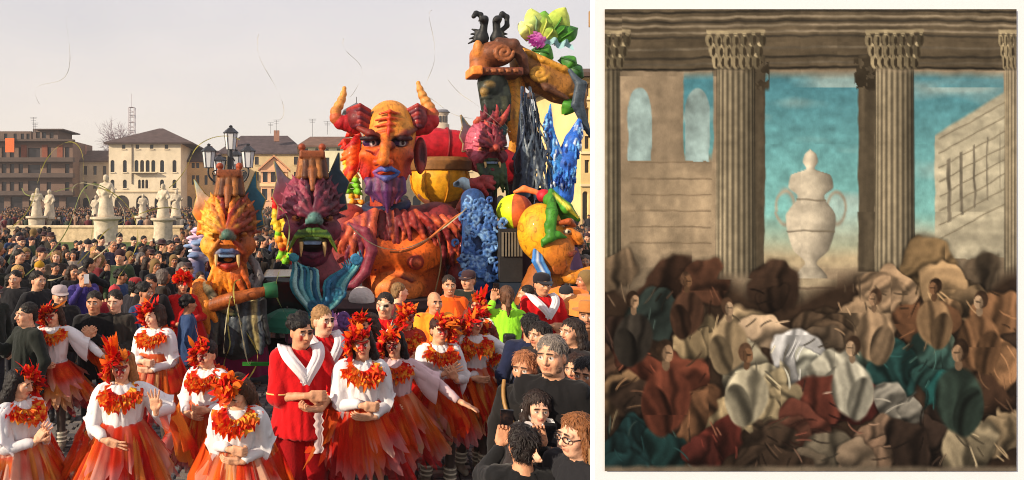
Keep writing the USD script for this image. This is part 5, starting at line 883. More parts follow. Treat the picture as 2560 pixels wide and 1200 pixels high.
# ---- paper streamers drifting in the air
q = np.random.default_rng(31)
ST = [((170, 40), (172, 120), (150, 200), (110, 210), (95, 260), 14), ((640, 86), (652, 140), (680, 200), (706, 262), (700, 300), 13), ((860, 96), (878, 140), (905, 186), (900, 210), (870, 240), 15), ((1084, 26), (1078, 90), (1082, 160), (1060, 220), (1068, 240), 14), ((30, 566), (70, 520), (110, 400), (170, 355), (210, 450), 16), ((70, 690), (120, 640), (170, 560), (200, 470), (300, 500), 13), ((180, 480), (260, 470), (310, 560), (240, 640), (120, 700), 12),
      ((190, 660), (240, 600), (300, 560), (400, 520), (470, 540), 12), ((300, 700), (330, 640), (332, 560), (300, 500), (250, 470), 11.5), ((60, 470), (140, 480), (190, 470), (230, 520), (225, 600), 17), ((560, 880), (570, 790), (585, 740), (600, 800), (628, 900), 9.1), ((575, 740), (568, 820), (572, 870), (560, 930), (566, 960), 9.0), ((610, 960), (640, 900), (600, 800), (590, 740), (600, 700), 9.2), ((1120, 200), (1160, 240), (1190, 262), (1240, 300), (1280, 330), 13.6), ((870, 560), (960, 620), (1060, 600), (1120, 560), (1170, 520), 11.8), ((1040, 230), (1100, 260), (1150, 290), (1200, 300), (1260, 330), 13), ((420, 470), (470, 400), (500, 360), (560, 340), (600, 350), 16), ((700, 520), (710, 640), (690, 700), (700, 760), (720, 800), 9.6)]
WH = ['hanging from the sky at far left', 'hanging in the sky above the street lantern', 'short one in the sky left of the horned head', 'hanging from the sky right of the horned head', 'arching before the dark apartment house', 'rising from the crowd at far left', 'looping over the stone statues', 'stretching across the palace arcade', 'drooping below the largest statue', 'curling before the paired statues', 'hanging left on the orange goblin robe', 'hanging in the middle of the orange goblin robe', 'trailing right of the goblin skirt', 'sagging left of the bronze column', 'across the devil chest', 'between horn and dark red goblin', 'before the amber house', 'between the two front goblins']
for i, s_ in enumerate(ST):
    d = s_[5]; P = spline([W(a + q.normal(0, 3), b, d + q.normal(0, .25)) for a, b in s_[:5]], 60); thin = i < 4 or i in (13, 15); w = (.005 if thin else .011); tw = np.cumsum(q.normal(.12, .2, 60)); T = np.gradient(P, axis=0); T /= np.linalg.norm(T, axis=1, keepdims=True); n1 = np.cross(T, [0, 1, 0]); n1 /= np.linalg.norm(n1, axis=1, keepdims=True) + 1e-9; n2 = np.cross(T, n1); sd = n1 * np.cos(tw)[:, None] + n2 * np.sin(tw)[:, None]
    m = sheet(np.stack([P - sd * w, P + sd * w], 1), (rgb(190, 186, 170) if thin else [rgb(176, 166, 84), rgb(140, 150, 90), rgb(196, 186, 150), rgb(150, 140, 70)][i % 4])); tag(obj('paper_streamer', m, 'streamer'), ('thin pale' if thin else 'yellow-green') + ' paper streamer ' + WH[i], 'streamer')
# ================================================================ PEOPLE
WHITE = rgb(236, 234, 236); SKIN = [rgb(214, 160, 126), rgb(198, 142, 108), rgb(222, 172, 142), rgb(176, 120, 88)]
RED, ORANGE, YELLOW, CRIM = rgb(214, 26, 18), rgb(240, 98, 22), rgb(244, 178, 60), rgb(158, 18, 26)
HEADS = {}
def head_mesh(sex, skin, h=.0066, makeup=None, smile=False):
    key = (sex, tuple(skin), h, makeup, smile)
    if key in HEADS: return HEADS[key]
    sk = np.array(skin); S = Sculpt(); j = 1.0 if sex == 'f' else 1.12
    lip = sk * [.78, .42, .42] if sex == 'f' else sk * [.8, .58, .56]
    S.ell((0, .018, .03), (.073, .092, .087), sk).ell((0, -.018, -.03), (.060 * j, .072, .082), sk, .03).ell((0, -.05, -.088), (.034 * j, .033, .027), sk, .035)
    S.ell((-.04, -.058, -.022), (.026, .024, .026), sk * [1.03, .93, .93], .03).ell((.04, -.058, -.022), (.026, .024, .026), sk * [1.03, .93, .93], .03)
    S.cap((0, .012, -.07), (0, .03, -.19), .051 * j, .06 * j, sk, .03)
    S.cap((-.045, -.079, .024), (.045, -.079, .024), .012, .012, sk, .02)
    for x in (-.031, .031):
        S.ell((x, -.105, .004), (.019, .018, .0125), sk * .62, .012, '-').ell((x, -.080, .004), .0145, rgb(226, 222, 216), .002).ell((x, -.0935, .004), (.0062, .004, .0066), rgb(38, 26, 20), .001)
        S.cap((x - .017, -.092, .0155), (x + .017, -.092, .0165), .0042, .0034, sk * .55, .003); S.cap((x * 1.0 - .02, -.0955, .030), (x + .02, -.093, .031), .0055, .004, rgb(52, 36, 28), .003)
        S.ell((x * 2.42, .012, -.012), (.011, .021, .033), sk * [1, .88, .86], .012)
    S.cap((0, -.088, .012), (0, -.114, -.026), .0085, .0135, sk, .012).ell((-.014, -.098, -.03), .0095, sk, .008).ell((.014, -.098, -.03), .0095, sk, .008)
    w = .027 if smile else .022
    S.cap((-w, -.087, -.053), (0, -.0965, -.0555), .005, .0075, lip, .005).cap((w, -.087, -.053), (0, -.0965, -.0555), .005, .0075, lip, .005).cap((-w * .8, -.087, -.066), (w * .8, -.087, -.066), .007, .007, lip, .008)
    if smile: S.cap((-.016, -.0955, -.06), (.016, -.0955, -.06), .0045, .0045, rgb(236, 228, 216), .002)
    else: S.cap((-.022, -.1, -.0605), (.022, -.1, -.0605), .003, .003, lip * .4, .003, 'p')
    if makeup == 'red':
        S.ell((-.04, -.09, -.025), (.012, .04, .025), rgb(170, 40, 30), .012, 'p'); S.ell((.034, -.09, .008), (.026, .04, .014), rgb(30, 20, 22), .008, 'p')
    m = S.mesh(h); HEADS[key] = m
    return m
HANDS = {}
def hand_mesh(kind, skin, h=.006):
    """Fingers along +z, palm facing -y, thumb at +x."""
    key = (kind, tuple(skin), h)
    if key in HANDS: return HANDS[key]
    S = Sculpt(); sk = np.array(skin); curl = dict(relaxed=.38, open=.06, fist=1.15, grip=.8)[kind]; spread = dict(relaxed=.05, open=.2, fist=0, grip=.04)[kind]
    S.cap((0, .002, -.03), (0, 0, .01), .024, .026, sk).box((0, 0, .052), (.040, .015, .046), .013, sk, .02)
    for i, (x, L_) in enumerate(((.031, .070), (.0105, .080), (-.0105, .074), (-.030, .058))):
        p = np.array([x, 0, .094]); a = 0; yaw = spread * (1.5 - i)
        for q, (fr, r) in enumerate(((.45, .0096), (.32, .0088), (.26, .0078))):
            a += curl * (.7 if q == 0 else 1.0); n = p + L_ * fr * np.array([math.sin(yaw) * math.cos(a), -math.sin(a), math.cos(yaw) * math.cos(a)])
            S.cap(p, n, r, r * .92, sk * (1 if q < 2 else [1.02, .93, .92]), .004); p = n
    S.path([(.026, -.004, .018), (.052, -.014, .045), (.062, -.024 - .02 * curl, .075), (.058 - .03 * curl, -.032 - .03 * curl, .098)], [.015, .0125, .0105, .0085], sk, .008)
    m = S.mesh(h); HANDS[key] = m
    return m
def ik(a, b, l1, l2, pole):
    a, b = np.asarray(a, float), np.asarray(b, float); v = b - a; d = min(np.linalg.norm(v), (l1 + l2) * .995); u = unit(v); b = a + u * d
    x = (l1 * l1 - l2 * l2 + d * d) / (2 * d); hgt = math.sqrt(max(l1 * l1 - x * x, 0)); p = np.asarray(pole, float); p = unit(p - u * (p @ u))
    return a + u * x + p * hgt, b
class Pose:
    """Joints of a standing person, facing -y, feet on z = 0. hands: ((wrist), (direction of the fingers), (palm normal), kind) for the -x side and the +x side."""
    def __init__(s, hgt=1.68, sex='f', hands=None, poles=None, head=(0, 0, 0), lean=(0, 0), step=0.0, wide=1.0):
        k = hgt / 1.70; s.k, s.sex, s.h = k, sex, hgt; w = (1.0 if sex == 'f' else 1.12) * wide; s.w = w
        lx, ly = lean; sh = lambda z: np.array([lx * max(z - .95, 0), ly * max(z - .95, 0), 0]) * k
        s.pelvis = np.array([0, 0, .95]) * k; s.chest = np.array([0, .0, 1.24]) * k + sh(1.24); s.neck = np.array([0, .015, 1.44]) * k + sh(1.44); s.headc = np.array([0, -.02, 1.585]) * k + sh(1.585)
        s.sho = [np.array([q * .152 * w, .0, 1.372]) * k + sh(1.385) for q in (-1, 1)]
        hands = hands or (((-.24, -.04, .86), (0, -.1, -1), (1, 0, 0), 'relaxed'), ((.24, -.04, .86), (0, -.1, -1), (-1, 0, 0), 'relaxed'))
        poles = poles or ((-.6, .7, -.3), (.6, .7, -.3)); s.elb, s.wri, s.hands = [], [], hands
        for i in range(2):
            e, b = ik(s.sho[i], np.array(hands[i][0]) * k, .285 * k * (1 if sex == 'f' else 1.04), .255 * k * (1 if sex == 'f' else 1.04), poles[i]); s.elb.append(e); s.wri.append(b)
        s.hip = [np.array([q * .088, 0, .90]) * k for q in (-1, 1)]; s.knee = [np.array([q * .10, -.03 + q * step * .5, .49]) * k for q in (-1, 1)]; s.ank = [np.array([q * .105, .02 + q * step, .085]) * k for q in (-1, 1)]
        s.R = rotm(*head)
    def body(s, skin, legs=None, shoes=None, h=.022, head_h=.007, makeup=None, smile=False, hands_h=.006, see_legs=True):
        S = Sculpt(); k, w = s.k, s.w; sk = np.array(skin); lg = np.array(skin if legs is None else legs); so = np.array(lg if shoes is None else shoes)
        S.ell(s.pelvis + [0, .01, 0], (.165 * k, .115 * k, .13 * k), lg, .03).ell(s.chest * .5 + s.pelvis * .5, (.13 * k * w, .095 * k, .16 * k), sk, .05).ell(s.chest, (.15 * k * w, .105 * k, .17 * k), sk, .05)
        S.cap(s.sho[0], s.sho[1], .055 * k, .055 * k, sk, .05).cap(s.chest, s.neck, .07 * k, .055 * k, sk, .05).cap(s.neck, s.headc + s.R @ [0, .015, -.09], .052 * k, .046 * k, sk, .03)
        for i in range(2):
            S.path([s.sho[i], s.elb[i], s.wri[i]], [.05 * k * w, .039 * k * w, .025 * k * w], sk, .015)
            if see_legs:
                S.path([s.hip[i], s.knee[i], s.ank[i]], [.092 * k, .056 * k, .042 * k], lg, .02); S.cap(s.ank[i] + [0, .02, -.035 * k], s.ank[i] + [0, -.13 * k, -.045 * k], .045 * k, .038 * k, so, .02)
        ms = [S.mesh(h), moved(head_mesh(s.sex, skin, head_h, makeup, smile), s.R, s.headc, k * (1.0 if s.sex == 'f' else 1.05))]
        for i, (wr, dr, pn, kind) in enumerate(s.hands):
            z = unit(dr); y = -np.asarray(pn, float); y = unit(y - z * (y @ z)); x = np.cross(y, z); M = np.stack([x, y, z], 1); hm = hand_mesh(kind, skin, hands_h)
            if i == 0: hm = colored(trimesh.Trimesh(np.asarray(hm.vertices) * [-1, 1, 1], np.asarray(hm.faces)[:, ::-1], process=False), hm.metadata['col'])
            ms.append(moved(hm, M, s.wri[i] + z * .035 * k, k * (1.0 if s.sex == 'f' else 1.08)))
        return merge(ms)
    def onhead(s, m, sc=None): return moved(m, s.R, s.headc, s.k * (1.0 if s.sex == 'f' else 1.05) if sc is None else sc)
    def coat(s, c, low=.80, flare=1.12, h=.016, puff=.02, sleeve=1.0, seed=0, trim=None, folds=.008, open_v=None, flare_s=0.0):
        """A garment round trunk and arms: hem at low (share of the height of the hip line), sleeves down to the given share of the arm."""
        S = Sculpt(); k, w, c = s.k, s.w, np.array(c)
        S.ell(s.chest + [0, 0, .02], (.165 * k * w + puff * .6, .118 * k + puff, .19 * k), c, .05).cap(s.sho[0], s.sho[1], .052 * k + puff * .4, .052 * k + puff * .4, c, .06)
        S.cap(s.chest, s.neck - [0, 0, .03], .10 * k, .075 * k, c, .05)
        lo = np.array([0, 0.01, low * k]); S.cap(s.chest * .6 + s.pelvis * .4, lo, .135 * k * w + puff, .15 * k * flare * w + puff * .5, c, .05)
        if low < .94: S.cap(s.pelvis + [-.05 * k, 0, 0], lo + [-.05 * k, 0, 0], .12 * k + puff, .12 * k * flare + puff, c, .05).cap(s.pelvis + [.05 * k, 0, 0], lo + [.05 * k, 0, 0], .12 * k + puff, .12 * k * flare + puff, c, .05)
        for i in range(2):
            if sleeve <= .5: S.cap(s.sho[i], s.sho[i] + (s.elb[i] - s.sho[i]) * sleeve * 2, .062 * k * w + puff * .5, .06 * k * w + puff * 1.2 + flare_s, c, .03)
            else: e = s.elb[i] + (s.wri[i] - s.elb[i]) * (sleeve - .5) * 1.96; S.path([s.sho[i], s.elb[i], e], [.058 * k * w + puff * .4, .048 * k * w + puff * .5, .034 * k * w + puff * .5], c, .03)
        S.box(lo + [0, 0, -.3], (1, 1, .3), 0, c * .6, .012, '-')
        S.cap(s.neck + [0, 0, -.02], s.neck + [0, -.03, .2], .062 * k, .09 * k, None, .02, '-')
        if open_v is not None: S.cap(s.neck + [0, -.1 * k, 0.02], s.chest + [0, -.13 * k, -.02], .05 * k, .012, open_v, .01, 'p')
        def drape(v):
            a = np.arctan2(v[:, 1], v[:, 0]); w = fb(v * [1, 1, .4], 9, 3, seed)
            return folds * (1.1 * (w - .5) + .9 * (np.abs(np.sin(a * 5 + v[:, 2] * 6 + w * 9)) - .5) + .35 * np.sin(a * 17 + w * 14))
        return S.mesh(h, disp=drape)
def hair_mesh(kind, c, h=.008, seed=0):
    S = Sculpt(); c = np.array(c)
    S.ell((0, .028, .042), (.083, .097, .088), c)
    if kind in ('long', 'wavy'):
        n = 9
        for i in range(n):
            a = math.radians(-15 + 210 * i / (n - 1)); x, y = .078 * math.cos(a), .03 + .075 * math.sin(a); L_ = (.24 if kind == 'long' else .34); q = .02 * math.sin(i * 2.3 + seed)
            S.path([(x * .8, y * .9, .07), (x * 1.08, y + .005, -.02), (x * 1.15 + q, y + .012, -.12), (x * 1.2 - q, y + .015, -.05 - L_)], [.03, .03, .032, .018], c, .02)
    if kind == 'bob':
        for i in range(9):
            a = math.radians(-20 + 220 * i / 8); x, y = .08 * math.cos(a), .03 + .075 * math.sin(a); S.path([(x * .8, y, .06), (x * 1.08, y, -.03), (x * 1.02, y, -.1)], [.032, .03, .02], c, .02)
    if kind == 'tail': S.path([(0, .11, .05), (0, .16, .03), (0, .17, -.08), (0, .15, -.2)], [.03, .032, .03, .012], c, .02)
    if kind in ('short', 'tail'): S.ell((0, .075, -.03), (.068, .04, .06), c, .03)
    if kind == 'curly':
        q = np.random.default_rng(seed)
        for _ in range(26): u = unit(q.normal(0, 1, 3) + [0, .5, .6]); S.ell(np.array([0, .03, .03]) + u * [.085, .1, .095], q.uniform(.022, .034), c, .012)
    S.ell((0, -.125, -.03), (.064, .085, .082 if kind in ('short', 'tail', 'curly') else .088), None, .02, '-')
    S.cap((0, .02, -.1), (0, .04, -.3), .045, .05, None, .01, '-') if kind in ('short',) else None
    st = np.array([34, 34, 9]) if kind in ('long', 'wavy', 'tail', 'bob') else np.array([34, 16, 34])
    return S.mesh(h, disp=lambda v: .007 * (fb(v * st, 1, 3, seed) - .5) * 2 + .003 * np.sin(fb(v * st * .5, 1, 2, seed) * 60), shade=lambda v, n, C: C * (.6 + .8 * fb(v * st, 1.5, 2, seed + 1))[:, None])
HAIRS = {}
def hair(kind, c, seed=0, h=.0092):
    k = (kind, tuple(c), seed, h)
    if k not in HAIRS: HAIRS[k] = hair_mesh(kind, c, h, seed)
    return HAIRS[k]
def hat_mesh(kind, c):
    c = np.array(c)
    if kind == 'beanie': m = lathe([(.088, .03), (.094, .05), (.092, .085), (.078, .115), (.05, .14), (.02, .15), (.022, .165), (0, .172)], 18, c)
    elif kind == 'brim': m = lathe([(.15, .055), (.152, .062), (.092, .066), (.088, .12), (.074, .15), (.03, .158), (0, .15)], 20, c)
    elif kind == 'hood': return Sculpt().ell((0, .03, .035), (.105, .118, .118), c).ell((0, .06, -.1), (.11, .07, .09), c, .05).ell((0, -.12, -.02), (.075, .1, .1), None, .02, '-').mesh(.009)
    else:
        m = merge([lathe([(.088, .03), (.095, .055), (.094, .085), (.075, .118), (.03, .132), (0, .134)], 18, c), moved(lathe([(0, 0), (.085, 0), (.085, .008), (0, .012)], 16, c), rotm(0, 8), (0, -.085, .036))])
    return moved(m, None, (0, .018, 0))
def ruffle(center, rad, n, L_, seed, cols, tilt=.5, R=None, ry=None, drop=.0):
    """A boa of petals round the neck."""
    q = np.random.default_rng(seed); ms = []
    for i in range(n):
        a = 2 * np.pi * i / n + q.normal(0, .1); c = np.array(cols[int(q.integers(len(cols)))]); d = np.array([math.cos(a), math.sin(a) * (ry or 1), 0])
        u = unit(d + np.array([0, 0, q.normal(-.35, tilt)])); s_ = unit(np.cross(u, q.normal(0, 1, 3))); M = np.stack([s_, np.cross(u, s_), u], 1)
        f = -d[1]; ms.append(moved(petal(L_ * q.uniform(.7, 1.25), L_ * q.uniform(.38, .6), q.normal(.2, .5), c * .8, np.minimum(c * 1.15, .95)), M, np.asarray(center) + d * rad * q.uniform(.75, 1.05) + np.array([0, 0, q.normal(0, .018) - drop * max(f, 0)])))
    return merge(ms)
def frill(p, r0, w, seed, cols, up):
    """One ring of a gathered tulle ruff lying round the neck and down to the breast."""
    k = p.k; a = np.linspace(0, 2 * np.pi, 150); t = np.linspace(0, 1, 5)[:, None]; f = np.clip(-np.sin(a), 0, 1)
    r = (r0 + w * t + .010 * np.sin(a * 17 + seed) * t) * k; zz = up - .085 * f * (r0 / .09) ** .8 - .03 * t + .020 * t * np.sin(a * 29 + seed) + .016 * t * np.sin(a * 19 + 2 * seed) + .01 * t * np.sin(a * 47)
    g = np.stack([r * np.cos(a) + 0 * t, r * np.sin(a) * 1.12 - .028, zz * k], -1) + p.neck; g[..., 0] += .006 * np.sin(a * 37 + t * 3); g[..., 1] -= .012 * f
    n1 = meshkit.fbm(g * [14, 14, 14], 2, seed); cc = np.array(cols)[np.clip((n1 - .25) * 2 * len(cols), 0, len(cols) - 1).astype(int)]
    return sheet(g, np.clip(cc * (.8 + .35 * meshkit.noise(g * 60, seed))[..., None], 0, .95))
def skirt(p, z0, z1, r0, r1, seed, cols, sway=(0, 0), panels=13, ragged=.06, pleat=.02, layer=0, white=0.0):
    """A layer of tulle panels with pointed hems."""
    q = np.random.default_rng(seed); panels = int(panels * 2.3); n, m = 16, panels * 7; t = np.linspace(0, 1, n)[:, None]; a = np.linspace(0, 2 * np.pi, m)[None, :]
    pi = np.floor(a / (2 * np.pi) * panels - 1e-6).astype(int) % panels; ph = (a / (2 * np.pi) * panels) % 1
    ln = q.uniform(.84, 1.08, panels)[pi] + ragged * (1 - np.abs(ph * 2 - 1)) / (z0 - z1); off = q.uniform(0, 6.28, panels)[pi]
    T = t * ln; r = r0 + (r1 - r0) * T ** .75 + pleat * T * np.sin(a * panels * .9 + off * .3) + .05 * T ** 2 * np.sin(a * 3 + seed) + .012 * T * np.sin(a * 57 + seed) + .012 * T * np.sin(a * 31 + 2 * seed)
    g = np.stack([r * np.cos(a) + sway[0] * T ** 1.6, r * .86 * np.sin(a) + sway[1] * T ** 1.6, z0 - (z0 - z1) * T + .02 * T * np.sin(a * 5 + seed)], -1)
    pc = np.array([cols[int(q.integers(len(cols)))] for _ in range(panels)]); nx = pc[(pi + 1) % panels]; b = np.clip((ph - .8) / .2, 0, 1)[..., None]
    C = (pc[pi] * (1 - b) + nx * b) * np.ones((n, 1, 1)); wob = meshkit.fbm(g * [7, 7, 3], 3, seed)[..., None]
    nz2 = meshkit.fbm(g * [4, 4, 2.2], 3, seed + 9)[..., None]; w = np.clip((nz2 - .42) * 4, 0, .75); C = C * (1 - w) + np.array(cols[(seed + 2) % len(cols)]) * w
    C = C * (.62 + .7 * wob); alt = np.array(cols[seed % len(cols)]); w = np.clip((wob - .54) * 4, 0, .8); C = C * (1 - w) + alt * w
    if white: w = np.clip((t * ln - .82) * 4, 0, 1)[..., None] * white; C = C * (1 - w) + np.array(WHITE) * .9 * w
    return sheet(g, np.clip(C, 0, .95))
def wing(pts, drop, seed, cols, n=12, flare=.1, back=.05, lat=0.0):
    """A loose tulle sleeve hanging from the line of the arm."""
    q = np.random.default_rng(seed); P = spline(pts, 26); t = np.linspace(0, 1, n)[:, None, None]; u = np.linspace(0, 1, 26)
    L_ = (drop * (.45 + .55 * np.sin(np.pi * np.clip(u * .9 + .1, 0, 1)) + .12 * np.sin(u * 19 + seed) + .1 * q.normal(0, 1, 26) * 0.6))[None, :, None]
    out = np.array([lat, back, -1.0]); ax = unit(P[-1] - P[0])
    g = P[None] + t * L_ * out + t * flare * ax * (u[None, :, None] - .3) + t * .045 * np.stack([np.sin(u * 23 + seed), np.cos(u * 29 + seed), 0 * u], -1)[None]
    c0, c1, c2 = [np.array(cols[(seed + k) % len(cols)]) for k in range(3)]; w = meshkit.fbm(g * [5, 5, 4], 3, seed)[..., None]; v = np.clip((w - .4) * 5, 0, 1); C = (c0 * (1 - t) + c1 * t) * (1 - v) + c2 * v
    return sheet(g, np.clip(C * (.8 + .3 * w), 0, .95))
def mask_mesh(c, eye=rgb(24, 14, 16), h=.006):
    S = Sculpt(); c = np.array(c)
    S.ell((0, -.012, -.012), (.067, .088, .088), c).cap((0, -.086, .012), (0, -.116, -.026), .012, .014, c, .014).cap((-.05, -.085, .035), (-.005, -.1, .022), .011, .009, c * .6, .01).cap((.05, -.085, .035), (.005, -.1, .022), .011, .009, c * .6, .01)
    S.box((0, 0, -.145), (.2, .2, .105), 0, None, .012, '-').box((0, .1, 0), (.2, .13, .3), 0, None, .012, '-').box((0, 0, .25), (.2, .2, .178), 0, None, .014, '-')
    for x in (-.032, .032): S.ell((x, -.1, .006), (.017, .03, .010), eye, .006, '-')
    return S.mesh(h, shade=lambda v, n, C: C * (.7 + .6 * fb(v, 40, 2))[:, None])
MASKS = {}
def crest(seed, side, cols, n=34, size=1.0):
    n = int(n * 4)
    """The headdress: feathery petals over the brow and down one side of the face."""
    q = np.random.default_rng(seed); ms = []
    for i in range(n):
        u = i / n; a = math.radians(-25 + 150 * u); p = np.array([side * .095 * math.sin(a), -.055 + .035 * q.normal(), .105 * math.cos(a) - .015 + .022 * q.normal()])
        d = unit(np.array([side * (.9 * math.sin(a) + .2), -.5 + .4 * q.normal(), math.cos(a) + .35 * q.normal()])); s_ = unit(np.cross(d, q.normal(0, 1, 3))); M = np.stack([s_, np.cross(d, s_), d], 1); c = np.array(cols[int(q.integers(len(cols)))])
        ms.append(moved(petal(size * (.026 + .05 * q.random() ** 2.2), size * q.uniform(.010, .028), q.normal(.4, .9), c * .75, np.minimum(c * 1.15, .95)), M, p))
    return merge(ms)
def plume(seed, side, cols, L_=.22, n=22):
    """Tall feathers standing up from one side of the brow."""
    q = np.random.default_rng(seed); ms = []
    for i in range(n):
        d = unit(np.array([side * q.uniform(.0, .55), q.normal(0, .2), 1])); s_ = unit(np.cross(d, q.normal(0, 1, 3) * [.3, 1, .3])); M = np.stack([s_, np.cross(d, s_), d], 1); c = np.array(cols[int(q.integers(len(cols)))])
        ms.append(moved(petal(L_ * q.uniform(.5, 1.1), .022, q.normal(0, .25), c * .8, np.minimum(c * 1.1, .95), n=7), M, (side * .05, -.05, .07)))
    return merge(ms)
FIRE = [RED, ORANGE, RED, rgb(250, 130, 40), CRIM]; FIREY = [RED, ORANGE, rgb(236, 60, 24), rgb(244, 130, 40), rgb(190, 20, 24), RED, rgb(246, 176, 80)]
FIREW = [rgb(244, 110, 30), RED, rgb(246, 160, 60), rgb(232, 70, 24), rgb(220, 30, 24)]
def cape_sleeve(p, i, seed, long=1.0):
    """A loose open sleeve of white cloth falling from shoulder to elbow."""
    k = p.k; A = p.sho[i] * [.62, 1, 1] + [0, .0, .035 * k]; B = p.sho[i] + (p.elb[i] - p.sho[i]) * .45; E_ = p.elb[i] + (p.elb[i] - p.sho[i]) * .04 * long
    C = spline([A, p.sho[i] + [0, 0, .02], B, E_], 14); T = np.gradient(C, axis=0); T /= np.linalg.norm(T, axis=1, keepdims=True); up = np.array([0, 0, 1.0]); sx = 1 if i else -1
    n1 = np.array([sx * .8, 0, .6]) - T * (T @ np.array([sx * .8, 0, .6]))[:, None]; n1 /= np.linalg.norm(n1, axis=1, keepdims=True); n2 = np.cross(T, n1); a = np.linspace(-2.75, 2.75, 25); t = np.linspace(0, 1, 14)
    r = (.047 + .046 * t ** .8)[:, None] * k * (1 + .13 * t[:, None] * np.sin(a[None] * 5 + seed) + .06 * t[:, None] * np.sin(a[None] * 11 + seed * 2))
    g = C[:, None] + r[..., None] * (np.cos(a)[None, :, None] * n1[:, None] + np.sin(a)[None, :, None] * n2[:, None])
    g[..., 2] -= (.07 * k * t ** 1.5)[:, None] * np.clip(np.abs(a) - 1.0, 0, 2)[None]
    return sheet(g)
BOOT = rgb(120, 112, 100)
def dancer(label, px, ptop, s, face, seed, hands, head=(0, 0, 0), poles=None, hcol=rgb(52, 32, 24), hkind='long', crests='crest', side=-1, mask=True, hgt=1.68, sway=(0, 0), legs=True, blouse=WHITE, lean=(0, 0), white=0.3, wings=True, skirts=True, smile=False, skin=0, fine=True, wz=None):
    d = F / s; x, _, _ = G(px, d); hgt = float(np.clip(H - (ptop - CY) / s, 1.5, 1.78)); p = Pose(hgt, 'f', hands, poles, head, lean, step=.06 * (-1) ** seed); k = p.k
    t = thing('person', label, 'person', (x, d, 0), face, 'dancers in white blouses and flame-coloured tulle')
    b = obj('body', p.body(SKIN[skin], rgb(74, 62, 58), rgb(132, 122, 108), h=.021, smile=smile, see_legs=legs), 'skin', t)
    z = (wz or 1.10) * k; bl = p.coat(blouse, z / k - .02, .9, .015, .012, .28, seed, folds=.012); obj('blouse', bl, 'linen', t)
    for i in range(2):
        obj('cape_sleeve', cape_sleeve(p, i, seed + i), 'linen', t, col=blouse); obj('undersleeve', tube(spline([p.elb[i] * .75 + p.sho[i] * .25, p.elb[i], p.elb[i] * .5 + p.wri[i] * .5, p.wri[i]], 10), np.array([.056, .053, .05, .052, .047, .049, .044, .046, .038, .034]) * k, 12, np.array(blouse) * .97), 'linen', t)
        if wings: obj('tulle_sleeve', merge([wing([p.sho[i] * .62 + p.elb[i] * .38 + [(i * 2 - 1) * .055, .03, -.02], p.elb[i] + [(i * 2 - 1) * .075, .02, -.03], p.elb[i] * .55 + p.wri[i] * .45 + [(i * 2 - 1) * .05, -.03, -.05]], .42 * k, seed * 3 + i, FIREW, back=-.02, flare=0, lat=.38 * (i * 2 - 1)), wing([p.sho[i] * .5 + p.elb[i] * .5 + [0, .09, .0], p.elb[i] + [(i * 2 - 1) * .03, .09, -.02], p.wri[i] + [0, .06, .0]], .50 * k, seed * 3 + i + 1, FIREW, back=.12, lat=.3 * (i * 2 - 1))]), 'tulle', t)
    if skirts:
        obj('underskirt', skirt(p, z, .56 * k, .145 * k, .33, seed + 40, [CRIM, rgb(176, 40, 40), RED, rgb(120, 20, 26)], sway), 'tulle', t)
        obj('skirt', skirt(p, z + .02, .60 * k, .155 * k, .38, seed, FIREY, sway, 13, white=white), 'tulle', t); obj('overskirt', skirt(p, z + .03, .70 * k, .16 * k, .35, seed + 11, FIREY + [rgb(250, 190, 130)], sway, 9, .09, white=white), 'tulle', t); obj('overskirt', skirt(p, z + .035, .84 * k, .165 * k, .30, seed + 23, [ORANGE, rgb(250, 190, 150), RED, rgb(246, 120, 60), RED, rgb(250, 204, 176)], sway, 8, .1, white=white), 'tulle', t)
        obj('sash', moved(lathe([(.158 * k, -.02), (.168 * k, -.005), (.165 * k, .025), (.15 * k, .035)], 24, np.array(blouse) * .5), np.diag([1, .82, 1]), (0, 0, z + .02)), 'cloth', t)
    CO = [RED, ORANGE, RED, YELLOW, rgb(244, 110, 40)]; obj('collar', merge([frill(p, .085, .06, seed, CO, .02), frill(p, .115, .065, seed + 3, CO, .0), frill(p, .14, .06, seed + 8, CO, -.015)]), 'petal', t)
    hm = obj('hair', p.onhead(hair(hkind, hcol, seed % 3)), 'hair', t)
    if mask:
        if seed % 3 not in MASKS: MASKS[seed % 3] = mask_mesh([rgb(150, 26, 22), rgb(176, 36, 24), rgb(124, 22, 24)][seed % 3])
        obj('mask', p.onhead(MASKS[seed % 3]), 'leather', t)
    if crests: obj('headdress', p.onhead(crest(seed, side, FIRE, 46) if crests == 'crest' else merge([moved(ruffle((0, 0, 0), .05, 80, .06, seed, [ORANGE, rgb(244, 130, 40), RED], 1.0), None, (-.03, -.03, .125)), crest(seed, side, [ORANGE, RED, rgb(226, 80, 40)], 20)]) if crests == 'bun' else merge([plume(seed, side, [RED, ORANGE, RED]), crest(seed, side, FIRE, 34)])), 'petal', t)
    if legs:
        for i in range(2): obj('boot', tube([p.knee[i] * .35 + p.ank[i] * .65, p.knee[i] * .15 + p.ank[i] * .85, p.ank[i] + [0, 0, 0], p.ank[i] + [0, -.01, -.05]], [.062, .058, .052, .055], 10, BOOT), 'leather', t); obj('strap', merge([moved(lathe([(.064, -.008), (.066, 0), (.062, .008)], 10, rgb(206, 196, 176)), None, p.knee[i] * u + p.ank[i] * (1 - u)) for u in (.08, .2, .32)]), 'leather', t)
    return t
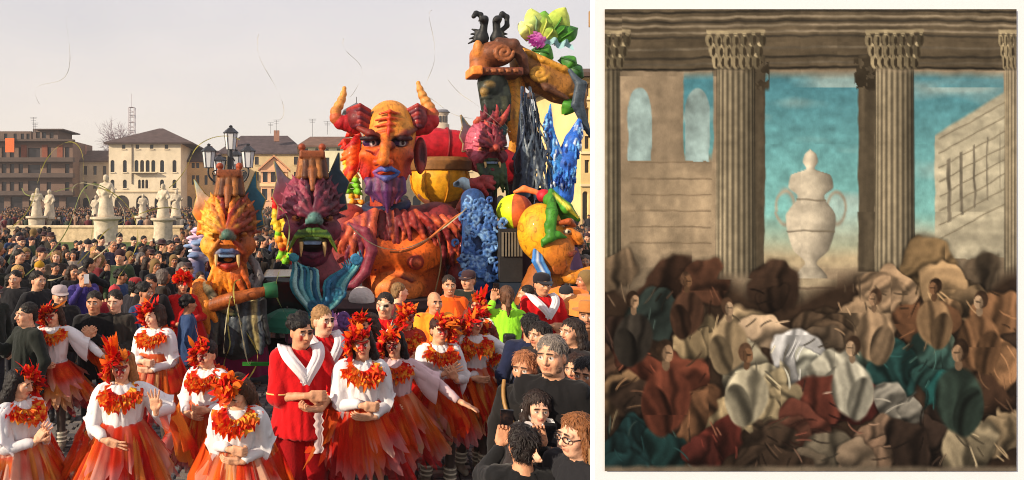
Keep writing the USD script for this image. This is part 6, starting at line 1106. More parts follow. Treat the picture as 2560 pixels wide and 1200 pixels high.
# wrists (x, y, z) for a 1.70 m person facing -y
BELLY = (((-.13, -.20, 1.06), (.9, -.2, -.1), (0, .9, .3), 'relaxed'), ((.15, -.22, 1.12), (-.9, -.2, 0), (0, .9, .2), 'relaxed'))
CROSS = (((-.05, -.24, 1.14), (.95, -.1, -.1), (0, 1, .1), 'fist'), ((.08, -.22, 1.04), (-.95, -.15, .05), (0, .8, .5), 'relaxed'))
OUTL = (((-.12, -.22, 1.06), (.8, -.2, -.1), (0, .9, .4), 'relaxed'), ((.58, -.10, 1.10), (.9, -.1, -.4), (0, 0, -1), 'open'))
CHEST = (((-.04, -.24, 1.20), (.7, -.2, .4), (0, 1, 0), 'open'), ((.10, -.26, 1.14), (-.5, -.2, .8), (.2, .9, 0), 'open'))
RAISE = (((-.12, -.20, 1.05), (.9, -.2, -.3), (0, .9, .3), 'open'), ((.30, -.20, 1.24), (-.1, -.1, 1), (-.2, -1, 0), 'open'))
PRAY = (((-.06, -.26, 1.12), (.4, -.4, .8), (.9, 0, 0), 'open'), ((.07, -.26, 1.10), (-.4, -.4, .8), (-.9, 0, 0), 'open'))
DOWN = None
dancer('masked dancer with bushy orange headdress and one arm outstretched, left middle row', 133, 762, 218, 8, 1, OUTL, head=(-12, 14, 0), sway=(.05, 0), wz=1.0)
dancer('smiling unmasked dancer looking sideways, red rosette over her ear, left of the scarlet robe', 388, 762, 228, -14, 2, CROSS, head=(-24, 6, 0), crests='crest', mask=False, hkind='bob', smile=True, skin=2, sway=(-.04, 0), white=.7, wz=1.16)
dancer('laughing dancer with tall red plume, hand raised beside her, front row at left', 306, 880, 312, 6, 3, RAISE, head=(0, 6, 4), crests='plume', hcol=rgb(140, 92, 52), hkind='wavy', smile=True, mask=True, sway=(0, -.02))
dancer('dancer with dark hair and orange flower turned away, cut by the left edge', 48, 925, 320, 62, 4, PRAY, head=(14, 12, 0), hcol=rgb(26, 20, 20), hkind='wavy', side=1, mask=False, white=.4)
dancer('red-masked dancer in profile behind the bowed dancer, red feathers down her cheek', 520, 855, 278, -22, 5, BELLY, head=(-6, 8, 6), hcol=rgb(36, 26, 24), hkind='short', side=-1)
dancer('bowed dancer showing long brown hair and orange flower crown, front row centre', 602, 925, 330, -8, 6, CROSS, head=(-20, 42, 10), hcol=rgb(66, 42, 28), hkind='wavy', crests='bun', side=-1, mask=False, lean=(0.02, -.28), sway=(.02, 0))
dancer('tall masked dancer, arms folded across her white blouse, right of the red-tunic man', 903, 822, 292, 4, 7, CROSS, head=(-8, 2, -4), hcol=rgb(40, 28, 26), sway=(.05, 0), hgt=1.70)
dancer('masked dancer half hidden behind the tall one, arm swung out to the right', 985, 828, 272, -8, 8, OUTL, head=(-10, 4, 0), hcol=rgb(30, 22, 24), sway=(.06, 0), blouse=rgb(226, 196, 200))
dancer('masked dancer clapping hands before her chest, right part of the front row', 1096, 796, 252, 6, 9, CHEST, head=(6, 2, 0), hcol=rgb(60, 34, 26), hkind='short', sway=(-.03, 0), hgt=1.66, side=1)
dancer('dancer peeping out behind the clapping dancer, dark hair and red mask', 1136, 796, 240, -4, 10, BELLY, head=(10, 4, 0), hcol=rgb(40, 26, 22), hkind='bob', legs=False)
dancer('dancer with orange-brown hair and mask, second from the right end of the line', 1182, 775, 240, 10, 11, OUTL, head=(8, 2, 3), hcol=rgb(120, 52, 30), hkind='long', sway=(.04, 0))
dancer('dancer at the right end of the line in sheer red tulle, arms held low', 1218, 812, 236, -20, 12, BELLY, head=(-20, 10, 0), hcol=rgb(110, 44, 28), hkind='long', sway=(.12, 0), white=.5)
dancer('small dancer with wide orange flower crown in the back row behind the clapping dancer', 1192, 742, 205, -10, 13, CROSS, head=(-10, 4, 0), crests='plume', side=1, legs=False)
dancer('back-row dancer with a big white-rimmed flower headdress left of the neon jacket', 920, 785, 246, -30, 14, BELLY, head=(-20, 8, 0), side=-1, legs=False)
dancer('back-row dancer in dark red behind the man with the white scarf', 1012, 765, 232, 10, 15, PRAY, head=(20, 4, 0), legs=False, blouse=rgb(196, 70, 60))

# ---- men in red tunics with crossed white scarves
def scarf(p, w=.062, c=WHITE):
    k = p.k; ms = []
    for q in (-1, 1):
        a = [p.sho[0] if q < 0 else p.sho[1]][0]; a = a * [.78, 1, 1] + [0, .02, .092 * k]; m = p.chest + [q * -.012, -.192 * k, -.03]
        P = spline([a + [0, .10, -.05], a, a * [.93, 1, 1] + [0, -.125 * k, -.045 * k], p.chest * .5 + a * .5 + [0, -.185 * k, -.01], m], 22); T = np.gradient(P, axis=0); nrm = np.array([0, -1, .35]); sd = np.cross(T, nrm); sd /= np.linalg.norm(sd, axis=1, keepdims=True)
        v = np.linspace(-1, 1, 9)[:, None, None]; ww = w * np.linspace(1.05, .7, 22)[None, :, None]
        g = P[None] + v * ww * sd[None] + (.022 * (1 - v ** 2) + .008 * np.sin(v * 9 + np.arange(22)[None, :, None] * .25)) * np.array([0, -1, .4]); ms.append(sheet(g, c))
    return merge(ms)
def red_man(label, px, ptop, s, face, seed, hands, head, hcol, hkind='short', sex='m', hgt=1.80, legs=True, makeup='red', cap=False, maskc=None):
    d = F / s; x, _, _ = G(px, d); hgt = float(np.clip(H - (ptop - CY) / s, 1.7, 1.88)); p = Pose(hgt, sex, hands, None, head); k = p.k; q = rgb(190, 16, 22)
    t = thing('person', label, 'person', (x, d, 0), face, 'men in red tunics with white scarves')
    obj('body', p.body(SKIN[seed % 3], rgb(150, 16, 22), rgb(60, 20, 20), makeup=makeup, see_legs=legs), 'skin', t)
    obj('undershirt', Sculpt().cap(p.neck + [0, .01, -.05], p.neck + [0, 0, .055], .09 * k, .066 * k, rgb(22, 20, 22)).mesh(.009), 'cloth', t)
    obj('tunic', p.coat(q, .78, 1.35, .016, .03, .46, seed, folds=.010), 'cloth', t)
    obj('hem_trim', tube([(.232 * k * math.cos(a), .20 * k * math.sin(a) + .01, .80 * k) for a in np.linspace(0, 2 * np.pi, 30)], .009, 6, rgb(226, 178, 110)), 'cloth', t)
    for i in range(2): e = p.sho[i] + (p.elb[i] - p.sho[i]) * .9; u = unit(p.elb[i] - p.sho[i]); a1 = unit(np.cross(u, [0, 1, 0.1])); b1 = np.cross(u, a1); obj('sleeve_trim', tube([e + .098 * k * (math.cos(a) * a1 + math.sin(a) * b1) for a in np.linspace(0, 2 * np.pi, 20)], .008, 5, rgb(226, 178, 110)), 'cloth', t)
    obj('scarf', scarf(p), 'linen', t)
    if legs:
        S = Sculpt()
        for i in range(2): S.path([p.hip[i], p.knee[i], p.ank[i] + [0, 0, .02]], [.125 * k, .115 * k, .12 * k], rgb(160, 14, 20), .03)
        obj('trousers', S.mesh(.016, disp=lambda v: .012 * (fb(v * [1, 1, .3], 14, 3, seed) - .5)), 'cloth', t)
    g = np.stack([np.stack([np.linspace(-.03, .04, 5) + .1 + .012 * np.sin(z * 30), np.full(5, -.21 - .01 * z) * k + .006 * np.cos(np.arange(5) * 2), np.full(5, 1.02 - .34 * z) * k], -1) for z in np.linspace(0, 1, 12)])
    obj('sash_end', sheet(g, rgb(226, 206, 204)), 'linen', t)
    obj('hair', p.onhead(hair(hkind, hcol, seed)), 'hair', t)
    if cap: obj('hat', p.onhead(moved(hat_mesh('cap', rgb(34, 30, 36)), None, (0, 0, 0))), 'cloth', t)
    if maskc is not None: obj('mask', p.onhead(mask_mesh(maskc)), 'leather', t)
    return t
LUTE = (((-.02, -.25, 1.14), (.9, -.2, .0), (0, .9, -.2), 'fist'), ((.10, -.27, 1.04), (-.9, -.3, .1), (0, .2, 1), 'grip'))
red_man('dark-haired man in red tunic with crossed white scarf, centre of the front row', 752, 792, 288, 12, 1, LUTE, (14, 4, 0), rgb(24, 20, 20), 'curly')
red_man('fair-haired man in red tunic holding a short stick, behind the dark-haired tunic man', 806, 768, 262, 18, 2, LUTE, (16, 0, 0), rgb(150, 112, 72), 'short')
red_man('man in red with a light mask and white scarf, beside the orange devil belly', 962, 735, 225, -8, 3, LUTE, (-12, 0, 0), rgb(40, 32, 28), 'short', legs=False, maskc=rgb(226, 206, 176))
red_man('young man in dark cap and red tunic with white scarf, under the yellow papier-mache face', 1354, 682, 192, 4, 4, LUTE, (0, 4, 0), rgb(30, 24, 24), 'short', legs=False, makeup=None, cap=True)
# ---- other costumed people and named bystanders
COATS = [rgb(28, 28, 32), rgb(30, 29, 33), rgb(28, 32, 46), rgb(44, 37, 32), rgb(44, 40, 34), rgb(30, 34, 30), rgb(60, 50, 44), rgb(26, 26, 30)]
HAIRC = [rgb(30, 24, 20), rgb(48, 34, 26), rgb(70, 50, 34), rgb(104, 94, 88), rgb(132, 100, 64), rgb(22, 19, 19)]
def phone(t, p, i=1, c=rgb(20, 20, 24), big=1.0):
    w = p.wri[i] + unit(p.hands[i][1]) * .10; obj('phone_case', moved(trimesh.creation.box([.078 * big, .010, .15 * big]), rotm(0, -8), w + [-.03 if i else .03, -.03, .07]), 'gloss', t, smooth=False, col=c)
HOLD = (((-.07, -.34, 1.42), (.35, -.25, .9), (.6, .6, 0), 'grip'), ((.08, -.34, 1.42), (-.35, -.25, .9), (-.6, .6, 0), 'grip'))
FOLD = CROSS
def bystander(label, px, s, face, seed, coat, hcol, hkind, hgt=1.7, sex='m', hands=None, head=(0, 0, 0), hat=None, hatc=None, extra=None, ph=False, sleeve=1.0, low=.72, group=None, fine=True, smile=False, skin=None, root='/World', loc=None, trousers=rgb(34, 34, 42), mk=None, name='person', cat='person', poles=None, coatm='cloth', vee=None):
    d = F / s; p = Pose(hgt, sex, hands, poles or (((-.5, .15, -1), (.5, .15, -1)) if hands is not None and hands[0][0][2] > 1.2 else None), head); k = p.k
    t = thing(name, label, cat, G(px, d) if loc is None else loc, face, group, root=root)
    sk = SKIN[seed % 4 if skin is None else skin]
    obj('body', p.body(sk, trousers, rgb(30, 26, 24), h=.022 if fine else .028, head_h=.007 if fine else .0105, hands_h=.006 if fine else .009, smile=smile, makeup=mk), 'skin', t)
    obj('coat', p.coat(coat, low, 1.0, .018 if fine else .027, .014, sleeve, seed, folds=.010, open_v=vee), coatm, t)
    if hkind: obj('hair', p.onhead(hair(hkind, hcol, seed % 3, .0092 if fine else .012)), 'hair', t)
    if hkind and s > 240: strands_of(t, p.onhead(hair(hkind, hcol, seed % 3, .0092)), hcol, seed)
    if hat: obj('hat', p.onhead(hat_mesh(hat, hatc)), 'cloth', t)
    if ph: phone(t, p, c=rgb(20, 20, 24) if ph is True else ph)
    if extra: extra(t, p)
    return t
def strands_of(t, m, c, seed, n=1500, L_=.038):
    """Loose hairs lying on the hair mass."""
    q = np.random.default_rng(seed); v, nn = np.asarray(m.vertices), meshkit.arrays(m, True)[2]; i = q.integers(0, len(v), n); P0 = v[i] - nn[i] * .004
    d = np.cross(np.cross(nn[i], np.array([0, -.15, -1.0]) + q.normal(0, .25, (n, 3))), nn[i]); d /= np.linalg.norm(d, axis=1, keepdims=True) + 1e-6; l = L_ * q.uniform(.5, 1.4, (n, 1))
    pts = np.stack([P0, P0 + d * l * .35 + nn[i] * .004, P0 + d * l * .7 + nn[i] * .0045, P0 + d * l + nn[i] * .002], 1)
    cu = UsdGeom.BasisCurves.Define(stage, numbered(str(t.GetPath()) + '/loose_hair')); cu.CreateTypeAttr('linear'); cu.CreateCurveVertexCountsAttr(Vt.IntArray.FromNumpy(np.full(n, 4, np.int32))); cu.CreatePointsAttr(Vt.Vec3fArray.FromNumpy(pts.reshape(-1, 3).astype(np.float32))); cu.CreateWidthsAttr(Vt.FloatArray.FromNumpy(np.tile(np.array([.003, .003, .0025, .001], np.float32), n))); cu.SetWidthsInterpolation('vertex')
    k = 'hair_%d_%d_%d' % tuple(int(x * 1000) for x in c)
    if not stage.GetPrimAtPath(L + k): look(k, rough=.45, spec=.5, vary=.4, vscale=30, col=tuple(np.array(c) * 1.25))
    UsdShade.MaterialBindingAPI.Apply(cu.GetPrim()).Bind(UsdShade.Material.Get(stage, L + k)); tag(cu, kind='stuff')
def turban(cols, seed=0):
    def f(t, p): obj('headdress', p.onhead(moved(ruffle((0, 0, 0), .085, 60, .075, seed, cols, .8), None, (0, .01, .075))), 'petal', t); obj('headdress', p.onhead(moved(ruffle((0, 0, 0), .045, 40, .08, seed + 1, cols, 1.2), None, (0, .01, .12))), 'petal', t)
    return f
def rose(seed): return lambda t, p: obj('rose', merge([moved(ruffle((0, 0, 0), r_, n_, .045, seed + n_, [RED, CRIM, rgb(230, 30, 40)], 1.0), None, (-.02, .02, z_)) for r_, n_, z_ in ((.05, 50, .115), (.03, 36, .15), (.012, 16, .17))]), 'petal', t)
def robe(c, z0=1.36, r1=.42, trans='cloth', cols=None):
    def f(t, p):
        k = p.k; n, m = 16, 60; tt = np.linspace(0, 1, n)[:, None]; a = np.linspace(0, 2 * np.pi, m)[None]; r = (.14 + (r1 - .14) * tt ** .8) * k * (1 + .1 * tt * np.sin(a * 11) + .03 * np.sin(a * 5 + 2))
        g = np.stack([r * np.cos(a) * 1.1, r * np.sin(a) * .85, (z0 - (z0 - .35) * tt) * k + 0 * a], -1); cc = np.array(c) * (.8 + .4 * meshkit.fbm(g * [9, 9, 3], 3, 4))[..., None]
        obj('robe', sheet(g, np.clip(cc, 0, .95)), trans, t)
    return f
def both(*fs): return lambda t, p: [f(t, p) for f in fs]
bystander('person in long scarlet robe and red petal headdress, left of the orange spiky-eared figure', 456, 172, 14, 1, rgb(186, 20, 20), rgb(60, 30, 24), 'short', 1.74, 'f', BELLY, (6, 2, 0), extra=both(turban([RED, ORANGE, RED], 3), robe(rgb(180, 22, 20))), skin=1)
def monk(t, p): robe(rgb(238, 104, 26), 1.38, .4)(t, p); obj('shawl', p.coat(rgb(244, 150, 40), 1.12, 1.0, .016, .04, .5, 5), 'cloth', t)
bystander('round-faced person in orange robe standing on the float beside the devil arm, shorter of two', 1086, 205, 4, 2, rgb(232, 110, 30), rgb(60, 48, 40), None, 1.72, 'm', PRAY, (6, 0, 0), extra=monk, skin=1, smile=True)
bystander('person in orange robe standing on the float, taller one nearest the devil glove', 1122, 182, 0, 3, rgb(236, 96, 24), rgb(46, 34, 28), 'short', 1.80, 'm', BELLY, (-4, 0, 0), extra=robe(rgb(236, 90, 24), 1.4, .42), skin=1, smile=True)
bystander('person seen from behind in a neon green jacket, hands raised in front', 1266, 206, 172, 5, rgb(150, 226, 50), rgb(92, 62, 44), 'tail', 1.80, 'f', (((-.10, -.34, 1.46), (.2, -.2, 1), (0, 1, 0), 'grip'), ((.10, -.34, 1.46), (-.2, -.2, 1), (0, 1, 0), 'grip')), extra=lambda t, p: obj('back_bag', Sculpt().box((0, .19, 1.10), (.07, .05, .17), .03, rgb(28, 26, 30)).mesh(.012), 'leather', t), ph=True)
bystander('grey-haired man in black coat looking left, tallest of the bystanders at right', 1380, 348, -34, 0, rgb(24, 23, 25), rgb(118, 108, 100), 'short', 1.86, 'm', None, (-8, 0, -4), skin=0, extra=lambda t, p: obj('stubble', p.onhead(Sculpt().ell((0, -.052, -.088), (.041, .036, .03), rgb(120, 92, 76)).ell((-.04, -.02, -.07), (.028, .04, .03), rgb(126, 96, 78), .02).ell((.04, -.02, -.07), (.028, .04, .03), rgb(126, 96, 78), .02).mesh(.007)), 'skin', t))
bystander('short-haired woman in black coat beside the grey-haired man, looking left', 1313, 334, -38, 2, rgb(30, 28, 28), rgb(150, 96, 62), 'short', 1.71, 'f', None, (0, 2, 0), skin=1, extra=lambda t, p: obj('bag_strap', tube(spline([p.sho[0] + [0, -.02, .1], p.chest + [-.05, -.17, 0], p.pelvis + [.2, -.1, .1]], 12), .016, 6, rgb(150, 112, 62)), 'leather', t))
bystander('dark-haired girl holding a phone up before her chest, in front of the couple in black', 1346, 356, -18, 3, rgb(46, 40, 40), rgb(44, 32, 28), 'wavy', 1.50, 'f', (((-.06, -.26, 1.24), (.5, -.3, .8), (.6, .6, 0), 'grip'), ((.14, -.26, 1.30), (-.3, -.25, .9), (-.6, .6, 0), 'grip')), (10, 8, 0), ph=True, skin=2, extra=lambda t, p: obj('neck_scarf', ruffle(p.neck, .07, 30, .07, 4, [WHITE], .5), 'linen', t))
def glasses(t, p):
    r = []
    for x in (-.034, .034): r.append(tube([(x + .026 * math.cos(a), -.108, .003 + .018 * math.sin(a)) for a in np.linspace(0, 2 * np.pi, 18)], .003, 5))
    r += [tube([(-.01, -.11, .006), (.01, -.11, .006)], .003, 5), tube([(-.06, -.107, .006), (-.078, .01, .0)], .003, 5), tube([(.06, -.107, .006), (.078, .01, .0)], .003, 5)]
    obj('glasses', p.onhead(trimesh.util.concatenate(r)), 'gloss', t, col=rgb(20, 20, 24))
bystander('brown-haired boy with glasses turned left, bottom right corner beside the board', 1446, 432, -62, 2, rgb(34, 34, 38), rgb(128, 80, 44), 'bob', 1.60, 'm', None, (-8, 4, 0), skin=2, extra=glasses)
bystander('person with dark tousled hair seen from behind filming with a phone, bottom edge', 1305, 420, 168, 1, rgb(24, 24, 26), rgb(30, 22, 20), 'curly', 1.48, 'm', (((-.17, -.2, 1.50), (.2, -.2, 1), (0, 1, 0), 'grip'), ((.13, -.2, 1.48), (-.2, -.2, 1), (0, 1, 0), 'grip')), (10, 6, 0), ph=True)
bystander('woman with long dark hair, seen from the side, above the grey-haired man', 1432, 268, -66, 4, rgb(36, 32, 34), rgb(40, 28, 24), 'wavy', 1.74, 'f', HOLD, (0, 0, 0), skin=0)
bystander('person with black hair seen from behind, left above the short-haired woman', 1326, 250, 165, 5, rgb(30, 36, 62), rgb(22, 18, 18), 'short', 1.70, 'm', None)
bystander('dark-haired woman in profile between the neon jacket and the grey-haired man', 1350, 258, -60, 6, rgb(40, 36, 38), rgb(30, 22, 20), 'bob', 1.66, 'f', None, (0, 4, 0), skin=0)
bystander('dark-haired woman with red coat, behind the grey-haired man at right', 1440, 300, -48, 7, rgb(190, 22, 26), rgb(50, 30, 22), 'wavy', 1.56, 'f', None, (0, 8, 0), skin=0)
bystander('person in black jacket at the right edge next to the board', 1466, 330, -40, 8, rgb(30, 30, 34), rgb(30, 24, 24), 'short', 1.64, 'm', None, skin=1)
bystander('man with flat brown hat at the right edge under the orange umbrella', 1470, 232, -30, 9, rgb(70, 44, 30), rgb(60, 44, 34), 'short', 1.72, 'm', None, hat='brim', hatc=rgb(176, 112, 56), skin=1)
bystander('person with a red paper rose headdress beside the boy with glasses', 1412, 352, 150, 10, rgb(30, 28, 30), rgb(50, 36, 28), 'long', 1.36, 'f', None, extra=rose(9))
bystander('second person with a red paper rose headdress, at the right edge above the boy', 1456, 332, 150, 11, rgb(34, 30, 32), rgb(46, 34, 28), 'short', 1.36, 'f', None, extra=rose(12))
# spectators one can pick out in the crowd at left
SP = 'spectators in the crowd that one can pick out'
for a in (('man in a pale flat cap and dark coat above the bushy orange headdress', 150, 192, 20, 0, rgb(34, 32, 34), HAIRC[1], 'short', 1.72, 'm', None, (16, 4, 0), 'cap', rgb(176, 160, 160)),
          ('fair-haired person in a bright blue jacket filming with raised hands', 236, 104, 40, 1, rgb(28, 62, 170), rgb(196, 150, 90), 'short', 1.72, 'f', HOLD, (10, 0, 0), None, None),
          ('child in a yellow hooded costume among dark coats at far left', 122, 92, 20, 2, rgb(226, 190, 30), HAIRC[2], None, 1.40, 'f', None, (0, 0, 0), 'hood', rgb(232, 200, 40)),
          ('blond woman in grey coat, left edge of the crowd', 45, 140, 30, 3, rgb(48, 46, 44), rgb(190, 150, 90), 'bob', 1.68, 'f', None, (10, 4, 0), None, None),
          ('person under an ochre beanie, next to the blond woman', 98, 128, 60, 4, rgb(50, 44, 30), HAIRC[0], None, 1.62, 'm', None, (20, 10, 0), 'beanie', rgb(178, 134, 34)),
          ('man in black with a camera at his chest, left of the smiling dancer', 236, 208, 6, 5, rgb(22, 22, 24), HAIRC[0], 'short', 1.74, 'm', (((-.07, -.26, 1.22), (.6, -.2, .6), (.3, .9, 0), 'grip'), ((.07, -.26, 1.22), (-.6, -.2, .6), (-.3, .9, 0), 'grip')), (0, 2, 0), None, None),
          ('man in dark olive pullover, arms folded, right of the man with the camera', 288, 206, -4, 6, rgb(50, 46, 42), HAIRC[0], 'short', 1.74, 'm', FOLD, (4, 6, 0), None, None),
          ('man with sunglasses and black coat, above the smiling dancer', 376, 176, 0, 7, rgb(30, 28, 30), HAIRC[5], 'short', 1.78, 'm', None, (0, 0, 0), None, None),
          ('person wearing a dark red cap, left of the man with sunglasses', 338, 168, 150, 8, rgb(34, 32, 38), HAIRC[5], 'short', 1.68, 'm', None, (0, 0, 0), 'cap', rgb(140, 40, 44)),
          ('man in violet jacket holding a phone up, below the blue jacket', 208, 150, 24, 9, rgb(62, 52, 120), HAIRC[1], 'short', 1.70, 'm', HOLD, (10, 0, 0), None, None),
          ('child in checked red jacket under the wall statues', 286, 162, 20, 10, rgb(150, 34, 46), HAIRC[1], 'short', 1.50, 'm', None, (0, 6, 0), 'beanie', rgb(176, 60, 66)),
          ('bald man in dark blue coat right of the blue jacket', 284, 98, 20, 11, rgb(28, 28, 50), HAIRC[3], None, 1.80, 'm', None, (10, 0, 0), None, None),
          ('man stretching a bare forearm towards the dancers, far left', 70, 226, -40, 12, rgb(30, 34, 30), HAIRC[0], 'short', 1.70, 'm', (((-.3, -.3, 1.3), (-.6, -.6, .2), (0, 0, -1), 'open'), ((.24, -.04, .86), (0, -.1, -1), (-1, 0, 0), 'relaxed')), (0, 0, 0), None, None)):
    ms = a[0]; bystander(ms, a[1], a[2], a[3], a[4], a[5], a[6], a[7], a[8], a[9], a[10], a[11], a[12], a[13], group=SP, ph=(rgb(230, 230, 232) if 'violet' in ms else a[10] is HOLD), fine=a[2] > 120, extra=(lambda t, p: obj('sunglasses', p.onhead(moved(merge([lathe([(0, -.003), (.021, -.002), (.021, .002), (0, .003)], 10, rgb(14, 14, 16))]), rotm(0, 90), (-.033, -.105, .004))), 'gloss', t)) if 'sunglasses' in ms else None)

# ---- the dense crowd: class prims, each copied with a place of its own
UsdGeom.Scope.Define(stage, '/World/Looks'); stage.CreateClassPrim('/World/crowd_kinds')
KINDS = []
q = np.random.default_rng(21)
kinds = [('dark coat and short hair', 0, 'short', None), ('black coat and long hair', 1, 'long', None), ('navy jacket and woollen beanie', 2, None, 'beanie'), ('brown coat and bobbed hair', 3, 'bob', None), ('olive jacket and cap', 5, 'short', 'cap'), ('dark coat filming with raised hands', 7, 'short', None),
         ('grey-brown coat and fair hair', 6, 'bob', None), ('black jacket with hood up', 0, None, 'hood'), ('dark coat and brimmed hat', 4, 'short', 'brim'), ('charcoal coat hiding their face', 1, 'long', None), ('dark red coat and dark hair', 8, 'short', None), ('muted blue coat and curly hair', 9, 'curly', None), ('moss green coat and beanie', 10, None, 'beanie'), ('cream jacket and brown hair', 11, 'bob', None)]
cc = COATS + [rgb(96, 28, 34), rgb(46, 66, 104), rgb(60, 76, 54), rgb(168, 152, 136)]
for i, (lb, ci, hk, ht) in enumerate(kinds):
    hd = HOLD if 'hands' in lb else (FOLD if i % 4 == 1 else None)
    t = bystander('', 0, 100, 0, i, cc[ci], HAIRC[i % 6 if 'fair' not in lb else 4], hk, [1.72, 1.64, 1.76, 1.66, 1.70, 1.74, 1.62][i % 7], 'mf'[i % 2], hd, (float(q.normal(0, 12)), 3, 0), ht, [rgb(60, 40, 44), rgb(50, 54, 70), rgb(40, 40, 44), rgb(120, 96, 60)][i % 4], fine=False, root='/World/crowd_kinds', loc=(0, 0, 0), name='spectator_kind', ph=hd is HOLD)
    KINDS.append((str(t.GetPath()), lb))
# places: on the square behind the dancers, nearest first, keeping clear of everything already standing
taken = []
for pr in stage.GetPrimAtPath('/World').GetChildren():
    if pr.GetName().startswith('person'): b = pr.GetCustomDataByKey('base'); taken.append((b[0], b[1], .40))
blocks = [(X_(475, 9.4), X_(900, 9.4), 8.9, 15), (X_(820, 12), X_(1450, 12), 9.6, 19.5), (-1.2, 4.6, 3, 8.6)]
def free(x, y, r=.30):
    if any(a - .2 < x < b + .2 and c - .2 < y < e + .2 for a, b, c, e in blocks): return False
    return all((x - a) ** 2 + (y - b) ** 2 > (r + c) ** 2 * .8 for a, b, c in taken)
spots = []
for y in np.arange(7.9, 43, .44):
    r = (.5 if y < 16 else .62 if y < 26 else .8)
    for x in np.arange((-20 - CX) / F * y, (1500 - CX) / F * y, r):
        xx, yy = x + q.normal(0, .14), y + q.normal(0, .14); px = CX + xx / yy * F
        if yy < 7.75 and px > 60: continue
        if px < 470 and yy > (20.5 if 130 < px < 410 else 28): continue
        if px > 560 and yy > 30: continue
        if 385 < px < 450 and 22 < yy < 32: continue          # the open lawn
        if 300 < px < 460 and yy > 24 and q.random() < .6: continue
        if q.random() < (.26 if yy > 11 else .14): continue
        if free(xx, yy): spots.append((xx, yy)); taken.append((xx, yy, .2))
# a few watchers beyond the right-hand dancers, before the float's flank
left = [s_ for s_ in spots]
left.sort(key=lambda s_: s_[1])
MARKS = [('the man in the flat cap', 150, 725), ('the smiling dancer', 388, 790), ('the bushy orange headdress', 133, 790), ('the person in bright blue', 236, 650), ('the scarlet robe', 456, 720), ('the yellow child', 122, 645), ('the blond woman', 45, 690), ('the largest statue', 265, 560), ('the paired statues', 108, 560), ('the greenish statue', 408, 560), ('the orange goblin', 570, 640), ('the maroon goblin', 780, 640), ('the neon jacket', 1268, 780), ('the yellow painted face', 1370, 640), ('the man with sunglasses', 376, 690), ('the checked red jacket', 286, 690), ('the bald man', 284, 630), ('the camera man', 236, 760), ('the grey-haired man', 1380, 860), ('the laughing dancer', 306, 900), ('the devil', 985, 600), ('the folded-arms man', 288, 780), ('the ochre beanie', 98, 690), ('the red cap', 338, 700)]
most, seen = 262, {}
for i, (x, y) in enumerate(left[:most]):
    kp, lb = KINDS[int(q.integers(10)) if q.random() < .78 else int(q.integers(10, 14))]
    px, py = CX + x / y * F, CY + (H - 1.6) / y * F; mk = min(MARKS, key=lambda m: (m[1] - px) ** 2 + (m[2] - py) ** 2); dx, dy = px - mk[1], py - mk[2]; far = math.hypot(dx, dy) > 85
    rel = ('far ' if far else '') + ('right of' if abs(dx) > abs(dy) and dx > 0 else 'left of' if abs(dx) > abs(dy) else 'below' if dy > 0 else 'above'); lb2 = lb.replace('dark red coat and dark hair', 'dark red coat')
    lab = 'spectator in %s, %s %s' % (lb2, rel, mk[0]); key = lab
    for extra in ('', ', nearer row', ', back row', ', half hidden'):
        if lab + extra not in seen: lab += extra; break
    seen[lab] = 1
    copy_of(kp, 'person', lab, 'person', (x, y, 0), float(q.normal(-30 if x > 2 else 60, 42)), 'spectators packed in the crowd, ' + key[13:], float(q.uniform(.86, 1.08)))
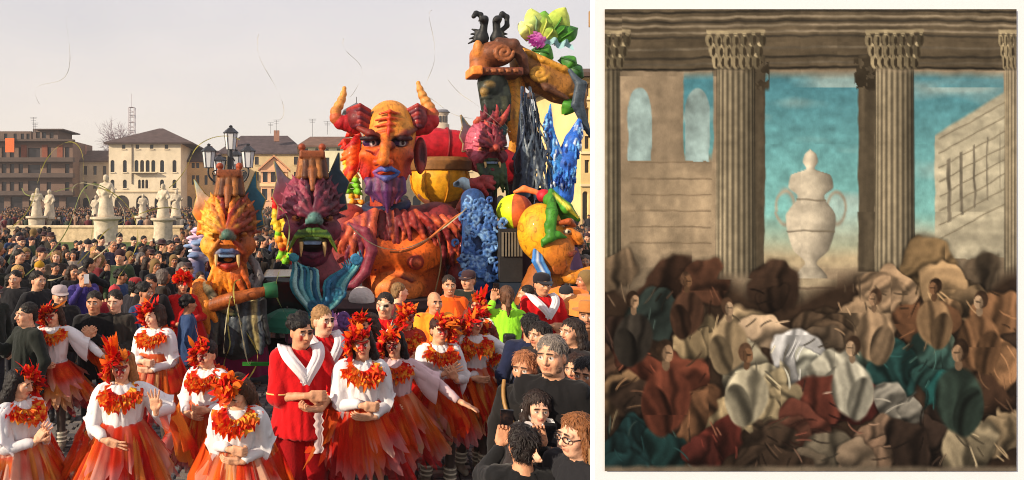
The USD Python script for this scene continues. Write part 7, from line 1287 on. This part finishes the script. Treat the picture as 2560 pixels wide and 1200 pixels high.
def instances(name, meshes, mat, places, label, cat, rng):
    pi = UsdGeom.PointInstancer.Define(stage, '/World/' + name); protos = [str(obj('kind', m, mat, pi).GetPath()) for m in meshes]; pi.CreatePrototypesRel().SetTargets([Sdf.Path(p) for p in protos])
    pi.CreateProtoIndicesAttr(Vt.IntArray.FromNumpy(rng.integers(0, len(protos), len(places)).astype(np.int32))); pi.CreatePositionsAttr(Vt.Vec3fArray.FromNumpy(np.array(places, np.float32)))
    a = rng.normal(0, .6, len(places)); pi.CreateOrientationsAttr(Vt.QuathArray([Gf.Quath(float(math.cos(t / 2)), 0, 0, float(math.sin(t / 2))) for t in a]))
    tag(pi, label, cat, kind='stuff'); return pi
FAR = []
for i, c in enumerate([(40, 38, 42), (30, 30, 34), (58, 50, 46), (44, 50, 70), (90, 40, 44), (110, 104, 100), (50, 58, 48), (150, 120, 100)]):
    c = rgb(c); hc = HAIRC[i % 6]
    m = merge([lathe([(.13, 0), (.15, .45), (.17, .8), (.2, 1.1), (.22, 1.32), (.16, 1.42), (.06, 1.46)], 9, c), moved(trimesh.creation.icosphere(1, 1.0), np.diag([.085, .1, .12]), (0, -.015, 1.58)), moved(trimesh.creation.icosphere(1, 1.0), np.diag([.095, .1, .1]), (0, .03, 1.63)), tube([(-.2, 0, 1.36), (-.27, -.03, 1.1), (-.2, -.14, .95)], [.06, .055, .04], 6, c), tube([(.2, 0, 1.36), (.27, -.03, 1.1), (.2, -.14, .95)], [.06, .055, .04], 6, c)])
    C = m.metadata['col'].copy(); v = m.vertices; C[(v[:, 2] > 1.465)] = SKIN[i % 4]; C[(v[:, 2] > 1.5) & (v[:, 1] > -.06)] = hc; C[v[:, 2] > 1.62] = hc; C[v[:, 2] > 1.465] *= .55
    m.metadata['col'] = C; FAR.append(m)
pl = [(x, y, 0) for x, y in left[most:]]
for y in np.arange(14, 45, 1.3):
    for x in np.arange(1560 / F * y * .52 + 1, 1.15 * y, 1.0): pl.append((x + q.normal(0, .3), y + q.normal(0, .4), 0))
for y in np.arange(46, 112, 1.5):
    for x in np.arange((20 - CX) / F * y, (2500 - CX) / F * y, .85 + y * .006): pl.append((x + q.normal(0, .25), y + q.normal(0, .4), q.uniform(-.12, .1)))
instances('far_crowd', FAR, 'cloth', pl, 'distant mass of dark-coated spectators below the arcades', 'crowd', q)

# ================================================================ THE AIR
usdkit.material(stage, L + 'haze', {'v': ('principled_volume', dict(color=(.93, .92, .95), density=.00042, anisotropy=.2))}, volume='v.volume')
tag(obj('haze', bx(-440, 440, -75, 660, -1.6, 46), 'haze', smooth=False), 'thin pale winter haze over the whole square', 'haze', kind='stuff')
